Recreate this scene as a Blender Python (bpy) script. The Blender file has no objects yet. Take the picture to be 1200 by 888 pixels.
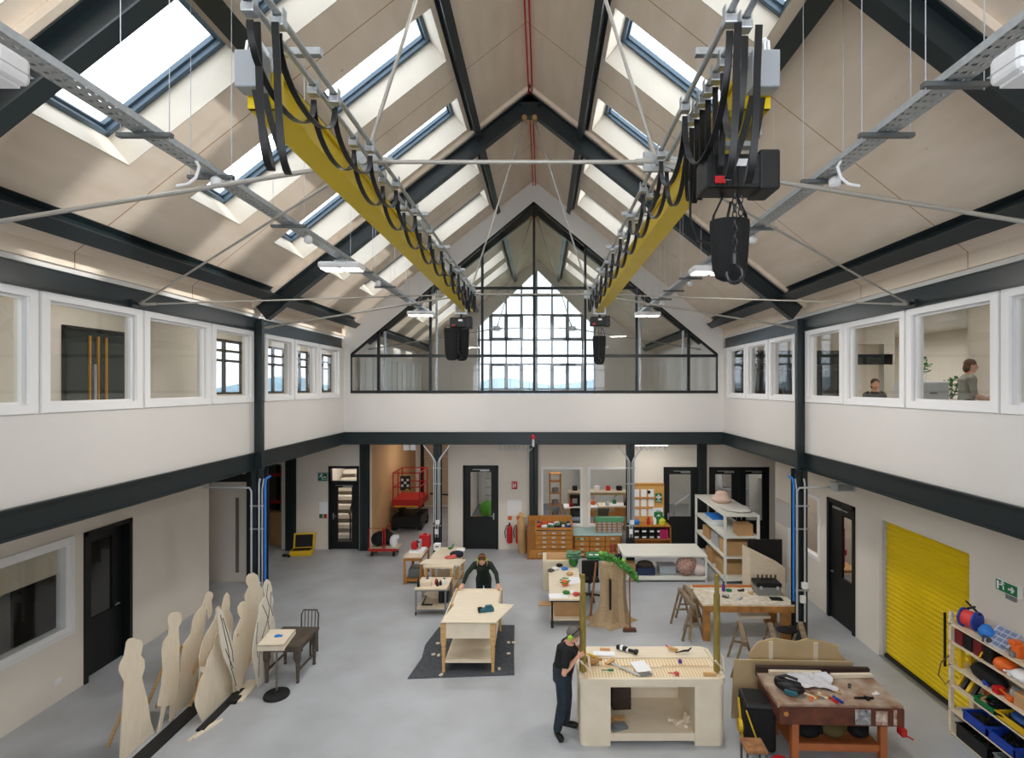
SKY=5.0; SUN=4.0; EXPO=0.33; UPL=18; LEDP=60
import bpy, bmesh, math, random
from mathutils import Vector as V, Matrix as Mx, Euler
R=random.Random(7)
SC=bpy.context.scene
COL=SC.collection
rad=math.radians
F=630.0; EYE=5.1                                   # focal length in pixels, eye height
# ---------------------------------------------------------------- materials
def lin(c):
    return tuple((x/12.92 if x<=0.04045 else ((x+0.055)/1.055)**2.4) for x in (v/255.0 for v in c))
MATS={}
def mat(name,rgb,rough=.6,metal=0.0,var=0.0,scale=6.0,bump=0.0,stretch=(1,1,1),rgb2=None,emit=0,coat=0,spec=.4):
    if name in MATS: return MATS[name]
    m=bpy.data.materials.new(name); m.use_nodes=True; nt=m.node_tree; b=nt.nodes['Principled BSDF']
    c=lin(rgb)
    b.inputs['Base Color'].default_value=(*c,1); b.inputs['Roughness'].default_value=rough
    b.inputs['Metallic'].default_value=metal; b.inputs['Specular IOR Level'].default_value=spec
    if coat: b.inputs['Coat Weight'].default_value=coat
    if emit:
        b.inputs['Emission Color'].default_value=(*c,1); b.inputs['Emission Strength'].default_value=emit
    if var or rgb2 or bump:
        tc=nt.nodes.new('ShaderNodeTexCoord'); mp=nt.nodes.new('ShaderNodeMapping'); mp.inputs['Scale'].default_value=stretch
        nt.links.new(tc.outputs['Object'],mp.inputs['Vector'])
        nz=nt.nodes.new('ShaderNodeTexNoise'); nz.inputs['Scale'].default_value=scale; nz.inputs['Detail'].default_value=5
        nt.links.new(mp.outputs[0],nz.inputs['Vector'])
        if var or rgb2:
            mx=nt.nodes.new('ShaderNodeMix'); mx.data_type='RGBA'
            rp=nt.nodes.new('ShaderNodeMapRange'); rp.inputs[1].default_value=.3; rp.inputs[2].default_value=.7
            nt.links.new(nz.outputs['Fac'],rp.inputs[0]); nt.links.new(rp.outputs[0],mx.inputs[0])
            lo=lin(rgb2) if rgb2 else tuple(x*(1-var) for x in c)
            hi=c if rgb2 else tuple(min(1,x*(1+var)) for x in c)
            mx.inputs[6].default_value=(*lo,1); mx.inputs[7].default_value=(*hi,1)
            nt.links.new(mx.outputs[2],b.inputs['Base Color'])
        if bump:
            bp=nt.nodes.new('ShaderNodeBump'); bp.inputs['Strength'].default_value=bump; bp.inputs['Distance'].default_value=.01
            nt.links.new(nz.outputs['Fac'],bp.inputs['Height']); nt.links.new(bp.outputs[0],b.inputs['Normal'])
    MATS[name]=m; return m
def glassmat(name,tint=(1,1,1),refl=.08,rough=0.02):
    if name in MATS: return MATS[name]
    m=bpy.data.materials.new(name); m.use_nodes=True; nt=m.node_tree; nt.nodes.clear()
    o=nt.nodes.new('ShaderNodeOutputMaterial'); t=nt.nodes.new('ShaderNodeBsdfTransparent'); g=nt.nodes.new('ShaderNodeBsdfGlossy')
    t.inputs[0].default_value=(*tint,1); g.inputs['Roughness'].default_value=rough
    f=nt.nodes.new('ShaderNodeLayerWeight'); f.inputs['Blend'].default_value=.5
    pw=nt.nodes.new('ShaderNodeMath'); pw.operation='POWER'; pw.inputs[1].default_value=5; nt.links.new(f.outputs['Facing'],pw.inputs[0])
    mu=nt.nodes.new('ShaderNodeMath'); mu.operation='MULTIPLY_ADD'; mu.inputs[1].default_value=.6; mu.inputs[2].default_value=refl*.5
    mx=nt.nodes.new('ShaderNodeMixShader'); nt.links.new(pw.outputs[0],mu.inputs[0]); nt.links.new(mu.outputs[0],mx.inputs[0])
    nt.links.new(t.outputs[0],mx.inputs[1]); nt.links.new(g.outputs[0],mx.inputs[2]); nt.links.new(mx.outputs[0],o.inputs[0])
    MATS[name]=m; return m
# ---------------------------------------------------------------- mesh builder
class MB:
    def __init__(s): s.bm=bmesh.new()
    def add(s,vs,fs):
        b=[s.bm.verts.new(v) for v in vs]
        for f in fs:
            try: s.bm.faces.new([b[i] for i in f])
            except ValueError: pass
        return s
    def bx(s,x0,x1,y0,y1,z0,z1,M=None,bev=0,seg=2):
        x0,x1=min(x0,x1),max(x0,x1); y0,y1=min(y0,y1),max(y0,y1); z0,z1=min(z0,z1),max(z0,z1)
        vs=[V((x,y,z)) for x in (x0,x1) for y in (y0,y1) for z in (z0,z1)]
        fs=[(0,1,3,2),(4,6,7,5),(0,4,5,1),(2,3,7,6),(0,2,6,4),(1,5,7,3)]
        if bev:
            t=bmesh.new(); b=[t.verts.new(v) for v in vs]
            for f in fs: t.faces.new([b[i] for i in f])
            bmesh.ops.bevel(t,geom=list(t.edges),offset=bev,segments=seg,affect='EDGES',profile=.5)
            t.verts.index_update()
            vs=[v.co.copy() for v in t.verts]; fs=[[v.index for v in f.verts] for f in t.faces]; t.free()
        if M is not None: vs=[M@v for v in vs]
        return s.add(vs,fs)
    def box(s,c,d,rz=0,M=None,bev=0,rx=0,ry=0):
        T=Mx.Translation(c)@Euler((rx,ry,rz)).to_matrix().to_4x4()
        if M is not None: T=M@T
        return s.bx(-d[0]/2,d[0]/2,-d[1]/2,d[1]/2,-d[2]/2,d[2]/2,T,bev)
    def frame(s,p,q,up=(0,0,1)):
        p,q=V(p),V(q); z=(q-p).normalized(); u=V(up)
        if abs(z.dot(u))>.999: u=V((0,1,0))
        x=u.cross(z).normalized(); y=z.cross(x)
        return Mx((( x.x,y.x,z.x,p.x),(x.y,y.y,z.y,p.y),(x.z,y.z,z.z,p.z),(0,0,0,1))),(q-p).length
    def bar(s,p,q,w,h=None,up=(0,0,1),bev=0):
        M,L=s.frame(p,q,up); h=h or w
        return s.bx(-w/2,w/2,-h/2,h/2,0,L,M,bev)
    def ibeam(s,p,q,w,h,up=(0,0,1),t=.02,tw=.014):
        M,L=s.frame(p,q,up)
        s.bx(-w/2,w/2,h/2-t,h/2,0,L,M); s.bx(-w/2,w/2,-h/2,-h/2+t,0,L,M); return s.bx(-tw/2,tw/2,-h/2+t,h/2-t,0,L,M)
    def tube(s,pts,r,n=8,cap=True):
        pts=[V(p) for p in pts]; rr=r if isinstance(r,(list,tuple)) else [r]*len(pts)
        rings=[]; px=None
        for i,p in enumerate(pts):
            d=(pts[min(i+1,len(pts)-1)]-pts[max(i-1,0)])
            d=d.normalized() if d.length>1e-9 else V((0,0,1))
            if px is None:
                u=V((0,0,1)) if abs(d.z)<.95 else V((1,0,0)); px=u.cross(d).normalized()
            else:
                px=(px-d*px.dot(d))
                px=px.normalized() if px.length>1e-6 else V((1,0,0))
            py=d.cross(px)
            rings.append([s.bm.verts.new(p+(px*math.cos(a)+py*math.sin(a))*rr[i]) for a in (2*math.pi*k/n for k in range(n))])
        for a,b in zip(rings,rings[1:]):
            for k in range(n): s.bm.faces.new((a[k],a[(k+1)%n],b[(k+1)%n],b[k]))
        if cap:
            s.bm.faces.new(rings[0][::-1]); s.bm.faces.new(rings[-1])
        return s
    def ribbon(s,pts,wd,w,t):
        pts=[V(p) for p in pts]; wd=V(wd).normalized(); rings=[]
        for i,p in enumerate(pts):
            d=(pts[min(i+1,len(pts)-1)]-pts[max(i-1,0)]).normalized(); nn=d.cross(wd).normalized()
            rings.append([s.bm.verts.new(p+wd*a*w/2+nn*b*t/2) for a,b in ((-1,-1),(1,-1),(1,1),(-1,1))])
        for a,b in zip(rings,rings[1:]):
            for k in range(4): s.bm.faces.new((a[k],a[(k+1)%4],b[(k+1)%4],b[k]))
        s.bm.faces.new(rings[0][::-1]); s.bm.faces.new(rings[-1]); return s
    def lathe(s,prof,c=(0,0,0),n=20,M=None,sx=1,sy=1):
        T=Mx.Translation(c) if M is None else M@Mx.Translation(c); rings=[]
        for r,z in prof:
            rings.append([s.bm.verts.new(T@V((r*sx*math.cos(2*math.pi*k/n),r*sy*math.sin(2*math.pi*k/n),z))) for k in range(n)])
        for a,b in zip(rings,rings[1:]):
            for k in range(n): s.bm.faces.new((a[k],a[(k+1)%n],b[(k+1)%n],b[k]))
        s.bm.faces.new(rings[0][::-1]); s.bm.faces.new(rings[-1]); return s
    def ball(s,c,r,n=12,M=None):
        if not isinstance(r,(list,tuple)): r=(r,r,r)
        T=Mx.Translation(c)@Mx.Diagonal((*r,1))
        if M is not None: T=M@T
        bmesh.ops.create_uvsphere(s.bm,u_segments=n,v_segments=max(6,n*2//3),radius=1,matrix=T); return s
    def prism(s,poly,t,M=None):
        M=M or Mx.Identity(4); n=len(poly)
        a=[s.bm.verts.new(M@V((x,y,-t/2))) for x,y in poly]; b=[s.bm.verts.new(M@V((x,y,t/2))) for x,y in poly]
        fa=s.bm.faces.new(a[::-1]); fb=s.bm.faces.new(b)
        for k in range(n): s.bm.faces.new((a[k],a[(k+1)%n],b[(k+1)%n],b[k]))
        fa.normal_update(); fb.normal_update(); bmesh.ops.triangulate(s.bm,faces=[fa,fb],ngon_method='EAR_CLIP'); return s
    def torus(s,c,R_,r,M=None,n=20,m=8):
        T=Mx.Translation(c) if M is None else M@Mx.Translation(c); rings=[]
        for i in range(n):
            a=2*math.pi*i/n
            rings.append([s.bm.verts.new(T@V(((R_+r*math.cos(b))*math.cos(a),(R_+r*math.cos(b))*math.sin(a),r*math.sin(b)))) for b in (2*math.pi*j/m for j in range(m))])
        for i in range(n):
            a,b=rings[i],rings[(i+1)%n]
            for j in range(m): s.bm.faces.new((a[j],b[j],b[(j+1)%m],a[(j+1)%m]))
        return s
    def build(s,name,m,parent=None,loc=None,rz=0,smooth=False,world=False,label=None,kind=None,bevel=0):
        bmesh.ops.recalc_face_normals(s.bm,faces=list(s.bm.faces))
        if world and parent is not None: bmesh.ops.transform(s.bm,matrix=WM(parent).inverted(),verts=list(s.bm.verts))
        if parent is None and loc is None:                      # single-mesh thing given in world coordinates: origin at its base
            vs=[v.co for v in s.bm.verts]
            loc=V(((min(v.x for v in vs)+max(v.x for v in vs))/2,(min(v.y for v in vs)+max(v.y for v in vs))/2,min(v.z for v in vs)))
            if kind=='structure': loc=V((0,0,0))
            bmesh.ops.translate(s.bm,vec=-loc,verts=list(s.bm.verts))
        me=bpy.data.meshes.new(name); s.bm.to_mesh(me); s.bm.free()
        if smooth:
            for p in me.polygons: p.use_smooth=True
            try: me.set_sharp_from_angle(angle=rad(40))
            except Exception: pass
        ms=m if isinstance(m,(list,tuple)) else [m]
        for x in ms: me.materials.append(x)
        o=bpy.data.objects.new(name,me); COL.objects.link(o)
        if parent is not None: o.parent=parent
        if loc is not None: o.location=loc
        o.rotation_euler.z=rz
        if label: o['label']=label
        if kind: o['kind']=kind
        return o
def WM(o):
    M=Mx.Translation(o.location)@o.rotation_euler.to_matrix().to_4x4()
    return WM(o.parent)@M if o.parent else M
def thing(name,label,cat,loc=(0,0,0),rz=0,group=None):
    o=bpy.data.objects.new(name,None); COL.objects.link(o); o.location=loc; o.rotation_euler=(0,0,rz); o.empty_display_size=.1
    o['label']=label; o['category']=cat
    if group: o['group']=group
    return o
def tag(o,label,cat,group=None):
    o['label']=label; o['category']=cat
    if group: o['group']=group
    return o
def sroot(name):
    o=bpy.data.objects.new(name,None); COL.objects.link(o); o['kind']='structure'; o.empty_display_size=.1; return o
def dup(o,loc,rz=0,label=None,group=None,parent=None):
    c=o.copy(); COL.objects.link(c); c.location=loc; c.rotation_euler=(0,0,rz)
    if label: c['label']=label
    if group: c['group']=group
    for ch in list(o.children):
        d=ch.copy(); COL.objects.link(d); d.parent=c
        for g in list(ch.children):
            e=g.copy(); COL.objects.link(e); e.parent=d
    return c
def single(mb,name,label,cat,m,loc=None,rz=0,group=None,smooth=False):
    return tag(mb.build(name,m,None,loc,rz,smooth),label,cat,group)
def fl(u,v,z=0.0):                                   # photo pixel -> point at height z
    Y=F*(EYE-z)/(v-453.0); return V(((u-636.0)*Y/F,Y,z))
def wall(mb,axis,c,t,a0,a1,z0,z1,holes=()):         # plane at c..c+t ; a = other horizontal axis ; holes (a0,a1,z0,z1)
    cuts=sorted({a0,a1}|{min(max(h[i],a0),a1) for h in holes for i in (0,1)})
    for p,q in zip(cuts,cuts[1:]):
        if q-p<1e-6: continue
        mid=(p+q)/2; hs=sorted((h[2],h[3]) for h in holes if h[0]<mid<h[1]); z=z0
        segs=[]
        for lo,hi in hs:
            if lo>z: segs.append((z,lo))
            z=max(z,hi)
        if z<z1: segs.append((z,z1))
        for lo,hi in segs:
            if axis=='x': mb.bx(c,c+t,p,q,lo,hi)
            else: mb.bx(p,q,c,c+t,lo,hi)
    return mb
# ---------------------------------------------------------------- palette
M_white=mat('white_paint',(217,214,210),.55,var=.015,scale=1.5)
M_cream=mat('cream_paint',(227,220,209),.6,var=.02,scale=1.5)
M_steel=mat('dark_painted_steel',(28,38,41),.36,var=.05,scale=3,spec=.5)
M_frame=mat('white_window_frame',(236,236,237),.4)
M_black=mat('black_frame',(18,21,22),.45)
M_galv=mat('galvanised_steel',(178,182,184),.35,.7,var=.1,scale=30)
M_rod=mat('pale_steel_rod',(170,165,156),.4,.35)
M_yel=mat('crane_yellow',(216,186,10),.38,var=.02,scale=2)
M_blackrub=mat('black_cable',(14,14,15),.35)
M_blackpl=mat('black_plastic',(17,17,18),.45)
M_bag=mat('black_fabric',(16,16,17),.8,bump=.3,scale=60)
M_conc=mat('polished_concrete',(184,188,194),.42,rgb2=(168,171,175),scale=1.3,bump=.02,spec=.45)
M_ply=mat('birch_plywood',(228,214,190),.55,rgb2=(216,200,174),scale=3,stretch=(1,1,6))
M_ply2=mat('pale_plywood',(232,221,200),.55,rgb2=(224,210,186),scale=4,stretch=(1,5,1))
M_pine=mat('pine_wood',(214,176,120),.55,rgb2=(190,148,94),scale=5,stretch=(1,1,8))
M_oak=mat('orange_oak',(196,136,62),.45,rgb2=(170,110,44),scale=5,stretch=(8,1,1))
M_redpaint=mat('red_paint',(176,36,34),.45)
M_red=mat('red_plastic',(190,30,34),.4)
M_blue=mat('blue_plastic',(24,64,166),.4)
M_lblue=mat('bright_blue',(40,120,210),.45)
M_green=mat('green_plastic',(24,120,70),.45)
M_leaf=mat('leaf_green',(62,138,52),.55,rgb2=(40,98,38),scale=8)
M_orange=mat('orange_plastic',(226,104,34),.45)
M_card=mat('cardboard',(190,150,104),.75,var=.08,scale=5)
M_kraft=mat('kraft_paper',(196,158,108),.75,var=.06,scale=4)
M_paper=mat('white_paper',(240,241,244),.7)
M_rub=mat('dark_rubber',(30,31,32),.7)
M_dwood=mat('dark_weathered_wood',(92,82,72),.6,rgb2=(70,62,54),scale=6,stretch=(1,1,6))
M_offw=mat('off_white_metal',(226,226,218),.45)
M_grey=mat('grey_plastic',(120,124,128),.5)
M_lgrey=mat('light_grey_metal',(186,190,196),.4,.2)
M_skin=mat('skin',(214,160,134),.5)
M_glass=glassmat('window_glass',(.97,.98,.97),.10)
M_glassc=glassmat('clear_glass',(.98,.985,.98),.05)
M_glasst=glassmat('dimming_glass',(.58,.60,.62),.05)  # tint added to dim the sky seen through these panes
M_glassk=glassmat('skylight_glass',(.84,.85,.86),.04)
# ================================================================ area lights: lit fittings, and unseen ones added to brighten rooms
def lamp(x,y,z,lx,ly,e,col=(1,.95,.89)):
    l=bpy.data.lights.new('lamp','AREA'); l.shape='RECTANGLE'; l.size=lx; l.size_y=ly; l.energy=e; l.color=col
    o=bpy.data.objects.new('lamp',l); COL.objects.link(o); o.location=(x,y,z)
# ================================================================ shell
CX=-.26; ZR=11.01; TS=.79; TH=math.atan(TS); CO,SI=math.cos(TH),math.sin(TH)
XL,XR=-5.71,5.19; YG=15.45; YF=-4.2; YE=25.0; DC=(-1.89,4.38,10.65,16.92,23.19)
ZB0,ZB1=3.46,3.80; ZS=4.83; ZH=6.19; ZP=6.46
GL,GR,GB=-7.86,6.38,16.87
def S(mb,name,m,par=None,smooth=False): return mb.build(name,m,par,kind=None if par else 'structure',smooth=smooth)
m=MB(); m.bx(-11,13,YF-.3,27,-.2,0); S(m,'floor',M_conc)
# upper parapets and window bands
WY=[(4.62,5.97),(6.2,7.55),(7.78,9.13),(9.36,10.5),(11.12,12.2),(12.45,13.55),(13.82,15.0)]
for side,X,t in (('left',XL,-.16),('right',XR,.16)):
    m=MB()
    ho=[(a,b,ZS+.06,ZH-.08) for a,b in [(-1.7,-.35),(-.12,1.23),(1.46,2.81),(3.04,4.1)]+WY]
    wall(m,'x',X,t,YF,YG,ZB1,ZH,ho)
    wall(m,'x',X,t,YF,YG,ZP,6.80); S(m,'wall_%s'%side,M_white)
    sg=1 if side=='left' else -1
    m=MB(); m.bx(X-sg*.14,X+sg*.04,YF,YG-.28,ZH,ZP)                         # wall plate
    m.bx(X+sg*.04,X+sg*.05,YF,YG-.28,ZP-.02,ZP); m.bx(X+sg*.04,X+sg*.05,YF,YG-.28,ZH,ZH+.02); S(m,'beam',M_steel)
    m=MB(); m.bx(X-sg*.02,X+sg*.015,YF,YG+.1,ZB0,ZB1); m.bx(X-sg*.14,X+sg*.06,YF,YG+.1,ZB1-.025,ZB1); m.bx(X-sg*.2,X+sg*.06,YF,YG+.1,ZB0,ZB0+.025); S(m,'beam',M_steel)
    for i,(a,b,z0,z1) in enumerate(ho):
        w=sroot('window_%d'%(i+1+(20 if sg<0 else 0)))
        m=MB(); f=.055
        for e0,e1,k in ((-.03,.02,0),(.02,.05,.03)):                          # stepped casing around the pane
            xa,xb=X+sg*e0-sg*.06,X+sg*e1-sg*.06
            aa,bb,zz0,zz1=a-.09+k*0,b+.09-k*0,z0-.09,z1+.09
            if k: xa,xb=X-sg*.01,X+sg*.025
            g=.10 if k else .13
            m.bx(xa,xb,aa,aa+g,zz0,zz1); m.bx(xa,xb,bb-g,bb,zz0,zz1); m.bx(xa,xb,aa+g,bb-g,zz0,zz0+g); m.bx(xa,xb,aa+g,bb-g,zz1-g,zz1)
        m.build('window_frame',M_frame,w)
        m=MB(); m.bx(X-sg*.075,X-sg*.065,a,b,z0,z1); m.build('glass_pane',M_glass,w)
# gallery front: parapet, beam, glazed gable
m=MB(); wall(m,'y',YG,.16,XL,XR,ZB1,4.90); S(m,'wall_back',M_white)
m=MB(); m.bx(XL,XR,YG-.02,YG+.02,ZB0,ZB1); m.bx(XL,XR,YG-.05,YG+.14,ZB1-.025,ZB1); m.bx(XL,XR,YG-.05,YG+.2,ZB0-.02,ZB0+.01); S(m,'beam',M_steel)
def cz(x): return ZR-TS*abs(x-CX)
# white gable wall with a peaked opening
gx0,gx1=-5.53,5.04; gz0=4.93; gap=(10.43); gsh=6.05
poly_out=[(XL,4.9),(XR,4.9),(XR,cz(XR)),(CX,ZR),(XL,cz(XL))]
m=MB()
def strip(pts,y0,y1):
    m.prism([(p[0],p[1]) for p in pts],y1-y0,Mx.Translation((0,(y0+y1)/2,0))@Mx.Rotation(rad(90),4,'X'))
strip([(XL,4.9),(gx0,4.9),(gx0,gsh),(XL,cz(XL))],YG,YG+.16)
strip([(gx1,4.9),(XR,4.9),(XR,cz(XR)),(gx1,gsh)],YG,YG+.16)
strip([(XL,cz(XL)),(gx0,gsh),(CX,gap),(CX,ZR)],YG,YG+.16)
strip([(CX,ZR),(CX,gap),(gx1,gsh),(XR,cz(XR))],YG,YG+.16)
S(m,'wall_gable',M_white)
w=sroot('window_40'); m=MB(); y=YG+.02; d=.09
def gt(x): return gap-(gap-gsh)*abs(x-CX)/((CX-gx0) if x<CX else (gx1-CX))
def ux(px): return (px-636)*YG/F
for px in (410,443,504,565,625.8,686,746.3,807.6,841.5):
    x=ux(px); t=min(10.4,gt(min(max(x,gx0+.01),gx1-.01))); m.bx(x-.035,x+.035,y,y+d,4.93,t)
for z in (4.95,5.99): m.bx(gx0,gx1,y-.01,y+d+.01,z-.04,z+.04)
zt=7.94; xa=CX-(gap-zt)/(gap-gsh)*(CX-gx0); xb=CX+(gap-zt)/(gap-gsh)*(gx1-CX); m.bx(xa,xb,y-.01,y+d+.01,zt-.035,zt+.035)
m.bar((gx0,y+d/2,gsh),(CX,y+d/2,gap),.12,.09,(0,1,0)); m.bar((gx1,y+d/2,gsh),(CX,y+d/2,gap),.12,.09,(0,1,0))
m.build('window_frame',M_black,w)
m=MB(); m.prism([(gx0,4.95),(gx1,4.95),(gx1,gsh),(CX,gap),(gx0,gsh)],.012,Mx.Translation((0,y+.05,0))@Mx.Rotation(rad(90),4,'X')); m.build('glass_pane',M_glassc,w)
m=MB()
for px in (448,509.5,751.5,803): 
    x=ux(px); m.bx(x-.02,x+.03,YG+.2,YG+.3,4.93,min(9,gt(x)-.1))
m.build('mullion_fin',M_lgrey,w)
# columns: hall, gallery front and back wall
def column(x,y,z0,z1,w=.22,d=.2,axis='y'):
    m=MB(); t=.022
    if axis=='y': m.bx(x-w/2,x+w/2,y-d/2,y-d/2+t,z0,z1).bx(x-w/2,x+w/2,y+d/2-t,y+d/2,z0,z1).bx(x-.01,x+.01,y-d/2,y+d/2,z0,z1)
    else: m.bx(x-w/2,x-w/2+t,y-d/2,y+d/2,z0,z1).bx(x+w/2-t,x+w/2,y-d/2,y+d/2,z0,z1).bx(x-w/2,x+w/2,y-.01,y+.01,z0,z1)
    return S(m,'column',M_steel)
for yc in (-1.89,4.38,10.65):
    for sg,X in ((1,XL),(-1,XR)):
        column(X+sg*.11,yc,0,ZB0+.01,.24,.2,'y')
        m=MB(); m.bx(X,X+sg*.16,yc-.012,yc+.012,ZB0,ZH+.25); m.bx(X+sg*.13,X+sg*.17,yc-.05,yc+.05,ZB0,ZH+.25); m.bx(X+sg*.0,X+sg*.05,yc+.05,yc+.1,ZS-.1,ZH); S(m,'column',M_steel)
for x in (-3.04,2.53): column(x,YG+.1,0,ZB0,.22,.2)
for x in (-7.87,-5.56,-.28,4.97): column(x,GB-.08,0,ZB0,.27,.16)
# slabs over the aisles, gallery floor, side-room floors
m=MB(); m.bx(-10.4,XL-.02,YF,26,3.5,3.78); m.bx(XR+.02,12.5,YF,26,3.5,3.78); m.bx(XL-.02,XR+.02,YG+.03,26,3.5,3.78); S(m,'ceiling',mat('grey_soffit',(196,186,172),.7))
m=MB(); m.bx(-8.5,XL-.16,YF,26,3.78,3.95); m.bx(XR+.16,12.5,YF,26,3.78,3.95); m.bx(XL-.16,XR+.16,YG+.16,25.5,3.78,3.95); S(m,'floor',mat('gallery_floor',(150,146,140),.6))
m=MB(); m.bx(-9,XL-.16,YF,26,6.82,7.0); m.bx(XR+.16,12.5,YF,26,6.82,7.0); S(m,'ceiling',M_cream)
# ground floor walls
m=MB(); wall(m,'x',GL,-.2,YF,12.66,0,3.5,[(6.8,8.93,1.05,2.55),(9.2,10.27,0,2.6)]); wall(m,'y',12.46,.2,-10.4,GL-.2,0,3.5)
wall(m,'y',14.0,.3,-10.4,-7.6,0,3.5,[(-9.4,-7.75,0,2.61)]); m.bx(-9.4,-7.75,14.06,14.1,0,2.61); S(m,'wall_left',M_cream)
m=MB(); m.bx(-8.02,-7.94,14.03,14.055,.25,2.2); S(m,'trim_1',mat('slot_grey',(120,112,102),.6))
m=MB(); m.bx(-9.6,-7.55,13.93,14.0,2.63,2.83); m.bx(-7.66,-7.5,13.9,14.02,0,3.46); m.bx(-7.44,-7.36,13.92,14.0,0,3.46); S(m,'beam',M_steel)
m=MB(); wall(m,'x',GR,.2,YF,14.75,0,3.5,[(8.04,10.2,0,2.6),(10.97,12.03,0,2.64),(12.35,13.7,1.07,2.55)]); wall(m,'y',14.55,.2,GR+.2,12.5,0,3.5); S(m,'wall_right',M_cream)
m=MB(); wall(m,'y',GB,.2,-10.4,12.5,0,3.5,[(-9.3,-8.2,0,2.66),(-6.72,-5.76,0,2.61),(-5.42,-2.97,0,3.5),(-2.5,-1.39,0,2.63),(-.05,1.25,.72,2.58),(1.42,2.72,.72,2.58),(3.79,4.92,0,2.58),(5.22,7.1,0,2.58)])
S(m,'wall_back',M_cream)
# corridor behind the opening
M_cwall=mat('corridor_plywood',(206,168,122),.6,var=.05,scale=2)
m=MB(); m.bx(-5.62,-5.42,GB+.2,23,0,3.5); S(m,'wall_left',M_cwall)
m=MB(); m.bx(-2.97,-2.8,GB+.2,23,0,3.5); S(m,'wall_right',M_cream)
m=MB(); m.bx(-5.6,-2.8,22.95,23.1,0,3.5); m.bx(-5.6,-2.8,22.93,22.96,0,.06); S(m,'wall_back',M_cream)
w=sroot('door_9'); m=MB()
for k in range(5): m.bx(-5.2,-3.2,22.9,22.945,.05+k*.52,.05+k*.52+.505)
m.build('door_panel',mat('garage_panel',(196,176,148),.55),w)
m=MB(); m.bx(-5.2,-5.05,22.86,22.9,0,2.8).bx(-3.3,-3.2,22.86,22.9,0,2.8).tube([(-4.8,22.88,.55),(-4.3,22.86,.52),(-3.8,22.86,.5),(-3.5,22.88,.55)],.03); m.build('door_track',M_black,w)
# outer shell so the rooms are closed
m=MB(); wall(m,'x',-10.4,-.2,YF,26,0,3.8); wall(m,'x',-8.06,-.2,YF,26,3.8,7.0,[(12.9,14.6,4.9,6.3),(15.5,17.0,4.9,6.3),(17.35,18.7,4.9,6.3),(19.2,20.6,4.9,6.3),(21.2,23.5,4.9,6.3)]); S(m,'wall_outer_left',M_cream)
m=MB(); wall(m,'x',12.5,.2,YF,26,0,7.0,[(11.5,13,4.8,6.2),(14,15.5,4.8,6.2)]); wall(m,'x',8.3,.15,YF,10.5,3.95,6.85); S(m,'wall_outer_right',M_cream)
HW=[(6.75,7.55),(7.65,8.4),(8.55,9.4),(9.8,11.1)]
m=MB(); wall(m,'y',20,.2,XR+.16,12.5,3.95,6.85,[(a,b,4.5,6.45) for a,b in HW]); S(m,'wall_end',M_cream)
m=MB(); wall(m,'y',26,.2,-10.4,12.5,0,3.8); wall(m,'y',YF-.2,.2,-10.4,12.5,0,3.8); wall(m,'y',26,.2,-8.26,XL,3.8,7); wall(m,'y',26,.2,XR,12.5,3.8,7)
wall(m,'y',YF-.2,.2,-8.3,XL,3.8,7); wall(m,'y',YF-.2,.2,XR,12.5,3.8,7); S(m,'wall_outer_back',M_cream)
# far hall behind the glazed gable: side walls, far gable with a tall window
m=MB(); wall(m,'x',XL,-.15,YG+.16,YE,3.95,6.9); wall(m,'x',XR,.15,YG+.16,YE,3.95,6.9); S(m,'wall_far',M_cream)
fx0,fx1=-3.05,2.48; fsh=7.85; fap=10.55
m=MB()
strip([(XL-.2,3.9),(fx0,3.9),(fx0,fsh),(XL-.2,cz(XL-.2)+.1)],YE,YE+.25); strip([(fx1,3.9),(XR+.2,3.9),(XR+.2,cz(XR+.2)+.1),(fx1,fsh)],YE,YE+.25)
strip([(XL-.2,cz(XL-.2)+.1),(fx0,fsh),(CX,fap),(CX,ZR+.2)],YE,YE+.25); strip([(CX,ZR+.2),(CX,fap),(fx1,fsh),(XR+.2,cz(XR+.2)+.1)],YE,YE+.25)
strip([(fx0,3.9),(fx1,3.9),(fx1,4.6),(fx0,4.6)],YE,YE+.25); S(m,'wall_far',M_cream)
w=sroot('window_41'); m=MB(); y=YE+.08
def ft(x): return fap-(fap-fsh)*abs(x-CX)/((CX-fx0) if x<CX else (fx1-CX))
def fu(px): return (px-636)*YE/F
M_fgrey=mat('glare_grey_frame',(150,160,168),.5)  # grey lightened to stand in for glare from the sky behind
for px,wd in ((561,.1),(575,.08),(593,.08),(611,.08),(628.5,.11),(647,.08),(665.5,.08),(683,.08),(697,.1)):
    x=min(max(fu(px),fx0+.03),fx1-.03); m.bx(x-wd/2,x+wd/2,y,y+.1,4.6,ft(x))
for py in (346,368.5,426.5,398,456):
    z=EYE-(py-453)*YE/F
    hw=1 if z<fsh else (fap-z)/(fap-fsh)
    m.bx(CX-(CX-fx0)*hw,CX+(fx1-CX)*hw,y,y+.1,z-.04,z+.04)
for a,b in ((575,611),(647,683)):
    for p0,p1 in ((368,398),(426,458)):
        xa,xb=fu(a),fu(b); z1,z0=EYE-(p0-453)*YE/F,EYE-(p1-453)*YE/F
        m.bx(xa,xb,y-.03,y+.12,z1-.11,z1).bx(xa,xb,y-.03,y+.12,z0,z0+.11)
        for xx in (xa,(xa+xb)/2,xb): m.bx(xx-.085,xx+.085,y-.03,y+.12,z0,z1)
m.build('window_frame',M_fgrey,w)
m=MB(); m.prism([(fx0,4.6),(fx1,4.6),(fx1,fsh),(CX,fap),(fx0,fsh)],.012,Mx.Translation((0,y+.05,0))@Mx.Rotation(rad(90),4,'X')); m.build('glass_pane',M_glasst,w)
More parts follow.
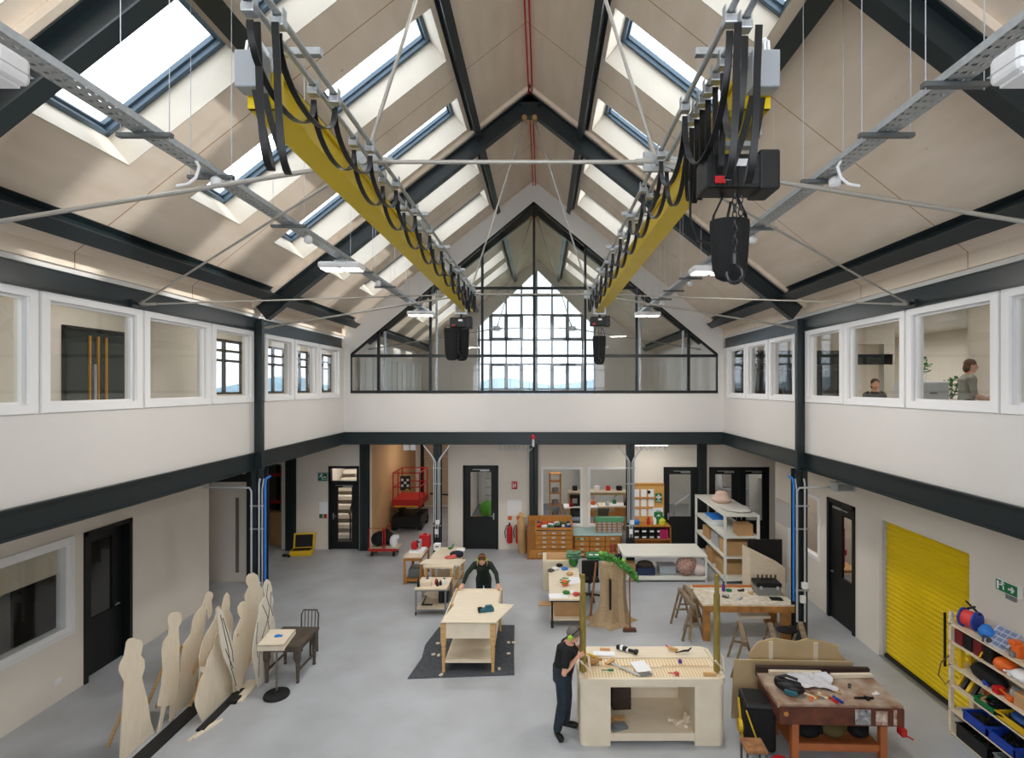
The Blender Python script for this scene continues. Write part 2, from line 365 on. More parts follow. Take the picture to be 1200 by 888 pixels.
# unseen near gable; its glazed opening is added to let in fill light
m=MB()
strip([(XL-.2,3.8),(-4.6,3.8),(-4.6,6.4),(XL-.2,cz(XL-.2)+.1)],YF-.2,YF); strip([(4.1,3.8),(XR+.2,3.8),(XR+.2,cz(XR+.2)+.1),(4.1,6.4)],YF-.2,YF)
strip([(XL-.2,cz(XL-.2)+.1),(-4.6,6.4),(CX,9.9),(CX,ZR+.2)],YF-.2,YF); strip([(CX,ZR+.2),(CX,9.9),(4.1,6.4),(XR+.2,cz(XR+.2)+.1)],YF-.2,YF)
S(m,'wall_front',M_white)
w=sroot('window_42'); m=MB()
for k in range(8):
    x=-4.6+8.7*k/7; t=9.9-(9.9-6.4)*abs(x-CX)/4.34; m.bx(x-.04,x+.04,YF-.12,YF-.04,3.8,min(9.85,max(6.4,t)))
for z in (5,6.2,7.6): m.bx(-4.6,4.1,YF-.12,YF-.04,z-.03,z+.03) if z<6.5 else m.bx(-3.1,2.6,YF-.12,YF-.04,z-.03,z+.03)
m.build('window_frame',M_black,w)
# side room windows
def simple_window(n,axis,c,a0,a1,z0,z1,bars=(.62,.8),m_=None):
    w=sroot('window_%d'%n); m=MB(); g=.06
    P=(lambda a,b,c0,c1,zz0,zz1: m.bx(c+c0,c+c1,a,b,zz0,zz1)) if axis=='x' else (lambda a,b,c0,c1,zz0,zz1: m.bx(a,b,c+c0,c+c1,zz0,zz1))
    P(a0,a0+g,-.05,.05,z0,z1); P(a1-g,a1,-.05,.05,z0,z1); P(a0,a1,-.05,.05,z0,z0+g); P(a0,a1,-.05,.05,z1-g,z1)
    for b in bars: P(a0,a1,-.04,.04,z0+(z1-z0)*b-.03,z0+(z1-z0)*b+.03)
    P((a0+a1)/2-.03,(a0+a1)/2+.03,-.04,.04,z0,z1)
    m.build('window_frame',m_ or M_dwood,w); m=MB(); P(a0,a1,-.004,.004,z0,z1); m.build('glass_pane',M_glasst,w)
n=50
for a,b in ((12.9,14.6),(15.5,17.0),(17.35,18.7),(19.2,20.6),(21.2,23.5)): simple_window(n,'x',-8.16,a,b,4.9,6.3); n+=1
for a,b in HW: simple_window(n,'y',20.1,a,b,4.5,6.45); n+=1
for a,b in ((11.5,13),(14,15.5)): simple_window(n,'x',12.6,a,b,4.8,6.2); n+=1
# pale curtain wall panels in the far hall
m=MB()
for k in range(22): m.bx(XL+.15,XL+.2+.03*(k%2),YG+.9+k*.36,YG+.9+k*.36+.33,3.95,6.05)
S(m,'trim_2',mat('pale_panel',(222,220,216),.6))
# outside: land and hills
m=MB(); m.bx(-250,250,27,420,-3,-2.6); S(m,'ground',mat('meadow',(150,160,130),.9,var=.2,scale=.05))
m=MB(); pts=[]
N=90
for j in range(6):
    for i in range(N):
        x=-260+520*i/(N-1); yy=180+j*40
        pts.append((x,yy,-3+ (j/5)**.7*(9+4*math.sin(i*.21+j)+3*math.sin(i*.5+1))))
fs=[(j*N+i,j*N+i+1,(j+1)*N+i+1,(j+1)*N+i) for j in range(5) for i in range(N-1)]
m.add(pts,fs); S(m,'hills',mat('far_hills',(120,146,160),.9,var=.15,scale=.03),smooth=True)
# ================================================================ roof
def slopeM(side):                                     # local x = down the slope, y = along hall, z = outward normal
    sg=-1 if side=='left' else 1
    x=V((sg*CO,0,-SI)); z=V((sg*SI,0,CO)); y=V((0,1,0))
    return Mx(((x.x,y.x,z.x,CX),(x.y,y.y,z.y,0),(x.z,y.z,z.z,ZR),(0,0,0,1)))
ML,MR=slopeM('left'),slopeM('right')
ROWS=[-1.44,.75,2.94-.05,4.83,7.02,9.21,11.3,13.48,17.35,19.5,21.4]
WD=1.17
def dd(d): return d/CO
SK_L=[(1.2,2.66),(3.0,4.36)]; SK_R=[(1.2,2.7)]
def ply_ceiling():
    m=mat('cross_laminated_timber',(234,219,201),.6,rgb2=(222,205,184),scale=1.6,stretch=(3,.6,1)); nt=m.node_tree; b=nt.nodes['Principled BSDF']
    tc=nt.nodes.new('ShaderNodeTexCoord'); sx=nt.nodes.new('ShaderNodeSeparateXYZ'); nt.links.new(tc.outputs['Object'],sx.inputs[0])
    # panel joints every 2.19 m along the hall
    a=nt.nodes.new('ShaderNodeMath'); a.operation='ADD'; a.inputs[1].default_value=2.19*10-4.33; nt.links.new(sx.outputs['Y'],a.inputs[0])
    q=nt.nodes.new('ShaderNodeMath'); q.operation='PINGPONG'; q.inputs[1].default_value=1.095; nt.links.new(a.outputs[0],q.inputs[0])
    l=nt.nodes.new('ShaderNodeMath'); l.operation='LESS_THAN'; l.inputs[1].default_value=.007; nt.links.new(q.outputs[0],l.inputs[0])
    # knots
    vo=nt.nodes.new('ShaderNodeTexVoronoi'); vo.inputs['Scale'].default_value=1.5; nt.links.new(tc.outputs['Object'],vo.inputs['Vector'])
    k=nt.nodes.new('ShaderNodeMath'); k.operation='LESS_THAN'; k.inputs[1].default_value=.034; nt.links.new(vo.outputs['Distance'],k.inputs[0])
    ks=nt.nodes.new('ShaderNodeMath'); ks.operation='MULTIPLY'; ks.inputs[1].default_value=.45; nt.links.new(k.outputs[0],ks.inputs[0])
    mx0=nt.nodes.new('ShaderNodeMath'); mx0.operation='MAXIMUM'; nt.links.new(l.outputs[0],mx0.inputs[0]); nt.links.new(ks.outputs[0],mx0.inputs[1])
    mx=nt.nodes.new('ShaderNodeMix'); mx.data_type='RGBA'; src=b.inputs['Base Color'].links[0].from_socket
    nt.links.new(src,mx.inputs[6]); mx.inputs[7].default_value=(*lin((166,122,78)),1); nt.links.new(mx0.outputs[0],mx.inputs[0])
    nt.links.new(mx.outputs[2],b.inputs['Base Color']); return m
M_clt=ply_ceiling()
M_reveal=mat('pale_reveal_board',(204,196,182),.6,var=.04,scale=2)
M_skyfr=mat('skylight_frame',(84,104,120),.5)
T=.46
for sg,X in ((1,XL),(-1,XR)):
    m=MB(); m.bx(X-sg*.1,X+sg*.035,YF,YG,6.535,6.83); S(m,'trim_6',M_clt)
for side,M,SK,dmax in (('left',ML,SK_L,5.55),('right',MR,SK_R,5.55)):
    m=MB(); s1=dd(dmax)
    ds=sorted({0,dmax}|{x for a in SK for x in a})
    for p,q in zip(ds,ds[1:]):
        if any(a<=p and q<=b for a,b in SK):
            yy=YF-.2
            for r in ROWS: m.bx(dd(p),dd(q),yy,r,0,T,M); yy=r+WD
            m.bx(dd(p),dd(q),yy,YE+.25,0,T,M)
        else: m.bx(dd(p),dd(q),YF-.2,YE+.25,0,T,M)
    o=S(m,'ceiling',M_clt)
    # joint lines read object coordinates, so leave the mesh in world space
    kk=70 if side=='left' else 110
    for r in ROWS:
        for a,b in SK:
            w=sroot('window_%d'%kk); kk+=1
            p,q=dd(a),dd(b); m=MB(); e=.012                               # pale lining boards of the deep reveal
            m.bx(p,p+e,r,r+WD,-.004,T-.02,M); m.bx(q-e,q,r,r+WD,-.004,T-.02,M); m.bx(p,q,r,r+e,-.004,T-.02,M); m.bx(p,q,r+WD-e,r+WD,-.004,T-.02,M)
            m.build('reveal_lining',M_reveal,w)
            m=MB(); g=.07
            for h0,h1,gg in ((T-.08,T+.06,g),(T-.02,T+.02,g+.03)):
                m.bx(p,p+gg,r,r+WD,h0,h1,M).bx(q-gg,q,r,r+WD,h0,h1,M).bx(p,q,r,r+gg,h0,h1,M).bx(p,q,r+WD-gg,r+WD,h0,h1,M)
            m.build('window_frame',M_skyfr,w)
            m=MB(); m.bx(p+.05,q-.05,r+.05,r+WD-.05,T+.03,T+.036,M); m.build('glass_pane',M_glassk,w)
# steel: rafters, purlins
for yc in DC[1:4]+(DC[0],):
    for M in (ML,MR):
        m=MB(); a=M@V((0,yc,-.235)); b=M@V((dd(5.36),yc,-.235)); n=M.to_3x3()@V((0,0,1))
        m.ibeam(a,b,.17,.30,n,.018,.012)
        m.bar(M@V((dd(5.1),yc,-.22)),M@V((dd(5.42),yc,-.22)),.17,.34,n); S(m,'rafter',M_steel)
        m=MB(); m.bar(M@V((0,yc,-.04)),M@V((dd(5.45),yc,-.04)),.3,.075,n); S(m,'trim_3',M_clt)
    m=MB(); m.box((CX,yc,ZR-.45),(.3,.16,.28)); S(m,'rafter',M_steel)
    m=MB()
    for sg in (-1,1): m.tube([(CX+sg*.1,yc-.1,ZR-.62),(CX+sg*.1,yc+.1,ZR-.62)],.05,12)
    S(m,'trim_4',mat('brass_end',(176,140,90),.4,.3),smooth=True)
for d in (1.1,2.88,5.09):
    for M in (ML,MR):
        n=M.to_3x3()@V((0,0,1)); dp=.20 if d<5 else .24
        segs=[(YF,YG-.3)] if d>5 else [(YF,YG-.28)]
        segs.append((YG+.4,YE))
        for y0,y1 in segs:
            m=MB(); m.ibeam(M@V((dd(d),y0,-dp/2-.002)),M@V((dd(d),y1,-dp/2-.002)),.13 if d<2 else .2,dp,n,.014,.05); S(m,'purlin',M_steel)
# red detector pipes along the ridge
for dx in (-.035,.035):
    m=MB(); m.tube([(CX+dx+.02,YF,ZR-.13),(CX+dx+.02,YG,ZR-.13)],.014,8); single(m,'sprinkler_pipe','thin red pipe running along the ridge, %s of the two'%('left' if dx<0 else 'right'),'pipe',M_red,group='red ridge pipes')
# tie rods of the trusses
NODE_X=1.19; NODE_Z=EYE+1.83
def truss_rods(yc,lab):
    t=thing('roof_tie',lab,'tie rods',(CX,yc,NODE_Z),0,'steel roof ties')
    def part(nm,p,q,r):
        m=MB(); m.tube([p,q],r,10); 
        for a,b in ((p,q),(q,p)):
            d=(V(b)-V(a)).normalized(); m.tube([V(a)+d*.03,V(a)+d*.17],r*1.55,10)
        m.build(nm,M_rod,t,world=True,smooth=True)
    nl,nr=(CX-NODE_X,yc,NODE_Z),(CX+NODE_X,yc,NODE_Z)
    part('horizontal_rod',nl,nr,.017)
    part('hanger_rod',(CX-.1,yc,ZR-.64),nl,.015); part('hanger_rod',(CX+.1,yc,ZR-.64),nr,.015)
    part('eaves_rod',nl,(XL+.2,yc,EYE+1.17),.019); part('eaves_rod',nr,(XR-.2,yc,EYE+1.17),.019)
    for x in (CX-NODE_X,CX+NODE_X):
        m=MB(); m.box((x,yc,NODE_Z),(.22,.03,.16)); m.tube([(x,yc-.05,NODE_Z),(x,yc+.05,NODE_Z)],.035,10); m.build('node_plate',M_galv,t,world=True)
truss_rods(4.38,'pale steel rods of the roof truss nearest the viewer')
truss_rods(10.65,'pale steel rods of the roof truss over the two hall columns')
truss_rods(16.92,'pale steel rods of the roof truss behind the gable glass')
for sg,X in ((-1,XL+.06),(1,XR-.06)):
    for yn in (4.38,10.65):
        m=MB(); a=V((X,7.52,EYE+1.15)); b=V((CX+sg*NODE_X,yn,NODE_Z)); m.tube([a,b],.012,8); d=(b-a).normalized(); m.tube([a+d*.02,a+d*.2],.02,8)
        single(m,'brace_rod','thin steel brace rod from the %s wall plate to the %s truss'%('left' if sg<0 else 'right','nearer' if yn<5 else 'farther'),'brace rod',M_rod,group='wind brace rods',smooth=True)
    m=MB(); m.box((X-sg*-.0,7.52,EYE+1.15),(.06,.3,.1)); S(m,'trim_5',M_steel)
# ================================================================ doors, windows and fittings of the ground floor
def door(n,x0,x1,y,z1,panes,leafs=1,transom=None,hand=1,face=-1,mid=.0):
    """black door in a wall facing the viewer; panes = list of (x0,x1,z0,z1)"""
    w=sroot('door_%d'%n); m=MB(); g=.075
    m.bx(x0,x0+g,y-.02,y+.12,0,z1); m.bx(x1-g,x1,y-.02,y+.12,0,z1); m.bx(x0,x1,y-.02,y+.12,z1-g,z1)
    if transom: m.bx(x0,x1,y-.02,y+.12,transom-.04,transom+.04)
    m.build('door_frame',M_black,w)
    zt=(transom-.04) if transom else z1-g
    W_=(x1-x0-2*g)/leafs
    for k in range(leafs):
        a=x0+g+k*W_+.006; b=a+W_-.012
        m=MB(); wall(m,'y',y+.02,.05,a,b,.01,zt,[p for p in panes if a<=p[0] and p[1]<=b]); lf=m.build('door_leaf',M_black,w)
        hx=(b-.07) if (hand>0 and leafs==1) or (leafs==2 and k==0) else a+.07
        m=MB(); m.bx(hx-.02,hx+.02,y-.005,y+.02,.93,1.13).tube([(hx,y,1.05),(hx,y-.05,1.05),(hx-.1*(1 if hx>(a+b)/2 else -1),y-.05,1.05)],.011); m.build('door_handle',M_galv,lf)
        m=MB(); cx=(a+b)/2; m.bx(cx-.02,cx+.27,y-.03,y+.02,zt-.11,zt-.05).bx(cx-.25,cx+.05,y-.045,y-.03,zt-.06,zt-.04); m.build('door_closer',M_galv,lf)
    m=MB()
    for p in panes: m.bx(p[0],p[1],y+.04,y+.05,p[2],p[3])
    if transom: m.bx(x0+g,x1-g,y+.04,y+.05,transom+.04,z1-g)
    m.build('glass_pane',M_glassc,w); return w
door(1,-6.72,-5.76,GB,2.61,[(-6.44,-6.0,.22,1.93)],transom=2.1,hand=-1)
door(2,-2.5,-1.39,GB,2.63,[(-2.27,-1.62,1.02,2.42)])
door(3,3.79,4.92,GB,2.58,[(3.98,4.66,1.02,2.35)],hand=-1)
door(4,5.22,7.1,GB,2.58,[(5.42,5.94,.9,2.35),(6.38,6.9,.9,2.35)],leafs=2)
# windows of the workshop behind
for n,a,b in ((5,-.05,1.25),(6,1.42,2.72)):
    w=sroot('window_%d'%(n+130)); m=MB(); g=.07
    m.bx(a,a+g,GB-.03,GB+.1,.72,2.58).bx(b-g,b,GB-.03,GB+.1,.72,2.58).bx(a+g,b-g,GB-.03,GB+.1,.72,.72+g).bx(a+g,b-g,GB-.03,GB+.1,2.58-g,2.58); m.build('window_frame',M_frame,w)
    m=MB(); m.bx(a,b,GB+.04,GB+.05,.72,2.58); m.build('glass_pane',M_glassc,w)
# rooms behind the back wall
M_room=mat('workshop_white',(226,224,218),.6)
m=MB(); wall(m,'y',23.4,.2,-2.8,8,0,3.5,[(2.1,3.55,1.75,2.95)]); m.bx(3.72,3.85,GB+.2,23.4,0,3.5); m.bx(8,8.2,GB+.2,23.4,0,3.5); S(m,'wall_far',M_room)
simple_window(150,'y',23.5,2.1,3.55,1.75,2.95,(),M_frame)
m=MB(); m.bx(-2.8,3.7,GB+.2,23.4,.002,.012); S(m,'floor',mat('blue_grey_floor',(126,140,160),.5))
column(1.75,22.9,0,3.5,.3,.2)
m=MB(); m.bx(-8.3,-5.62,20.9,21.1,0,3.5); m.bx(-7.4,-7.3,GB+.2,20.9,0,3.5); S(m,'wall_stair',M_white)
t=thing('staircase','pale stairs rising behind the tall glazed door','stairs',(-6.4,17.6,0))
m=MB()
for k in range(11): m.bx(-.8,.72,.26*k,.26*k+.28,.26*k+.13,.26*(k)+.26)
m.build('flight',mat('pale_tread',(226,222,212),.6),t)
m=MB(); m.bar((.1,-.1,.95),(.1,2.6,3.6),.05).bar((.1,0,.1),(.1,0,.95),.04).bar((.1,.9,.9),(.1,.9,1.9),.04); m.build('handrail',M_black,t)
m=MB(); m.bx(-9.5,-9.3,GB+.2,20,0,3.5); m.bx(-9.5,-8.3,19.8,20,0,3.5); m.bx(-8.3,-8.2,GB+.2,20,0,3.5); S(m,'wall_store',mat('store_wall',(150,140,126),.7))
t=thing('pallet_rack','red and black pallet racking in the dark store behind the blue pipe','racking',(-8.75,18.4,0))
m=MB(); 
for x in (-.5,.45):
    for y in (-.4,.4): m.bx(x-.04,x+.04,y-.04,y+.04,0,3.2)
m.build('upright',M_black,t)
for z in (1.2,2.1,2.9): [MB().bx(-.5,.45,y,y+.07,z,z+.1).build('shelf_beam',M_redpaint,t) for y in (-.45,.38)]
for k in range(2): single(MB().bx(-9.2+k*.42,-8.82+k*.42,17.3,17.7,0,1.05,bev=.01),'cardboard_box','tall brown cardboard box standing in the dark store, %s one'%('left' if k==0 else 'right'),'box',M_card)
# corridor fittings / signs
def sign(name,label,u0,v0,u1,v1,Y,mt,cat='sign',t=.02,grp=None):
    s=Y/F; m=MB(); m.bx((u0-636)*s,(u1-636)*s,Y-t,Y,EYE-(v1-453)*s,EYE-(v0-453)*s); return tag(m.build(name,mt),label,cat,grp)
def running_man(m,x,y,z,h,ax='x',d=1):
    """escape pictogram: figure and arrow, flat bars raised from the sign"""
    def b(p,q,w):
        P=lambda a: (x+d*a[0]*h,y,z+a[1]*h) if ax=='x' else (x,y+d*a[0]*h,z+a[1]*h)
        m.bar(P(p),P(q),w*h,.006,(0,1,0) if ax=='x' else (1,0,0))
    b((-.05,.1),(.08,.45),.16); b((.08,.45),(.1,.6),.2); b((-.05,.1),(-.3,.05),.12); b((.0,.15),(.2,-.05),.12); b((.2,-.05),(.18,-.35),.12); b((.05,.4),(.3,.25),.09); b((.05,.42),(-.2,.3),.09)
t=thing('exit_sign','green and white exit sign on the back wall left of the stair door','exit sign',(-6.86,GB,2.2))
MB().bx(-.19,.14,-.05,0,-.07,.22).build('sign_body',M_lgrey,t)
MB().bx(-.16,.11,-.062,-.05,-.04,.19).build('sign_face',M_green,t)
m=MB(); running_man(m,-.07,-.066,.07,.2); m.bar((.0,-.066,.07),(.09,-.066,.07),.03,.006,(0,1,0)); m.bx(-.02,.1,-.066,-.06,.0,.012); m.build('pictogram',M_paper,t)
sign('notice_sheet','paper notice clipped to the back wall left of the stair door',374.5,588,384,602,GB,M_paper,'notice')
sign('push_button','small green push button below the clipped notice',374.5,602,378,607,GB,M_green,'button'); sign('push_button','small red push button below the clipped notice',379.5,602,383,607,GB,M_red,'button')
sign('wall_panel','white ventilation grille on the back wall above the fire extinguishers',594.5,585,611.5,604,GB,M_frame,'grille')
t=thing('fire_sign','red fire sign with white symbol above the ventilation grille','sign',((603-636)*GB/F,GB,EYE-(568.5-453)*GB/F))
MB().bx(-.09,.09,-.012,0,-.12,.12).build('sign_plate',M_red,t)
m=MB(); m.bx(-.06,-.035,-.018,-.012,-.08,.08).bx(-.01,.012,-.018,-.012,-.06,.03).bx(.012,.05,-.018,-.012,.0,.03).bx(.03,.05,-.018,-.012,-.06,-.03).bx(.012,.05,-.018,-.012,.06,.08); m.build('symbol',M_paper,t)
def extinguisher(x,lab):
    t=thing('fire_extinguisher',lab,'fire extinguisher',(x,GB-.11,.22),0,'wall extinguishers')
    MB().lathe([(.05,0),(.085,.03),(.085,.45),(.06,.53),(.03,.57)],n=18).build('cylinder',M_red,t,smooth=True)
    MB().bx(-.02,.02,-.06,.03,.57,.63).bx(-.015,.015,-.12,-.02,.62,.65).build('valve',M_black,t)
    MB().tube([(0,-.04,.6),(-.1,-.06,.55),(-.15,-.05,.35),(-.12,-.04,.18)],.013).build('hose',M_blackrub,t,smooth=True)
    MB().bx(-.06,.06,.08,.11,.2,.5).build('wall_bracket',M_galv,t)
    return t
extinguisher(-1.03,'red fire extinguisher on the back wall, left one of the pair')
extinguisher(-.76,'red fire extinguisher half hidden behind the brown paper roll')
for x,l in ((-1.03,'left'),(-.76,'right')): single(MB().bx(x-.06,x+.06,GB-.01,GB,.92,1.04),'fire_disc','orange square label above the %s extinguisher'%l,'sign',M_orange)
t=thing('paper_roll','leaning roll of brown kraft paper beside the plan chest','paper roll',(-.64,16.5,0))
MB().tube([(.02,.05,0),(.0,.0,.5),(-.03,-.02,.95),(-.02,.1,1.12)],[.13,.14,.12,.05],14).build('roll',M_kraft,t,smooth=True)
MB().prism([(-.12,0),(-.02,.1),(.12,.02),(.16,-.1),(0,-.06)],.03,Mx.Translation((-.03,.02,1.15))@Mx.Rotation(rad(60),4,'X')).build('loose_edge',M_kraft,t)
# plan chest
def drawer_rows(t,x0,x1,z0,z1,cols,rows,y,mt,handles=1,hm=M_lgrey):
    for c in range(cols):
        for r in range(rows):
            a=x0+(x1-x0)*c/cols; b=x0+(x1-x0)*(c+1)/cols; p=z0+(z1-z0)*r/rows; q=z0+(z1-z0)*(r+1)/rows
            d=MB().bx(a+.012,b-.012,y-.025,y,p+.01,q-.01,bev=.004).build('drawer',mt,t)
            m=MB()
            for h in range(handles):
                hx=a+(b-a)*(h+1)/(handles+1) if handles>1 else (a+b)/2
                m.bx(hx-.05,hx+.05,y-.045,y-.025,(p+q)/2-.02,(p+q)/2+.025)
            m.build('handle',hm,d)
t=thing('plan_chest','orange oak plan chest under the workshop window','plan chest',(.22,16.3,0))
MB().bx(-.68,-.45,-.44,.43,0,.95).bx(-.45,.68,-.42,.43,0,.08).bx(-.45,.68,-.40,.43,.08,.8).build('carcass',mat('gap_shade_oak',(150,98,42),.5),t)  # carcass coloured darker than the drawers to put shade in their gaps
m=MB(); m.bx(-.68,.68,.36,.43,.8,1.1).bx(.63,.68,-.42,.43,.8,.98).bx(-.45,-.4,-.42,.43,.8,.98).bx(-.45,.68,-.44,-.38,.87,.93); m.build('tray_rim',M_oak,t)
MB().bx(-.4,.63,-.38,.36,.8,.82).build('tray_lining',M_black,t)
drawer_rows(t,-.45,.66,.3,.84,1,4,-.40,M_oak,3); drawer_rows(t,-.62,.66,.04,.3,1,1,-.42,M_oak,3)
cols_=[M_red,M_paper,M_green,M_blackpl,M_lgrey,M_blue,M_orange]
names=['paint tube','white cloth scrap','green bottle','black brush','grey clip','blue tub','orange cap']
for k in range(18):
    x=.22-.36+ (k%6)*.19; y=16.2+(k//6)*.2; q=k%7
    single(MB().box((0,0,.05),(.17,.11,.13),R.random()*3,bev=.025),'paint_tub','%s in the plan chest tray, %s row, %s from left'%(names[q],['front','middle','back'][k//6],['first','second','third','fourth','fifth','last'][k%6]),'art supply',cols_[q],(x,y,.82),group='clutter in the plan chest tray')
t=thing('drawer_cabinet','low orange wood drawer cabinet with a blue-green top','drawer cabinet',(1.62,16.42,0))
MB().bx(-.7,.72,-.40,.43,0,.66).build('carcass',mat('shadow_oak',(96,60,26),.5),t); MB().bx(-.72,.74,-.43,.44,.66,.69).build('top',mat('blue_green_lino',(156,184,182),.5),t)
drawer_rows(t,-.68,.70,.03,.65,3,4,-.40,M_oak,1)
MB().bx(-.6,-.35,-.432,-.426,.55,.6).build('label_card',M_green,t)
t=thing('card_index','small multi-drawer wooden box with a green roof on the cabinet','drawer box',(2.02,16.45,.69))
MB().bx(-.38,.38,-.17,.17,0,.32).build('carcass',M_oak,t); drawer_rows(t,-.38,.38,0,.32,5,4,-.17,M_oak,1)
m=MB(); m.prism([(-.2,.32),(.2,.32),(.12,.42),(-.12,.42)],.86,Mx.Rotation(rad(90),4,'Z')@Mx.Rotation(rad(90),4,'X')); m.build('lid',M_green,t)
single(MB().lathe([(.14,0),(.16,.1),(.1,.3),(.03,.5),(.05,.53)],n=12),'hessian_sack','tied pale hessian sack on the cabinet by the column','sack',mat('hessian',(192,172,134),.9,bump=.5,scale=40),(2.62,16.55,.69),smooth=True)
# pinboard, signs, shelf unit
s=GB/F
t=thing('pinboard','wooden pinboard full of paper notices beside the column','pinboard',(3.3,GB,1.45))
MB().bx(-.5,.5,-.03,0,-.62,.63).build('board',mat('pinboard_cork',(214,164,92),.7,var=.06),t)
for r in range(3):
    for c in range(3):
        MB().bx(-.45+c*.23,-.45+c*.23+.17,-.036,-.03,.2-r*.3,.2-r*.3+.24).build('paper_sheet',M_paper,t)
MB().bx(-.02,.07,-.042,-.037,.3,.4).build('printed_picture',M_blackpl,t)
for z in (.5,.15,-.15): MB().bx(-.5,.5,-.06,-.03,z-.01 if z<.4 else .58,z+.01 if z<.4 else .6).build('batten',M_oak,t)
t=thing('first_aid_sign','green first aid sign with a white cross on the pinboard','sign',(3.62,GB-.06,1.63)); MB().bx(-.1,.1,-.012,0,-.14,.14).build('sign_plate',M_green,t); MB().bx(-.03,.03,-.018,-.012,-.06,.1).bx(-.08,.08,-.018,-.012,-.01,.05).bx(-.08,.08,-.016,-.012,-.11,-.09).build('cross',M_paper,t)
single(MB().bx(-.16,.16,-.02,0,-.2,.2),'white_backing_sheet','white sheet behind the green first aid box','sheet',M_paper,(3.6,GB-.06,1.12))
t=thing('first_aid_box','green first aid box hung on the pinboard','first aid box',(3.6,GB-.08,1.08)); MB().bx(-.13,.13,-.1,0,-.1,.12,bev=.02).build('case',M_green,t); MB().bx(-.05,.05,-.104,-.1,-.015,.025).bx(-.02,.02,-.104,-.1,-.045,.055).build('cross',M_paper,t); MB().tube([(-.05,-.05,.11),(-.05,-.05,.16),(.05,-.05,.16),(.05,-.05,.11)],.01).build('handle',M_green,t)
t=thing('shelf_unit','low wooden shelf unit with black boxes under the pinboard','shelf unit',(3.3,16.62,0))
m=MB(); m.bx(-.58,.62,-.22,.22,.82,.86).bx(-.58,.62,-.22,.22,.42,.45).bx(-.58,.62,-.22,.22,.05,.08).bx(-.58,-.55,-.22,.22,0,.86).bx(.59,.62,-.22,.22,0,.86).bx(-.58,.62,.2,.22,0,.86); m.build('carcass',M_oak,t)
for r in range(2):
    for c in range(4): 
        tag(MB().bx(-.1,.1,-.2,.15,0,.15,bev=.01).build('storage_box',M_blackpl,None,(2.87+c*.23,16.62,.45+r*.18)),'black storage box on the shelf under the pinboard, %s row, %s along'%(['lower','upper'][r],['first','second','third','fourth'][c]),'storage box','black storage boxes')
        single(MB().bx(-.06,.06,-.007,0,0,.05),'label_card','white label on the %s %s black storage box'%(['lower','upper'][r],['first','second','third','fourth'][c]),'label',M_paper,(2.87+c*.23,16.418,.48+r*.18))
for c in range(4): single(MB().bx(-.03,.03,-.2,.1,0,.29,bev=.004),'ring_binder','magenta ring binder on the shelf under the pinboard, %s of four'%['first','second','third','fourth'][c],'binder',mat('magenta_card',(180,40,96),.5),(3.6+c*.065,16.6,.45),group='magenta binders')
its=[('blue_tub','blue tub on top of the shelf unit',M_lblue,-.42,.2,.16),('red_bottle','red spray bottle on top of the shelf unit',M_red,-.05,.1,.24),('white_bottle','white bottle on top of the shelf unit',M_paper,.15,.1,.22),('yellow_tub','yellow-green tub on top of the shelf unit',mat('lime',(196,204,60),.5),.38,.22,.2),('green_case','small green case on top of the shelf unit',M_green,.33,.3,.28)]
for k,(nm,lb,mt_,x,w_,h) in enumerate(its): single(MB().lathe([(w_*.5,0),(w_*.5,h*.7),(w_*.25,h*.85),(w_*.2,h)],n=14,sy=.7),nm,lb,'container',mt_,(3.3+x,16.55+(k==4)*.2,.86),smooth=True)
# things on and below the gallery front beam
t=thing('warning_beacon','red warning beacon on the middle of the gallery beam','beacon',((625-636)*15.4/F,15.42,3.6)); MB().lathe([(.05,0),(.06,.05),(.04,.1),(.01,.12)],n=14).build('lens',M_red,t,smooth=True); MB().bx(-.03,.03,-.03,.03,-.22,0).build('stem',M_lgrey,t)
for u in (474.5,482.5): single(MB().bx(-.085,.085,-.06,.02,-.2,.0,bev=.01),'emergency_light','white square emergency light under the gallery beam, %s of two'%('left' if u<480 else 'right'),'emergency light',M_frame,((u-636)*15.4/F,15.6,3.46))
t=thing('strip_light','lit white strip light under the gallery ceiling by the pinboard column','strip light',(3.2,15.85,3.36)); MB().bx(-.5,.5,-.05,.05,.05,.12).build('housing',M_frame,t); MB().bx(-.48,.48,-.035,.035,.0,.05).build('diffuser',mat('lamp_diffuser',(255,250,240),.5,emit=4),t)
for k,(u0,lab) in enumerate(((586,'centre door'),(745,'pinboard'))):
    t=thing('cable_hanger','row of pale cable hangers below the gallery beam above the %s'%lab,'cable hangers',((u0-636)*15.6/F,15.6,3.3))
    MB().bar((-.05,0,.12),(.95,0,.12),.03).build('rail',M_lgrey,t)
    for j in range(7): MB().tube([(j*.14,0,.13),(j*.14,0,-.02),(j*.14+.05,0,-.05),(j*.14+.08,0,.02)],.012).build('hook',M_lgrey,t)
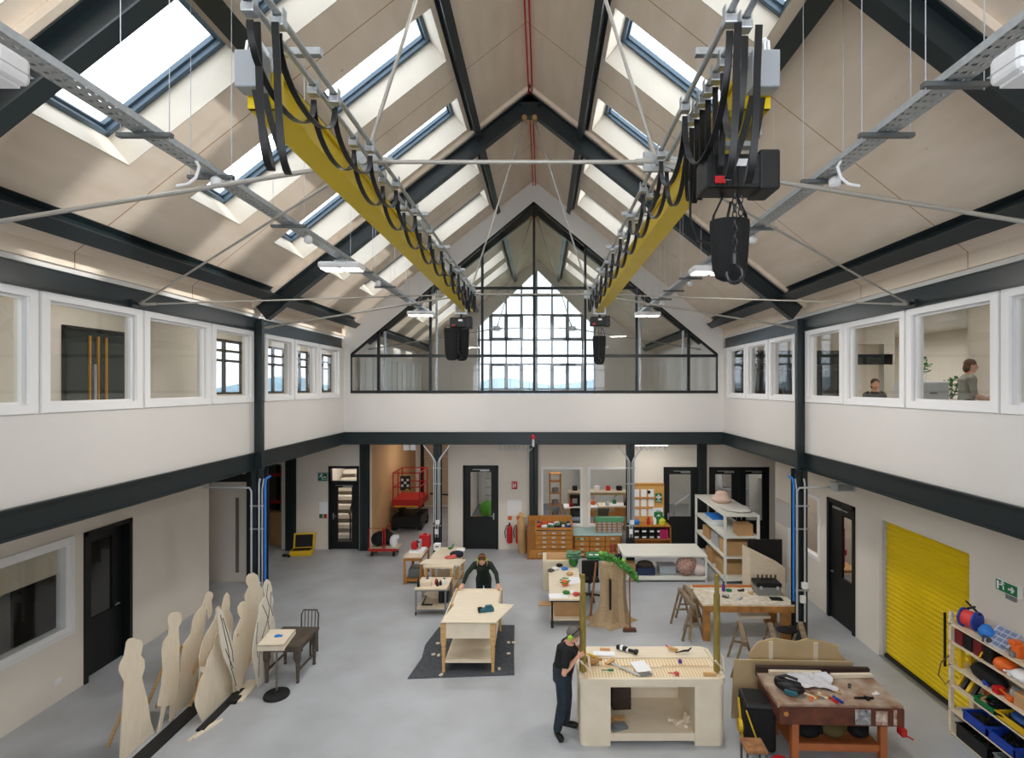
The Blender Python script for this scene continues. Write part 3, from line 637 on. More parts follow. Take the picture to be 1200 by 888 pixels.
# conduits on the columns
def conduit_set(x,y,lab,blue=None,splay=False):
    t=thing('conduit_run',lab,'conduits',(x,y,0)); yy=-.13
    if splay:
        for k,dx in enumerate((-.085,-.035,.035,.085)):
            sg=-1 if dx<0 else 1; zt=3.02+.05*abs(k-1.5)
            MB().tube([(dx,yy,.78 if k in(1,2) else 1.2),(dx,yy,zt-.12),(dx+sg*.05,yy,zt),(dx+sg*.3,yy,zt+.33)],.017).build('conduit',M_lgrey,t,smooth=True)
    else:
        for k,dx in enumerate((-.1,.05)):
            sg=-1 if (dx<0)==(x<0) else 1
            MB().tube([(dx,yy,.5),(dx,yy,3.2),(dx+.02*sg,yy,3.3)] if k else [(dx,yy,.5),(dx,yy,3.05),(dx+.04*(-1 if x<0 else 1),yy,3.12),(dx+.9*(-1 if x<0 else 1),yy-.05,3.14)],.02).build('conduit',M_lgrey,t,smooth=True)
        sx=1 if x<0 else -1
        b=MB().tube([(sx*.16,yy+.02,.9),(sx*.16,yy+.02,3.2),(sx*.17,yy+.04,3.3),(sx*.24,yy+.08,3.34)],.022).build('air_pipe',M_lblue,t,smooth=True)
        MB().tube([(sx*.12,yy-.02,.9),(sx*.12,yy-.02,3.1),(sx*.15,yy-.02,3.3)],.014).build('conduit',M_lgrey,t,smooth=True)
    for z in (1.1,2.3,2.75): MB().bx(-.13,.13,yy-.01,yy+.02,z,z+.03).build('clip_strap',M_galv,t)
    m=MB(); m.box((0,yy-.02,.95),(.1,.07,.14),bev=.01).box((.03,yy-.03,1.22),(.11,.08,.12),bev=.01); m.build('socket_box',M_frame,t)
    return t
conduit_set(-3.04,15.55,'four pale conduits splaying out at the top of the column in front of the corridor',splay=True)
conduit_set(2.53,15.55,'pale conduits on the column beside the pinboard',splay=True)
conduit_set(XL+.11,10.65,'conduits and blue air pipe on the left hall column')
conduit_set(XR-.11,10.65,'conduits and blue air pipe on the right hall column')
# left wall: window with blind, black door, socket
w=sroot('window_160'); m=MB()
for a,b,p,q in ((6.8,6.9,1.05,2.55),(8.84,8.93,1.05,2.55),(6.9,8.84,1.05,1.14),(6.9,8.84,2.47,2.55)): m.bx(GL-.14,GL+.02,a,b,p,q)
for a,b,p,q in ((6.79,8.931,.99,1.052),(6.79,8.931,2.548,2.61),(6.72,6.79,.99,2.61),(8.931,9.0,.99,2.61)): m.bx(GL-.021,GL+.035,a,b,p,q)
m.build('window_frame',M_frame,w); MB().bx(GL-.08,GL-.07,6.8,8.93,1.05,2.55).build('glass_pane',M_glass,w)
MB().bx(GL-.13,GL-.125,6.85,8.88,2.02,2.5).build('roller_blind',mat('blind_fabric',(196,188,170),.8),w)
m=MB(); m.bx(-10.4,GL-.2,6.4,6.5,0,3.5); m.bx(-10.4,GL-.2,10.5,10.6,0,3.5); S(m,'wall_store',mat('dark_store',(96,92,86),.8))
w=sroot('door_5'); m=MB(); m.bx(GL-.2,GL+.03,9.2,9.27,0,2.6).bx(GL-.2,GL+.03,10.2,10.27,0,2.6).bx(GL-.2,GL+.03,9.2,10.27,2.53,2.6); m.build('door_frame',M_black,w)
m=MB(); wall(m,'x',GL-.17,.05,9.27,10.2,.01,2.53,[(9.5,9.97,1.0,2.35)]); lf=m.build('door_leaf',M_black,w); MB().bx(GL-.15,GL-.14,9.5,9.97,1.0,2.35).build('glass_pane',M_glass,w)
MB().tube([(GL-.12,10.08,1.05),(GL-.07,10.08,1.05),(GL-.07,9.98,1.05)],.011).build('door_handle',M_galv,lf)
single(MB().bx(0,.015,-.06,.06,-.045,.045,bev=.006),'wall_socket','white double socket low on the left wall below the window','socket',M_frame,(GL,8.72,.33))
# right wall: yellow shutter, glazed door, window, exit sign
w=sroot('door_6'); m=MB()
nsl=30
pr=[]
for k in range(nsl+1):
    z=2.6*k/nsl; pr+= [(GR+.13,z),(GR+.105,z+.02),(GR+.105,z+.055),(GR+.13,z+.075)] if k<nsl else [(GR+.13,2.6)]
vs=[(x,y,z) for x,z in pr for y in (8.04,10.2)]
m.add(vs,[(2*i,2*i+1,2*i+3,2*i+2) for i in range(len(pr)-1)]); m.build('shutter_curtain',mat('shutter_yellow',(226,196,14),.42),w)
MB().bx(GR+.06,GR+.14,8.0,8.06,0,2.6).bx(GR+.06,GR+.14,10.15,10.2,0,2.6).build('guide_rail',M_lgrey,w)
MB().bx(GR+.07,GR+.16,8.04,10.2,.0,.07).build('bottom_bar',M_black,w); MB().bx(GR-.02,GR+.1,8.04,10.2,.0,.015).build('floor_track',M_galv,w)
w=sroot('door_7'); m=MB(); m.bx(GR-.03,GR+.15,10.97,11.05,0,2.64).bx(GR-.03,GR+.15,11.95,12.03,0,2.64).bx(GR-.03,GR+.15,10.97,12.03,2.56,2.64); m.build('door_frame',M_black,w)
m=MB(); wall(m,'x',GR+.03,.05,11.05,11.95,.01,2.56,[(11.13,11.52,1.0,2.33)]); lf=m.build('door_leaf',M_black,w); MB().bx(GR+.05,GR+.06,11.13,11.52,.95,2.33).build('glass_pane',M_glassc,w)
MB().bx(GR-.02,GR+.03,11.5,11.8,2.45,2.5).bx(GR-.035,GR-.02,11.2,11.6,2.47,2.49).build('door_closer',M_galv,lf); MB().tube([(GR+.03,11.85,1.05),(GR-.03,11.85,1.05),(GR-.03,11.75,1.05)],.011).build('door_handle',M_galv,lf)
w=sroot('window_161'); m=MB()
for a,b,p,q in ((12.35,12.43,1.07,2.55),(13.62,13.7,1.07,2.55),(12.43,13.62,1.07,1.15),(12.43,13.62,2.47,2.55)): m.bx(GR-.03,GR+.12,a,b,p,q)
m.build('window_frame',M_frame,w); MB().bx(GR+.05,GR+.06,12.35,13.7,1.07,2.55).build('glass_pane',M_glassc,w)
m=MB(); m.bx(9.4,9.5,10.5,14.5,0,3.5); m.bx(GR+.2,9.5,10.4,10.5,0,3.5); S(m,'wall_store',mat('store_cream',(206,190,164),.7))
t=thing('tool_store_shelf','shelves of dark tools seen through the glazed door in the right wall','shelves',(8.6,12.7,0))
for z in (.3,.8,1.3,1.8,2.3): MB().bx(-.3,.3,-1.2,1.2,z,z+.03).build('shelf',M_pine,t)
for y in (-1.2,0,1.17): MB().bx(-.3,.3,y,y+.03,0,2.4).build('side_panel',M_pine,t)
for k in range(16): single(MB().box((0,0,.12),(.22,.2,.2+.12*R.random()),R.random(),bev=.02),'tool_case','%s tool case on the store shelves behind the right wall, %s shelf, %s along'%(['black','grey','red','brown'][k%4],['lowest','second','third','top'][k//4],['first','second','third','fourth'][k%4]),'tool case',[M_blackpl,M_grey,M_red,M_card][k%4],(8.45,11.75+(k%4)*.55,.33+.5*(k//4)),group='tool cases in the store')
for k in range(6): single(MB().bar((0,0,0),(0,0,.9+.1*(k%3)),.035).box((0,0,.35),(.09,.09,.12)),'sash_clamp','black sash clamp standing inside the small window by the right column, %s along'%['first','second','third','fourth','fifth','sixth'][k],'clamp',M_blackpl if k%3 else M_redpaint,(7.0,12.5+k*.19,.9),group='sash clamps')
single(MB().bx(-.25,.25,-.7,.7,.84,.9).bx(-.2,-.15,-.65,-.6,0,.84).bx(-.2,-.15,.6,.65,0,.84).bx(.15,.2,-.65,-.6,0,.84).bx(.15,.2,.6,.65,0,.84),'tool_bench','narrow wooden bench behind the small window by the right column','bench',M_pine,(7.0,13.0,0))
t=thing('exit_sign','green exit sign with white arrow on the right wall above the storage rack','exit sign',(GR,7.33,2.3))
MB().bx(-.05,0,-.19,.19,-.03,.14,bev=.01).build('sign_body',M_frame,t); MB().bx(-.058,-.05,-.16,.17,-.015,.125).build('sign_face',M_green,t)
m=MB(); running_man(m,-.06,.07,.06,.13,'y',-1); m.bar((-.061,-.03,.055),(-.061,-.12,.055),.022,.006,(1,0,0)); m.bar((-.061,-.12,.055),(-.061,-.08,.09),.022,.006,(1,0,0)); m.bar((-.061,-.12,.055),(-.061,-.08,.02),.022,.006,(1,0,0)); m.bx(-.063,-.058,.12,.15,-.0,.11); m.build('pictogram',M_paper,t)
MB().bx(-.03,0,-.1,.05,-.1,-.03).build('test_unit',M_grey,t)
single(MB().bx(-.012,0,-.42,.42,-.32,.32),'wall_panel','grey flat panel on the right wall beyond the right column','panel',mat('grey_panel',(196,192,188),.6),(GR,14.28,1.75))
single(MB().bx(-.02,0,-.12,.12,-.5,.5),'wall_trunking','white trunking on the right wall just beyond the right column','trunking',M_frame,(GR,13.83,.95))
t=thing('wall_heater','pale air vent box under the gallery floor by the right column','vent',(5.75,10.3,3.1)); MB().bx(-.2,.2,-.1,.1,0,.18,bev=.01).build('case',M_lgrey,t); MB().bx(-.15,.15,-.11,-.1,.03,.15).build('grille',M_grey,t)
# workshop seen through the back windows
def work_table(x,y,lab,lx=1.4,ly=.7,h=.85):
    t=thing('work_table',lab,'table',(x,y,0)); MB().bx(-lx/2,lx/2,-ly/2,ly/2,h-.05,h).build('table_top',M_ply,t)
    MB().bx(-lx/2+.05,lx/2-.05,-ly/2+.05,-ly/2+.08,h-.15,h-.05).build('rail',M_pine,t)
    for a in (-1,1):
        for b in (-1,1): MB().bar((a*(lx/2-.06),b*(ly/2-.06),0),(a*(lx/2-.06),b*(ly/2-.06),h-.05),.06).build('leg',M_pine,t)
    return t
work_table(1.35,19.2,'pale work table in the left half of the workshop window view',1.2); work_table(2.75,19.4,'pale work table in the right half of the workshop window view',1.5)
work_table(2.2,21.8,'far work table against the workshop end wall',2.4,.6,.9)
single(MB().bx(-.6,.6,-.3,.3,0,.01).bx(-.4,.1,-.2,.2,.01,.03),'drawing_sheet','white drawings spread on the left workshop table','paper',M_paper,(1.35,19.2,.85)); single(MB().bx(-.5,.4,-.28,.2,0,.012),'drawing_sheet','white drawings spread on the right workshop table','paper',M_paper,(2.7,19.4,.85))
t=thing('tall_rack','tall narrow wooden rack in the workshop behind the left window','rack',(.42,18.2,0))
for x in (-.18,.18):
    for y in (-.15,.15): MB().bx(x-.025,x+.025,y-.025,y+.025,0,2.2).build('upright',M_oak,t)
for z in (.3,.7,1.1,1.5,1.9,2.15): MB().bx(-.2,.2,-.17,.17,z,z+.03).build('shelf',M_oak,t)
for k in range(4): single(MB().box((0,0,.08),(.2,.16,.16),.3*k,bev=.02),'storage_tin','grey tin on the tall narrow rack, %s from the floor'%['first','second','third','fourth'][k],'tin',M_grey,(.42,18.2,.33+.4*k))
def stool_chair(x,y,lab,mt):
    t=thing('work_chair',lab,'chair',(x,y,0)); MB().bx(-.2,.2,-.2,.2,.44,.48,bev=.01).build('seat',mt,t)
    for a in (-1,1):
        for b in (-1,1): MB().bar((a*.2,b*.2,0),(a*.15,b*.15,.44),.03).build('leg',mt,t)
    MB().bx(-.2,.2,.17,.2,.6,.9).bx(-.18,-.15,.17,.2,.46,.6).bx(.15,.18,.17,.2,.46,.6).build('backrest',mt,t)
stool_chair(1.15,18.4,'black chair before the left workshop table',M_blackpl); stool_chair(2.1,18.4,'brown wooden chair before the right workshop table',M_dwood); stool_chair(2.7,18.5,'orange wooden chair before the right workshop table',M_oak)
t=thing('sewing_machine','black machine standing on the left workshop table','machine',(1.15,19.1,.88)); MB().bx(-.2,.2,-.1,.1,0,.06).bx(.08,.2,-.08,.08,.06,.34).bx(-.2,.2,-.08,.08,.26,.4,bev=.02).bx(-.18,-.1,-.05,.05,.1,.27).build('body',M_blackpl,t)
for k in range(5): single(MB().box((0,0,.09),(.2,.18,.18),.5*k,bev=.02),'tool_box','%s box on the far workshop table, %s from the left'%(['black','grey','white','red','black'][k],['first','second','third','fourth','fifth'][k]),'box',[M_blackpl,M_grey,M_paper,M_red,M_blackpl][k],(1.3+k*.45,21.8,.9))
t=thing('wall_shelf','wooden wall shelf on the workshop end wall','shelf',(.95,23.35,2.0)); MB().bx(-.6,.6,-.25,.05,0,.04).bx(-.6,.6,-.02,.05,-.3,.3).build('shelf_board',M_oak,t)
# behind the centre door: green plant bag and ladder ; behind the right door: pale handrail
t=thing('green_sack','bright green sack of props behind the centre door','sack',(-1.85,18.0,0)); MB().ball((0,0,1.0),(.28,.25,.3)).ball((.1,0,.7),(.22,.2,.2)).build('sack',mat('bright_green_cloth',(96,170,52),.7,bump=.3,scale=10),t,smooth=True); MB().bx(-.5,.3,-.2,.2,0,.75).build('carton',M_card,t)
t=thing('step_ladder','silver ladder standing behind the centre door','ladder',(-2.0,19.6,0))
for x in (-.2,.2): MB().bar((x,0,0),(x*.7,.5,2.5),.06).build('stile',M_galv,t)
for k in range(8): MB().bar((-.19,k*.06+.03,.3*k+.2),(.19,k*.06+.03,.3*k+.2),.04).build('rung',M_galv,t)
single(MB().tube([(4.3,17.6,1.2),(5.6,20.5,1.0),(5.6,20.5,0)],.04).tube([(4.3,17.6,0),(4.3,17.6,1.2)],.04),'handrail','pale handrail in the passage behind the right black door','handrail',M_lgrey)
t=thing('passage_shelf','metal shelving in the passage behind the double doors','shelving',(6.9,19.5,0))
for z in (.2,.8,1.4,2.0): MB().bx(-.5,.5,-.25,.25,z,z+.04).build('shelf',M_lgrey,t)
for x in (-.5,.46): MB().bx(x,x+.04,-.25,.25,0,2.2).build('upright',M_lgrey,t)
# side rooms upstairs
w=sroot('door_8'); m=MB(); X0=GL-.19
m.bx(X0-.02,X0+.04,9.0,9.06,3.95,6.14).bx(X0-.02,X0+.04,10.4,10.46,3.95,6.14).bx(X0-.02,X0+.04,9.0,10.46,6.08,6.14); m.build('door_frame',M_black,w)
m=MB(); m.bx(X0,X0+.02,9.06,10.4,3.96,6.08); m.build('door_leaf',mat('dark_glass_leaf',(52,58,56),.2,spec=.6),w)
m=MB()
for y in (9.5,9.68,9.86): m.bx(X0+.02,X0+.05,y,y+.03,3.96,6.0)
m.build('edge_strip',mat('amber_edge',(190,140,60),.5),w); MB().bx(X0+.02,X0+.06,9.58,9.64,4.6,5.5).build('pull_handle',M_galv,w)
# ================================================================ yellow crane beams, festoon cables, hoists, cable trays, lamps
def loop(m,x,y0,y1,z,h,w=.034,t=.007,n=14):
    ym,a=(y0+y1)/2,(y1-y0)/2; pts=[(x,y0,z-.03)]
    for i in range(n+1):
        th=math.pi*i/n; pts.append((x,ym-a*math.cos(th)*(1-.12*math.sin(th)),z-.06-h*math.sin(th)**.8))
    pts.append((x,y1,z-.03)); m.ribbon(pts,(1,0,0),w,t)
def crane(name,lab,xc,railx,stations,ends,boxx):
    z0=EYE+1.55; h=.2; y0,y1=ends; t=thing(name,lab,'crane beam',(xc,y0,z0),0,'yellow crane beams')
    m=MB(); m.ibeam((xc,y0,z0+h/2),(xc,y1,z0+h/2),.19,h,(0,0,1),.03,.15)
    for y in (y0+.01,y1-.01): m.bx(xc-.095,xc+.095,y-.012,y+.012,z0,z0+h)
    m.build('girder',M_yel,t,world=True)
    for rx in railx:
        MB().tube([(rx,2.5,EYE+1.85),(rx,y1+.15,EYE+1.85)],.017,10).build('festoon_rail',M_galv,t,world=True,smooth=True)
    sg=1 if railx[0]>xc else -1
    for y in (3.05,4.5,5.9,7.3,8.7,10.1,11):
        m=MB(); xa=min(railx)-.06; xb=max(railx)+.06
        m.bx(min(xa,xc-.05),max(xb,xc+.05),y-.02,y+.02,EYE+1.875,EYE+1.915); m.bx(xc-.025,xc+.025,y-.02,y+.02,z0+h,EYE+1.88); m.build('rail_bracket',M_galv,t,world=True)
    for yc in (4.38,10.65):
        m=MB(); m.bx(xc-.06,xc+.06,yc-.05,yc+.05,z0+h,z0+h+.06); m.bar((xc,yc,z0+h),(CX+(NODE_X if xc>0 else -NODE_X),yc,NODE_Z),.05); m.build('suspension_bracket',M_galv,t,world=True)
    m=MB(); m.bx(boxx-.075,boxx+.075,y0-.12,y0-.02,z0+.06,z0+.26,bev=.008); b=m.build('junction_box',mat('box_grey',(150,154,158),.5),t,world=True)
    m=MB()
    for k in range(4): m.tube([(boxx-.04+.025*k,y0-.07,z0+.26),(boxx-.03+.02*k,y0-.07,z0+.33),(boxx+.02,y0-.05,z0+.36),(boxx+.05,y0,z0+.3)],.008)
    m.build('white_cable',M_frame,b,world=True)
    for rx,sts in zip(railx,stations):
        for i,(y,hd) in enumerate(sts):
            m=MB(); m.bx(rx-.032,rx+.032,y-.03,y+.03,EYE+1.785,EYE+1.83,bev=.006).bx(rx-.03,rx-.022,y-.02,y+.02,EYE+1.82,EYE+1.88).bx(rx+.022,rx+.03,y-.02,y+.02,EYE+1.82,EYE+1.88); tr=m.build('cable_trolley',M_galv,t,world=True)
            if i+1<len(sts):
                m=MB(); loop(m,rx,y,sts[i+1][0],EYE+1.79,hd); m.build('festoon_cable',M_blackrub,tr,world=True,smooth=True)
    return t
stA=[(2.68,.21),(3.4,.2),(4.1,.21),(4.82,.21),(5.54,.21),(6.26,.21),(6.98,.21),(7.7,.22),(8.4,.22),(9.0,.24),(9.5,.26),(9.9,.28),(10.2,.3),(10.45,0)]
stB=[(y-.1,h+.02) for y,h in stA]
g1=crane('crane_girder','left yellow crane beam with evenly looped flat cables along it',-1.55,(-1.405,-1.315),(stB,stA),(3.0,11.2),-1.58)
stC=[(2.66,.42),(3.5,.26),(4.2,.22),(4.95,.2),(5.7,.2),(6.4,.2),(7.1,.2),(7.8,.2),(8.5,.22),(9.2,.22),(9.8,.24),(10.3,.26),(10.8,0)]
stD=[(2.7,.4),(3.02,.5),(3.16,.52),(3.3,.54),(3.42,.52),(3.54,.5),(3.66,.44),(3.8,.34),(4.4,.22),(5.1,.2),(5.8,.2),(6.5,.2),(7.2,.2),(7.9,.2),(8.6,.22),(9.3,.24),(9.9,.26),(10.4,0)]
g2=crane('crane_girder','right yellow crane beam with cables bunched above the big hoist',1.175,(.925,1.015),(stC,stD),(3.0,11.2),1.2)
def feed(g,rx,y,bx,by,bz,zb):
    pts=[]; n=16; ztop=EYE+1.79
    for i in range(n+1):
        f=i/n; th=math.pi*f; x=rx+(bx-rx)*max(0,(f-.5)*2)**1.5
        zz=(ztop if f<.5 else bz); z=zb+(zz-zb)*(1-math.sin(th)**.75)
        yy=y+.02+(by-y)*(.5-.5*math.cos(th)) if f>0 else y
        pts.append((x,yy,z))
    m=MB(); m.ribbon([(rx,y,ztop)]+pts[1:],(1,0,0),.036,.007); m.build('feed_cable',M_blackrub,g,world=True,smooth=True)
feed(g1,-1.405,2.64,-1.55,2.88,EYE+1.6,EYE+1.12); feed(g1,-1.315,2.64,-1.5,2.88,EYE+1.58,EYE+1.1)
feed(g2,.96,2.64,1.14,2.9,EYE+1.58,EYE+1.08); feed(g2,1.07,2.66,1.2,2.92,EYE+1.58,EYE+1.06)
def chain(m,x,y,z0,z1,s=.022):
    n=int((z1-z0)/(s*1.5))
    for k in range(n):
        M=Mx.Translation((x,y,z0+(k+.5)*s*1.5))@Mx.Rotation(rad(90*(k%2)),4,'Z')@Mx.Rotation(rad(90),4,'X')@Mx.Diagonal((.7,1.15,1,1)); m.torus((0,0,0),s*.75,s*.2,M,8,5)
def hoist(lab,x,y,zt,s,bag,flip=1,bx=0.0,two=False):
    """zt: underside of girder; s: scale; bag (w,h,top drop)"""
    t=thing('chain_hoist',lab,'hoist',(x,y,zt),0,'black chain hoists')
    m=MB()
    for dx in (-.1,.1):
        m.bx(dx-.012,dx+.012,-.1,.1,-.1,.06)
        for dy in (-.06,.06): m.lathe([(.03,-.02),(.03,.02)],(dx*.8,dy,.03),12,Mx.Identity(4))
    m.bx(-.12,.12,-.03,.03,-.13,-.1); m.build('trolley',M_galv,t)
    m=MB(); m.bx(-.02*s,.02*s,-.02,.02,-.2*s,-.1).bx(-.21*s,.21*s,-.1*s,.1*s,-.40*s,-.2*s,bev=.02*s).bx(.1*s*flip,.22*s*flip,-.11*s,.11*s,-.41*s,-.18*s,bev=.015*s)
    for k in range(7): m.bx((-.2+k*.03)*s*flip-.004,(-.2+k*.03)*s*flip+.004,-.108*s,.108*s,-.39*s,-.21*s)
    mo=m.build('motor',M_blackpl,t)
    MB().bx(-.04*s,.04*s,-.112*s,-.1*s,-.28*s,-.24*s).build('rating_label',M_paper,mo)
    MB().bx(-.16*s,-.1*s,-.115*s,-.1*s,-.38*s,-.34*s).build('red_tag',M_red,mo)
    w,h,dr=bag
    def mkbag(cx,cy):
        m=MB(); a,b=w/2,w*.36; bm=[]
        rings=[(1.0,0),(1.02,-.1*h),(.95,-.5*h),(.88,-.8*h),(.7,-.95*h),(.4,-h)]
        m.lathe([(r*a,dz) for r,dz in rings],(cx,cy,zt and -dr),12,Mx.Identity(4),1,.75); o=m.build('chain_bag',M_bag,t,smooth=True)
        m=MB()
        for sx in (-1,1): m.ribbon([(cx+sx*a*.9,cy,-dr-.08*h),(cx+sx*a*.8,cy,-dr+.1*h),(cx+sx*a*.25,cy,-.38*s)],(0,1,0),.03*s,.008)
        m.build('bag_strap',M_bag,o)
    mkbag(bx,.05)
    if two: mkbag(bx-w*.55,-.12)
    m=MB(); chain(m,bx-.03*s,-.12*s if not two else -.2,-dr-h*.75,-.4*s,.026*s); chain(m,bx+.03*s,-.05*s,-dr,-.4*s,.026*s); m.build('chain',M_galv if s<.5 else mat('blackened_chain',(58,58,60),.35,.8),t)
    m=MB(); hz=-dr-h*.75; m.tube([(bx-.03*s,-.12*s,hz+.03),(bx-.03*s,-.12*s,hz-.03*s)],.02*s); 
    m.tube([(bx-.03*s+.045*s*math.sin(a),-.12*s,hz-.085*s+.05*s*math.cos(a)) for a in [k*.45 for k in range(0,12)]],.013*s); m.build('hook',mat('blackened_chain',(58,58,60),.35,.8),t)
    return t
hoist('big black chain hoist with hanging chain bag under the right crane beam near the viewer',1.15,3.2,EYE+1.55,1.0,(.24,.36,.55),1,-.02)
hoist('small black hoist with two bags under the far end of the left crane beam',-1.6,10.55,EYE+1.55,1.0,(.3,.62,.42),1,-.0,True)
hoist('small black hoist with one bag under the far end of the right crane beam',1.12,10.6,EYE+1.55,.9,(.26,.56,.55),1,0)
# control cable hanging from the bunch to the near bag
m=MB(); m.tube([(.93,3.4,EYE+1.3),(.92,3.35,EYE+1.05),(.95,3.3,EYE+.9),(1.02,3.25,EYE+.86),(1.08,3.2,EYE+.92),(1.12,3.2,EYE+1.1)],.008); single(m,'control_cable','thin black control cable looping to the big hoist bag','cable',M_blackrub,smooth=True)
# cable trays
TRZ=EYE+1.87
def tray(xc,lab,y0,y1,braks):
    t=thing('cable_tray',lab,'cable tray',(xc,y0,TRZ),0,'galvanised cable trays')
    m=MB(); w=.078
    for sx in (-1,1): m.bx(xc+sx*w-.004,xc+sx*w+.004,y0,y1,TRZ,TRZ+.05)
    n=int((y1-y0)/.08)
    for k in range(n):
        y=y0+.04+k*.08; m.bx(xc-w,xc+w,y-.026,y+.026,TRZ-.002,TRZ+.002)
    for dx in (-.05,0,.05): m.bx(xc+dx-.01,xc+dx+.01,y0,y1,TRZ-.003,TRZ)
    m.build('perforated_channel',M_galv,t,world=True)
    m=MB(); 
    for dx in (-.05,-.015,.03): m.tube([(xc+dx,y0,TRZ+.015),(xc+dx,y1-.2,TRZ+.015)],.011,6)
    m.build('cable_bundle',mat('grey_cable',(150,152,154),.5),t,world=True)
    m=MB(); m.tube([(xc-.1,y1,TRZ+.02),(xc,y1+.1,TRZ),(xc+.06,y1+.2,TRZ-.03)],.02); m.build('end_bend',M_galv,t,world=True)
    for y in braks:
        m=MB(); m.bx(xc-.2,xc+.2,y-.022,y+.022,TRZ-.035,TRZ-.005); b=m.build('strut_bracket',mat('dark_galvanised',(104,108,108),.45,.4),t,world=True)
        for dx in (-.18,.18):
            m=MB(); m.tube([(xc+dx,y,TRZ-.05),(xc+dx,y,cz(xc+dx))],.0035,5); m.build('suspension_wire',M_lgrey,b,world=True)
BR=[2.6,3.96,4.75,6.2,8.7,10.0,11.0,12.2,13.5]
tray(-2.93,'galvanised cable tray on wires over the left half of the hall',1.2,14.2,BR)
tray(2.53,'galvanised cable tray on wires over the right half of the hall',1.2,14.0,[3.3,3.96,4.85,6.3,9.2,10.4,11.4,12.4,13.4])
def highbay(x,y,lab,s=1.0):
    t=thing('highbay_lamp',lab,'ceiling lamp',(x,y,TRZ-.16),0,'highbay lamps on the trays')
    m=MB(); m.bx(-.3*s,.3*s,-.16*s,.16*s,0,.09*s,bev=.03*s); m.build('lamp_body',M_frame,t)
    MB().bx(-.1,.1,-.05,.05,.09*s,.13).bx(-.03,.03,-.02,.02,.12,.16).build('gear_box',M_lgrey,t)
    for sx in (-1,1): MB().bx(sx*.15*s-.12*s,sx*.15*s+.12*s,-.12*s,.12*s,-.012,.004).build('lamp_panel',mat('lamp_diffuser',(255,250,240),.5,emit=4),t)
    lamp(x,y,TRZ-.19,.5*s,.25*s,LEDP,(1,.95,.88))
for x,side in ((-2.93,'left'),(2.53,'right')):
    for k,y in enumerate((7.85,12.9) if side=='left' else (8.1,13.0)):
        highbay(x,y,'lit twin-panel white lamp under the %s cable tray, %s of its two'%(side,['nearer','farther'][k]))
    t=thing('ceiling_speaker','unlit white chamfered box hung under the %s cable tray near the viewer'%side,'box',(x+(.02 if side=='left' else .03),2.79,TRZ-.27))
    MB().bx(-.17,.17,-.1,.1,0,.15,bev=.03).bx(-.13,.13,-.07,.07,-.015,0).build('case',M_frame,t); MB().bx(-.03,.03,-.03,.03,.14,.28).build('bracket',M_lgrey,t); MB().bx(-.173,.173,-.103,.103,.055,.059).build('seam',M_lgrey,t)
    for k,y in enumerate((4.75,6.6,9.4,11.6)):
        single(MB().lathe([(.03,-.05),(.05,-.03),(.05,.02),(.02,.05)],n=12),'detector_head','small white round sensor on the %s cable tray, %s from the viewer'%(side,['first','second','third','fourth'][k]),'sensor',M_frame,(x+.05,y,TRZ-.06),smooth=True)
    sg=-1 if side=='left' else 1
    single(MB().tube([(x+sg*-.06,4.45,TRZ),(x+sg*-.1,4.43,TRZ-.06),(x-sg*.09,4.4,TRZ-.16),(x-sg*.04,4.38,TRZ-.22),(x+sg*.05,4.38,TRZ-.235)],.012),'drop_cable','white cable dropping from the %s tray to the tie rod'%side,'cable',M_frame,smooth=True)
# ================================================================ things on the hall floor
def leg4(t,xs,ys,h,w,mt,name='leg'):
    for x in xs:
        for y in ys: MB().bx(x-w/2,x+w/2,y-w/2,y+w/2,0,h).build(name,mt,t)
def turned(t,x,y,h,mt,s=1.0):
    MB().bx(x-.04*s,x+.04*s,y-.04*s,y+.04*s,h*.62,h).lathe([(.026*s,0),(.03*s,.03*h),(.022*s,.06*h),(.03*s,.35*h),(.036*s,.5*h),(.028*s,.53*h),(.042*s,.56*h),(.042*s,.6*h),(.03*s,.63*h)],(x,y,0),12).build('leg',mt,t,smooth=True)
M_prime=mat('primed_board',(224,216,202),.6,var=.03,scale=4)
# ---- plywood silhouettes, traced in the plane they stand in, 12 mm thick
def cut(label,X,pts,name='plywood_cutout',mt=None,pencil=None,lean=0.0):
    q=[]
    for px,py in pts:
        u=px/3.896+130; v=py/3.896+660; Y=F*X/(u-636); q.append((Y,max(0.012,EYE-(v-453)*Y/F)))
    y0=sum(a for a,b in q)/len(q)
    m=MB(); m.prism([(a-y0,b) for a,b in q],.014,Mx(((0,0,1,0),(1,0,0,0),(0,1,0,0),(0,0,0,1))))
    t=thing(name,label,'cutout figure',(X,y0,0),0,'plywood audience cutouts')
    m.build('panel',mt or M_ply2,t)
    for ln in pencil or ():
        g=MB(); g.tube([(.008,F*X/(px/3.896+130-636)-y0,EYE-(py/3.896+660-453)*(F*X/(px/3.896+130-636))/F) for px,py in ln],.006,5); g.build('pencil_line',M_rub,t)
    ys=[a for a,b in q if b<.35] or [a for a,b in q]
    ya,yb=min(ys)-y0,max(ys)-y0
    ym=(ya+yb)/2
    MB().bar((-.008,ym,1.0),(-.42,ym,.02),.04,.02,(0,1,0)).build('back_strut',M_pine,t)
    return t,y0
cut('plywood cutout of a standing figure in a long dress, nearest the viewer',-5.72,[(38,925),(50,700),(60,540),(36,490),(40,460),(60,420),(70,360),(80,345),(95,340),(115,346),(135,347),(142,362),(142,385),(135,420),(152,440),(152,480),(140,520),(152,570),(165,620),(180,720),(197,775)])
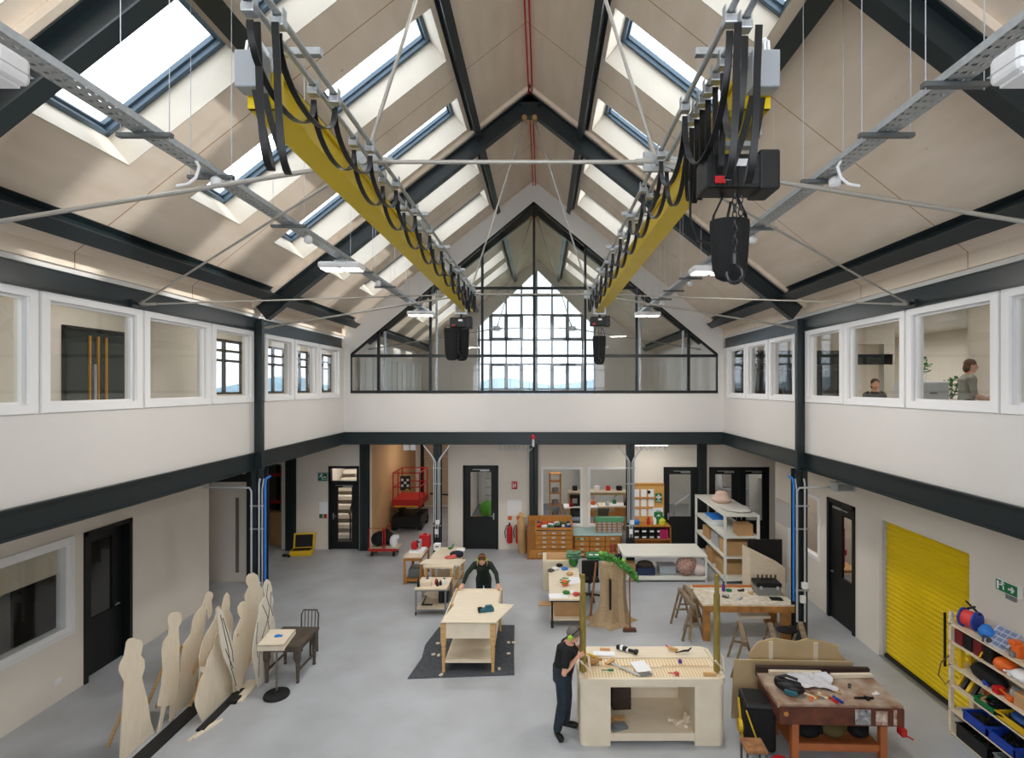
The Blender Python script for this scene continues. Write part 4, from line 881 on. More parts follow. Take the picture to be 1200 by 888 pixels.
cut('plywood cutout of a slim standing man with coat tails, second from the viewer',-5.66,[(212,772),(222,720),(232,655),(212,650),(215,630),(230,560),(236,480),(232,400),(238,360),(262,325),(265,300),(258,265),(262,240),(275,224),(300,220),(320,228),(322,250),(320,270),(308,290),(308,320),(312,370),(310,450),(312,520),(306,580),(300,640),(290,700),(268,724),(270,645),(250,655),(240,700),(228,768)])
cut('plywood cutout of a lady with raised hands and full skirt, behind the black strip',-5.7,[(262,722),(300,640),(312,560),(318,450),(330,370),(365,320),(372,260),(385,230),(405,208),(420,190),(430,150),(438,132),(450,127),(462,134),(465,148),(458,170),(462,215),(456,240),(444,258),(440,230),(442,205),(434,215),(430,270),(420,330),(405,400),(395,470),(388,540),(378,650)])
cut('shaded plywood cutout with rounded shoulders behind the big skirt cutout',-5.45,[(395,640),(405,470),(402,430),(412,380),(430,330),(455,285),(475,250),(480,230),(478,205),(490,193),(505,203),(510,225),(506,260),(500,300),(500,400),(490,560),(470,650)])
cut('narrow plywood cutout with a small tall head rising behind the white offcut',-5.38,[(470,620),(500,400),(510,300),(505,230),(508,190),(516,150),(528,133),(540,145),(542,180),(540,212),(553,240),(556,275),(552,310),(535,420),(510,560),(495,630)])
cut('plywood cutout of a wide ruffled skirt in front of the row',-5.18,[(415,727),(400,690),(385,650),(382,625),(398,570),(410,525),(425,500),(408,496),(410,470),(435,470),(440,440),(455,410),(470,380),(480,320),(498,308),(505,380),(530,440),(550,500),(565,580)])
cut('tall plywood cutout with a bearded head at the back of the row',-5.33,[(585,560),(605,400),(620,250),(612,190),(610,145),(628,110),(615,85),(618,62),(630,48),(650,42),(668,54),(674,75),(675,95),(692,115),(697,160),(695,200),(680,300),(650,500),(630,560)])
cut('warm-toned plywood cutout with bonnet shape next to the tall bearded one',-5.08,[(560,590),(555,500),(552,380),(565,310),(575,290),(592,250),(580,225),(580,198),(590,180),(605,172),(625,178),(640,195),(655,220),(660,250),(655,300),(640,400),(625,470),(605,520),(597,603)])
cut('white-faced plywood cutout with pencil lines, thin and nearly edge-on',-5.06,[(486,240),(482,215),(492,205),(510,215),(515,250),(530,285),(545,320),(556,380),(565,440),(560,460),(568,500),(575,540),(587,595),(572,575),(555,520),(540,480),(515,430),(500,370)],mt=M_prime,pencil=[[(497,235),(512,300),(530,380),(545,470),(570,560)],[(508,250),(530,320),(552,400),(556,450)],[(520,390),(540,440),(556,480)]])
cut('pale ragged plywood cutout with hatched pencil folds beside the desk',-4.82,[(655,485),(645,430),(648,370),(655,330),(672,250),(680,190),(702,150),(694,115),(700,88),(712,72),(725,82),(735,115),(732,140),(742,165),(735,200),(746,260),(752,300),(745,400),(742,480),(715,540),(670,592)],mt=M_prime,pencil=[[(715,95),(708,150),(722,200),(716,250),(690,330),(675,420),(672,520)],[(690,190),(712,240),(720,300)],[(728,130),(726,190),(738,240)],[(668,270),(662,350),(668,430)]])
single(MB().bx(-.11,.11,-1.15,1.15,0,.035),'base_strip','long black base strip under the back row of cutouts','base strip',M_rub,(-5.5,7.95,0))
single(MB().bx(-.06,.06,-.55,.55,0,.03),'base_strip','short black base strip under the skirt cutout','base strip',M_rub,(-5.07,8.5,0))
single(MB().bx(-.1,.1,-.32,.32,0,.025),'floor_board','flat plywood offcut lying at the foot of the bonnet cutout','offcut',M_ply2,(-4.98,9.0,0),rz=.1)
for k,(dx,lab) in enumerate(((0,'left'),(.05,'right'))): single(MB().bx(-.016,.016,-.24,.24,0,.022),'wood_offcut','thin pale wood stick on the floor in front of the cutouts, %s of two'%lab,'wood stick',M_ply2,(-5.03+dx,7.96+.05*k,0),rz=-.3)
single(MB().bx(-.07,.07,-.09,.09,0,.05),'sand_weight','small dark weight at the foot of the thin white cutout','weight',M_rub,(-5.0,8.72,0))
# ---- lectern on a round foot
t=thing('lectern','plywood lectern box on a pole with round black foot','lectern',(-4.39,8.87,0),.02)
MB().lathe([(.2,0),(.205,.02),(.195,.045),(.04,.06),(.035,.09)],n=28).build('foot',M_rub,t,smooth=True)
MB().tube([(0,0,.06),(0,0,.93)],.016,10).build('pole',mat('aged_metal',(120,112,100),.5,.5),t,smooth=True)
M=Mx.Translation((0,0,.97))@Mx.Rotation(rad(8),4,'X')
b=MB().bx(-.215,.215,-.22,.22,-.02,.0,M).bx(-.215,.215,-.22,-.2,-.1,0,M).bx(-.215,-.2,-.2,.22,-.08,0,M).bx(.2,.215,-.2,.22,-.08,0,M).build('desk_box',M_ply2,t)
m=MB(); m.prism([(-.06,-.035),(-.01,-.045),(.03,-.03),(.07,-.03),(.06,0),(.07,.02),(.02,.03),(-.02,.045),(-.07,.02)],.004,M@Mx.Translation((0.02,.03,.004))); m.build('blue_tape',M_lblue,b)
# ---- old desk and chair
t=thing('old_desk','dark weathered desk with turned legs behind the lectern','desk',(-4.48,9.58,0),-.03)
MB().bx(-.34,.34,-.38,.38,.63,.66,bev=.008).build('desk_top',M_dwood,t); MB().bx(-.29,.29,-.33,-.31,.53,.63).bx(-.29,.29,.31,.33,.53,.63).bx(-.29,-.27,-.33,.33,.53,.63).bx(.27,.29,-.33,.33,.53,.63).build('apron',M_dwood,t)
for x in (-.27,.27):
    for y in (-.31,.31): turned(t,x,y,.63,M_dwood,1.05)
[MB().bar((x,-.3,.2),(x,.3,.2),.03).build('stretcher',M_dwood,t) for x in (-.27,.27)]
t=thing('spindle_chair','small dark spindle-back chair tucked behind the old desk','chair',(-4.5,10.22,0))
MB().bx(-.18,.18,-.18,.18,.4,.43,bev=.01).build('seat',M_dwood,t); leg4(t,(-.15,.15),(-.15,.15),.4,.03,M_dwood)
MB().tube([(-.16,.16,.43),(-.165,.18,.7),(-.13,.19,.78),(.13,.19,.78),(.165,.18,.7),(.16,.16,.43)],.014,8).build('back_frame',M_dwood,t,smooth=True)
for k in range(4): MB().tube([(-.1+.066*k,.165,.43),(-.1+.066*k,.188,.77)],.008,6).build('spindle',M_dwood,t)
# ---- set-piece table on the dark mat, tools
m=MB(); m.prism([(-2.36,9.38),(-1.4,9.44),(-.5,9.5),(-.55,10.3),(-.6,11.48),(-1.5,11.5),(-2.2,11.38),(-2.32,10.6),(-2.27,10.1)],.012,Mx.Translation((0,0,.006)))
single(m,'floor_mat','dark grey dust sheet under the plywood set table','mat',mat('grey_felt',(84,88,94),.9,rgb2=(66,70,76),scale=14,bump=.4))
for k,(u,v) in enumerate(((513,755),(508,768),(514,769),(596,754),(602,754),(596,767),(517,792),(585,785))):
    p=fl(u,v); single(MB().box((0,0,.012),(.07,.05,.024),k*.7,bev=.006),'wood_chip','pale wood scrap on the dark dust sheet, %s'%['back left','middle left upper','middle left lower','back right inner','back right outer','front right','at the front left table leg','at the front right table leg'][k],'wood scrap',M_ply2,(p.x,p.y,.012))
t=thing('set_table','pale plywood set table with turned legs and low shelf on the dark mat','table',(-1.33,10.4,0),.0)
for x in (-.44,.44):
    for y in (-.8,.82): turned(t,x,y,.88,M_pine,1.15)
MB().bx(-.42,.42,-.83,-.81,.62,.88).bx(-.42,.42,.82,.84,.62,.88).bx(-.475,-.455,-.8,.82,.62,.9).bx(.455,.475,-.8,.82,.62,.9).build('apron',M_ply2,t)
MB().bx(-.44,.44,.02,.82,.84,.86).build('inset_top',M_ply2,t); MB().bx(-.48,-.2,-.02,.02,.85,.895).bx(.25,.48,-.02,.02,.85,.895).build('cross_batten',M_pine,t)
m=MB(); m.prism([(-.48,-.85),(.5,-.86),(.78,-.08),(.45,-.02),(-.36,-.02),(-.42,-.4)],.02,Mx.Translation((0,0,.91))); m.build('loose_top',M_ply2,t)
MB().bx(-.42,.42,-.8,.8,.17,.2).bx(-.42,.42,.78,.8,.2,.6).build('low_shelf',M_ply2,t)
t=thing('belt_sander','teal and black power sander lying on the set table','sander',(-1.04,10.0,.922),.25); MB().bx(-.13,.13,-.05,.05,0,.07,bev=.015).bx(-.03,.1,-.04,.04,.07,.11,bev=.01).build('body',mat('teal_plastic',(40,98,112),.45),t); MB().bx(-.16,.0,-.045,.045,-.0,.03).bx(-.17,-.09,-.03,.03,.03,.09,bev=.01).build('base',M_blackpl,t)
# ---- tool trolley and long bench behind it
t=thing('tool_trolley','low steel-framed trolley with plywood top full of small tools','trolley',(-2.5,12.35,0))
MB().bx(-.36,.36,-.38,.36,.57,.6).build('top_board',M_ply,t); MB().bx(-.33,.33,-.35,.33,.12,.14).build('low_shelf',M_ply,t)
for x in (-.33,.33):
    for y in (-.35,.33): 
        l=MB().bx(x-.018,x+.018,y-.018,y+.018,.08,.57).build('leg',M_grey,t); MB().lathe([(.04,-.015),(.04,.015)],(0,0,0),12,Mx.Translation((x,y,.04))@Mx.Rotation(rad(90),4,'Y')).build('caster',M_rub,l)
[MB().bx(-.33,.33,-.36,-.34,z,z+.03).build('rail',M_grey,t) for z in (.54,.1)]
MB().prism([(-.1,0),(.24,0),(.24,.36),(.1,.36),(-.3,.1)],.02,Mx.Translation((-.0,.25,.14))@Mx.Rotation(rad(80),4,'X')).build('leaning_board',M_ply2,t)
def bottle(nm,lab,cat,mt,x,y,z,r,h,capm=None):
    t=thing(nm,lab,cat,(x,y,z)); MB().lathe([(r,0),(r,h*.6),(r*.45,h*.75),(r*.4,h*.85)],n=12).build('body',mt,t,smooth=True); MB().lathe([(r*.5,h*.85),(r*.5,h)],n=10).build('cap',capm or M_blackpl,t); return t
for k,(dx,dy,mt_,h,lb) in enumerate(((-.3,-.25,M_blackpl,.2,'black bottle at the left front corner of the tool trolley'),(-.17,.1,mat('purple',(80,50,140),.4),.12,'purple tub at the back of the tool trolley'),(.07,-.1,M_red,.13,'red bottle in the middle of the tool trolley'),(.12,-.2,M_blackpl,.14,'black bottle in the middle of the tool trolley'),(.18,-.15,M_blackpl,.11,'squat black bottle right of the red one on the trolley'),(.26,-.1,M_paper,.14,'white bottle on the right of the tool trolley'),(.22,.02,M_paper,.1,'small white bottle on the right of the tool trolley'))): bottle('bottle',lb,'bottle',mt_,-2.5+dx,12.35+dy,.6,.032,h)
single(MB().box((0,0,.05),(.22,.2,.1),.1,bev=.01),'wood_block','light wood block on the left of the tool trolley','wood block',M_ply,(-2.63,12.2,.6))
single(MB().bx(-.09,.02,-.1,.12,0,.3,bev=.02).bx(.02,.14,-.1,.1,0,.22,bev=.02),'power_tool','black and yellow power tool on the lower shelf of the trolley','power tool',M_blackpl,(-2.3,12.4,.142))
single(MB().bar((0,0,.01),(.25,.0,.01),.03).bar((.02,0,.01),(.1,.02,.2),.025),'bar_clamp','black bar clamp on the lower shelf of the trolley','clamp',M_blackpl,(-2.75,12.2,.142))
t=thing('long_bench','long plywood workbench with planks and clothing behind the tool trolley','bench',(-2.47,13.62,0),-.04)
MB().bx(-.36,.37,-.78,.78,.76,.8).build('bench_top',M_ply,t); [MB().bx(x,x+.02,-.74,.74,.6,.76).build('rail',M_ply,t) for x in (-.34,.33)]; leg4(t,(-.31,.31),(-.7,0,.7),.76,.07,M_pine); MB().bx(-.33,.33,-.7,.7,.2,.23).build('low_shelf',M_ply,t)
for k in range(3): single(MB().bx(-.5,.5,-.05,.05,0,.03),'plank','pale plank lying across the near end of the long bench, %s'%['front','middle','back'][k],'plank',M_ply2,(-2.47+.03*k,13.0+.13*k,.8+.0*k),rz=-.12+.06*k)
t=thing('jacket','dark jacket thrown on the long bench','clothing',(-2.2,13.75,.8)); MB().ball((0,0,.03),(.18,.2,.06)).ball((.1,-.15,.05),(.1,.12,.07)).build('cloth',mat('navy_cloth',(30,34,48),.85),t,smooth=True)
single(MB().ball((0,0,.03),(.14,.1,.04)).ball((.08,.04,.04),(.08,.08,.05)),'red_cloth','red cloth on the long bench before the jacket','cloth',mat('coral_cloth',(200,90,80),.85),(-2.32,13.45,.8),smooth=True)
single(MB().ball((0,0,.03),(.12,.12,.04)),'white_cloth','white cloth on the long bench beside the jacket','cloth',M_paper,(-2.15,14.05,.8),smooth=True)
t=thing('white_box','white plastic box at the far end of the long bench','box',(-2.78,14.2,.8)); MB().bx(-.09,.09,-.08,.08,0,.16,bev=.01).build('case',M_frame,t); MB().bx(-.05,.05,-.085,-.08,.08,.12).build('vent',M_grey,t)
single(MB().tube([(0,0,.03),(.1,.06,.04),(.12,.15,.1)],.02).tube([(.05,-.05,.03),(.1,.06,.05)],.015),'green_clamp','small green clamp at the far end of the long bench','clamp',M_green,(-2.5,14.2,.8))
# ---- small oak bench with the red tool
t=thing('small_bench','small orange wooden bench with open shelf left of the long bench','bench',(-3.36,14.35,0),.0)
MB().bx(-.24,.24,-.5,.5,.68,.71).build('bench_top',M_ply,t); MB().bx(-.22,.22,-.47,-.44,.6,.68).bx(-.22,-.19,-.44,.44,.6,.68).bx(.19,.22,-.44,.44,.6,.68).build('rail',M_oak,t); MB().bx(-.22,.22,-.47,-.44,.08,.14).bx(-.22,.22,-.45,.45,.06,.08).build('low_shelf',M_oak,t); leg4(t,(-.21,.21),(-.46,.46),.68,.05,M_oak)
t=thing('mitre_saw','red and silver mitre saw on the small orange bench','saw',(-3.33,14.35,.71)); MB().bx(-.2,.2,-.2,.2,0,.06,bev=.01).build('base',M_paper,t); MB().lathe([(.13,-.02),(.13,.02)],(0,0,0),20,Mx.Translation((.05,.05,.19))@Mx.Rotation(rad(90),4,'Y')).build('blade_guard',M_lgrey,t); MB().bx(-.16,.0,-.12,.1,.08,.26,bev=.03).bx(-.05,.03,-.18,-.05,.24,.3,bev=.02).build('motor_housing',M_red,t); MB().tube([(0,-.1,.3),(.02,-.22,.34),(.1,-.24,.3)],.02).build('handle',M_blackpl,t)
single(MB().bx(-.14,.14,-.12,.12,0,.34,bev=.02).bx(-.05,.05,-.02,.02,.34,.38),'red_case','red plastic case behind the mitre saw on the small bench','case',M_red,(-3.22,14.72,.71))
single(MB().box((0,0,.12),(.3,.4,.24),0,bev=.02),'grey_crate','grey crate on the shelf of the small orange bench','crate',M_grey,(-3.38,14.3,.08))
# ---- trolley, lift, yellow case at the back left
t=thing('platform_trolley','red-railed platform trolley loaded with black bags','trolley',(-4.78,16.35,0))
MB().bx(-.45,.42,-.25,.3,.2,.25).build('deck',M_ply,t)
for x in (-.42,.05): MB().tube([(x,-.22,.25),(x,-.22,.85),(x+.4 if x<0 else x,.25 if x>0 else -.22,.85),(x+.4 if x<0 else x,.25 if x>0 else -.22,.25)],.018).build('rail',M_redpaint,t)
MB().bx(-.45,.42,-.26,-.24,.17,.25).build('deck_edge',M_redpaint,t)
for x,y in ((-.35,-.18),(.3,-.18),(-.35,.22),(.3,.22)): MB().bx(x-.02,x+.02,y-.03,y+.03,.12,.2).lathe([(.08,-.02),(.08,.02)],(0,0,0),14,Mx.Translation((x,y,.08))@Mx.Rotation(rad(90),4,'Y')).build('wheel',M_rub,t)
single(MB().ball((0,0,.22),(.24,.2,.22)).ball((.05,0,.4),(.12,.1,.06)),'black_bag','black bag on the platform trolley','bag',M_bag,(-4.98,16.35,.25),smooth=True)
single(MB().ball((0,0,.2),(.2,.16,.2)).ball((-.06,.02,.4),(.1,.1,.1)),'black_bag','second black bag at the back of the platform trolley behind the brown sack','bag',M_bag,(-4.74,16.5,.25),smooth=True)
single(MB().ball((0,0,.16),(.12,.1,.2)).box((.08,0,.3),(.16,.12,.1),.3),'white_bag','white bag with dark print on the platform trolley','bag',M_paper,(-4.52,16.3,.25),smooth=True)
t=thing('scissor_lift','red scissor lift platform standing in the corridor','scissor lift',(-4.82,19.6,0))
MB().bx(-.5,.5,-.6,.7,.12,.5,bev=.02).build('chassis',M_blackpl,t)
for x in (-.45,.45):
    for y in (-.45,.55): MB().lathe([(.16,-.06),(.16,.06)],(0,0,0),18,Mx.Translation((x,y,.16))@Mx.Rotation(rad(90),4,'Y')).build('wheel',M_rub,t)
for k in range(3): MB().bar((-.3,-.45,.5+.11*k),(-.3,.5,.6+.11*k),.05).bar((.3,-.45,.6+.11*k),(.3,.5,.5+.11*k),.05).build('scissor_arm',M_blackpl,t)
MB().bx(-.5,.5,-.65,.7,.84,1.12,bev=.015).build('platform',M_redpaint,t); MB().bx(-.42,.42,-.66,-.65,.86,.9).build('hazard_strip',mat('hazard_yellow',(220,180,30),.5),t)
m=MB()
for x in (-.47,.47):
    for y in (-.6,.05,.66): m.bar((x,y,1.1),(x,y,2.05),.035)
for z in (1.55,2.05): m.bar((-.47,-.6,z),(.47,-.6,z),.035).bar((-.47,.66,z),(.47,.66,z),.035).bar((-.47,-.6,z),(-.47,.66,z),.035).bar((.47,-.6,z),(.47,.66,z),.035)
m.build('guard_rail',M_redpaint,t)
MB().bx(-.2,.15,-.68,-.6,1.45,1.95,bev=.02).build('control_panel',M_blackpl,t)
m=MB()
for dx,dz in ((-.12,1.82),(.07,1.82),(-.12,1.62),(.07,1.62),(-.02,1.72)): m.bx(dx-.04,dx+.04,-.69,-.68,dz-.04,dz+.04)
m.build('white_label',M_paper,t); MB().bx(.0,.1,-.69,-.68,1.46,1.5).build('hazard_label',mat('hazard_yellow',(220,180,30),.5),t)
t=thing('tool_case','open yellow tool case on the floor by the stair door','tool case',(-7.3,16.35,0),.15)
MB().bx(-.33,.3,-.2,.15,0,.16,bev=.02).build('tray',mat('case_yellow',(226,186,40),.5),t); MB().bx(-.28,.25,-.16,.12,.16,.165).build('tray_lining',M_blackpl,t); M=Mx.Translation((0,.16,.14))@Mx.Rotation(rad(-12),4,'X')
l=MB().bx(-.33,.3,0,.1,0,.46,M,bev=.02).build('lid',mat('case_yellow',(226,186,40),.5),t); MB().bx(-.27,.24,-.006,0,.04,.41,M).build('lid_lining',M_blackpl,l)
single(MB().ball((0,0,.05),(.09,.06,.05)).ball((.14,-.05,.04),(.05,.04,.04)),'hand_tool','small dark hand tool on the floor beside the yellow case','tool',M_blackpl,(-7.72,16.1,0),smooth=True)
# ---- big shop counter under construction
t=thing('shop_counter','big pale plywood counter with rounded corners and open middle','counter',(1.56,8.12,0),.005)
w,d,h=1.03,.49,.93
def rpoly(w,d,r,n=5):
    q=[]
    for cx,cy,a0 in ((w-r,d-r,0),(-w+r,d-r,90),(-w+r,-d+r,180),(w-r,-d+r,270)):
        for k in range(n+1): a=rad(a0+90*k/n); q.append((cx+r*math.cos(a),cy+r*math.sin(a)))
    return q
def endpoly(sg):                                   # pedestal with rounded outer corners
    q=[p for p in rpoly(w,d,.1) if sg*p[0]>0]
    inner=sg*.6
    q=[p for p in q if abs(p[0])>.6]; 
    pts=[(inner,-d),*sorted([p for p in q if p[1]<0],key=lambda p:sg*p[0]+0*p[1]),*sorted([p for p in q if p[1]>=0],key=lambda p:-sg*p[0]),(inner,d)]
    return pts
for sg in (-1,1): 
    m=MB(); q=endpoly(sg); m.prism(q if sg>0 else q[::-1],h-.06,Mx.Translation((0,0,(h-.06)/2))); m.build('pedestal',M_ply2,t)
MB().bx(-.6,.6,.44,.48,.0,h-.06).build('back_panel',M_ply2,t); MB().bx(-.6,.6,-.46,.44,.12,.15).bx(-.6,.6,-.47,-.45,.06,.17).build('floor_panel',M_ply2,t); MB().bx(-.6,.6,-.48,-.44,h-.1,h-.06).build('front_rail',M_ply2,t)
m=MB(); m.prism(rpoly(w+.02,d+.02,.11),.06,Mx.Translation((0,0,h-.03))); m.build('counter_top',M_ply2,t); MB().bx(-w+.06,w-.06,-d+.03,.1,h-.001,h+.004).build('slat_tray',mat('counter_base_board',(208,188,154),.6,var=.05),t)
m=MB(); m.prism(rpoly(w+.02,d+.02,.11),.0); m.bm.clear()
zt=h
m.bx(-w-.02,-w+.03,-d+.1,d-.1,zt,zt+.03).bx(w-.03,w+.02,-d+.1,d-.1,zt,zt+.03).bx(-w+.08,w-.08,-d-.02,-d+.03,zt,zt+.03).bx(-w+.05,w-.05,-.17,-.14,zt,zt+.03).bx(-w+.05,w-.05,.1,.13,zt,zt+.03)
for sx in (-1,1):
    for k in range(4):
        a0=rad(270 if sx>0 else 180); a=a0+rad(22.5*k); b=a0+rad(22.5*(k+1)); cx=sx*(w+.02-.11); cy=-d-.02+.11
        m.bar((cx+.085*math.cos(a),cy+.085*math.sin(a),zt+.015),(cx+.085*math.cos(b),cy+.085*math.sin(b),zt+.015),.05,.03,(0,0,1))
m.build('edge_rail',M_ply2,t)
m=MB()
for k in range(44):
    x=-w+.09+k*(2*w-.18)/43; m.bx(x-.013,x+.013,-d+.04,-.18,zt,zt+.016); 
for k in range(40):
    x=-w+.09+k*(2*w-.18)/39; m.bx(x-.014,x+.014,-.13,.09,zt,zt+.016)
m.build('slat_grid',mat('slat_wood',(238,220,186),.55),t)
m=MB()
for x0,x1 in ((-w+.12,-.1),(.2,w-.12)): m.bx(x0,x1,-.162,-.148,zt+.03,zt+.036)
m.build('inlay_strip',M_pine,t)
MB().bx(-w+.06,w-.06,.13,d-.0,zt,zt+.012).build('rear_board',M_ply2,t)
CX0,CY0,CZ0=1.56,8.12,.946
for x,lab in ((.585,'left'),(2.545,'right')):
    t=thing('timber_post','round greenish timber post standing on the %s end of the counter'%lab,'post',(x,7.86,CZ0))
    gp=mat('treated_timber',(150,132,62),.6,rgb2=(122,106,48),scale=9,stretch=(6,6,.6))
    MB().tube([(0,0,0),(0,0,1.12)],.047,14).build('lower_sleeve',gp,t,smooth=True); MB().tube([(0,0,1.12),(0,0,1.41)],.034,14).build('upper_shaft',gp,t,smooth=True)
    MB().tube([(.1,.0,0),(.09,.02,.2),(.04,.02,.23)],.02).tube([(.1,.02,.0),(-.04,-.06,.18)],.016).build('pale_bracket',M_ply2,t,smooth=True)
def onc(u,v,z=CZ0): p=fl(u,v,z); return (p.x,p.y,z+.004)
single(MB().bx(-.17,.17,-.07,.07,0,.003),'paper_sheet','long white paper sheet on the back left of the counter','paper',M_paper,onc(708,766,.946+.01),rz=-.05)
single(MB().bx(-.115,.115,-.15,.15,0,.004),'paper_sheet','white paper sheet over the slats in the middle of the counter','paper',M_paper,onc(751,781,.98),rz=.22)
single(MB().bx(-.08,.08,-.022,.022,0,.03,bev=.008),'sanding_block','orange-pink sanding block at the back left of the counter','block',mat('salmon',(214,160,120),.7),onc(709,762,.946+.012),rz=-.1)
t=thing('power_drill','black and white power tool lying on the back of the counter','power tool',onc(731,762,.958),-.5); MB().bx(-.12,.06,-.03,.03,0,.06,bev=.012).build('body',M_blackpl,t); MB().bx(-.06,-.01,-.035,.035,.005,.065,bev=.01).bx(.03,.08,-.03,.03,.0,.05,bev=.01).build('white_band',M_paper,t); MB().bx(.06,.2,-.025,.025,0,.04,bev=.01).bx(.17,.23,-.05,.04,0,.05,bev=.01).build('grip',M_blackpl,t)
t=thing('claw_hammer','wooden mallet and dark spokeshave on the back right of the counter','hand tool',onc(792,763,.958),-.6); MB().bx(-.12,.03,-.025,.025,0,.045,bev=.012).build('wood_body',M_pine,t)
single(MB().tube([(-.13,-.04,.02),(0,0,.03),(.08,.03,.02),(.15,.1,.03)],[.006,.016,.016,.008],8),'spokeshave','dark spokeshave lying in front of the wooden mallet','hand tool',M_blackpl,onc(801,765,.958),smooth=True)
single(MB().bx(-.05,.05,-.008,.008,0,.014),'red_pencil','small red marker at the back of the counter','marker',M_red,onc(782,758,.958),rz=1.9)
t=thing('try_square','long grey steel try square lying across the slats','square',onc(732,784,.962),-.75); MB().bx(-.28,.28,-.02,.02,0,.006).build('blade',M_lgrey,t); MB().bx(-.3,-.24,-.08,.1,0,.02).build('stock',M_pine,t)
single(MB().ball((0,0,.05),(.11,.09,.06)).bx(-.02,.15,-.02,.02,.04,.07),'tool_pouch','brown leather tool pouch beside the left post','pouch',mat('leather',(176,134,84),.7),onc(694,777,.965),smooth=True)
single(MB().bx(-.11,.02,-.013,.013,.03,.055).bx(.02,.1,-.01,.01,.03,.045),'screwdriver','yellow and black screwdriver on the leather pouch','screwdriver',mat('hazard_yellow',(220,180,30),.5),onc(692,771,1.05),rz=-.5)
single(MB().bx(-.04,.04,-.014,.014,0,.03,bev=.008).bar((-.14,0,.015),(-.04,0,.015),.01),'chisel','chisel with green handle on the front slats','chisel',M_green,onc(716,786.5,.962))
single(MB().lathe([(.035,0),(.04,.015),(.03,.025)],n=14).bar((-.12,.02,.01),(-.03,0,.01),.01),'tape_roll','red ring of twine on the front slats','twine',mat('brick_red',(190,70,66),.6),onc(793,790,.962),smooth=True)
single(MB().bx(-.08,.1,-.02,.02,0,.03),'wood_offcut','orange wood offcut on the front slats near the right post','offcut',M_pine,onc(831,791,.962),rz=-.05)
single(MB().bx(-.025,.025,-.03,.03,0,.05,bev=.01),'glue_bottle','small purple and red glue tub on the middle slats','glue',mat('purple',(80,50,140),.4),onc(797,777,.962))
single(MB().bx(-.09,.09,-.02,.02,0,.02).bx(.02,.06,-.02,.02,.02,.04),'steel_clamp','small grey steel clamp in front of the paper sheet','clamp',M_grey,onc(757,791,.962),rz=.1)
t=thing('dark_case','dark brown case standing inside the open counter','case',(1.2,8.35,.15),.05); MB().bx(-.15,.15,-.13,.13,0,.42,bev=.02).build('case_body',mat('dark_brown',(58,46,38),.6),t); MB().bx(-.05,.05,-.14,-.13,.34,.38).build('handle',M_blackpl,t)
single(MB().bx(-.1,.1,-.06,.06,0,.03).bx(-.06,.12,-.05,.05,.03,.06),'wood_offcut','orange offcut inside the counter by the dark case','offcut',M_pine,(1.1,7.95,.15),rz=.1)
single(MB().box((0,0,.02),(.24,.14,.04),.3).box((.02,0,.05),(.16,.1,.03),-.2),'grey_plates','grey plates stacked inside the left of the counter','plates',M_grey,(1.1,7.8,.15))
for k in range(4): single(MB().bx(-.16,.16,-.025,.025,0,.04),'wood_offcut','pale offcut heaped inside the right of the counter, %s of the heap'%['lowest','second','third','topmost'][k],'offcut',M_ply2,(1.97+.03*k,7.95-.06*k,.15+.04*k),rz=-.9+.75*k)
# ---- caster table with props, cream cabinet, crate
t=thing('prop_table','caster table with cardboard shelf carrying vegetable props','table',(.5,12.3,0))
MB().bx(-.36,.37,-1.0,1.0,.6,.63).build('table_top',M_ply2,t); MB().bx(-.34,.35,-.97,-.94,.56,.6).build('rail',M_black,t)
for x in (-.3,.3):
    for y in (-.9,.9):
        l=MB().bx(x-.02,x+.02,y-.02,y+.02,.1,.6).build('leg',M_black,t); MB().bx(x-.03,x+.03,y-.05,y+.05,.07,.11).lathe([(.05,-.025),(.05,.025)],(0,0,0),14,Mx.Translation((x,y-.03,.05))@Mx.Rotation(rad(90),4,'Y')).build('caster',M_rub,l)
MB().bx(-.33,.33,-.9,.9,.14,.17).build('low_shelf',M_ply,t)
single(MB().bx(-.27,.3,-.35,.35,0,.34,bev=.01),'cardboard_box','cardboard box on the lower shelf of the prop table','box',M_card,(.52,11.9,.17))
single(MB().bx(-.2,.1,-.02,.02,0,.02).prism([(-.2,-.1),(.1,-.12),(.12,.1),(-.15,.12)],.02,Mx.Translation((-.05,0,.02))),'cardboard_flap','torn cardboard sheet poking out left of the prop table','cardboard',M_card,(.16,11.85,.3))
t=thing('cream_cabinet','cream floor cabinet with an open top box behind the prop table','cabinet',(.3,13.75,0)); MB().bx(-.3,.55,-.3,.4,0,.74,bev=.01).build('carcass',mat('cream_board',(226,214,186),.6),t); MB().bx(-.2,.5,-.2,.3,.74,.78).build('tray',M_card,t)
def veg(nm,lab,cat,mt,u,v,z,r,leaf=True,sq=.8):
    p=fl(u,v,z); t=thing(nm,lab,cat,(p.x,p.y,z)); MB().ball((0,0,r*sq),(r,r,r*sq),14).build('fruit',mt,t,smooth=True)
    if leaf:
        m=MB()
        for k in range(7):
            a=k*.9; m.ball((math.cos(a)*r*1.0,math.sin(a)*r,r*1.3+.03*math.sin(k)),(r*.55,r*.35,r*.14),8,)
        m.build('leaf_top',M_leaf,t,smooth=True)
    return t
veg('pumpkin_prop','orange pumpkin prop with leaves in the middle of the prop table','prop',M_orange,662,686,.63,.085)
t=veg('cabbage_prop','big green cabbage prop on a jar at the back of the prop table','prop',M_leaf,672,664,.63,.12,False,1.2)
m=MB()
for k in range(16): a=k*.8; m.ball((math.cos(a)*.1,math.sin(a)*.1,.24+.06*(k%3)),(.1,.07,.035),8)
m.build('outer_leaves',mat('cabbage_leaf',(92,140,110),.6,var=.2),t,smooth=True); MB().bx(-.02,.03,-.02,.02,.38,.42).build('carrot_tip',M_orange,t)
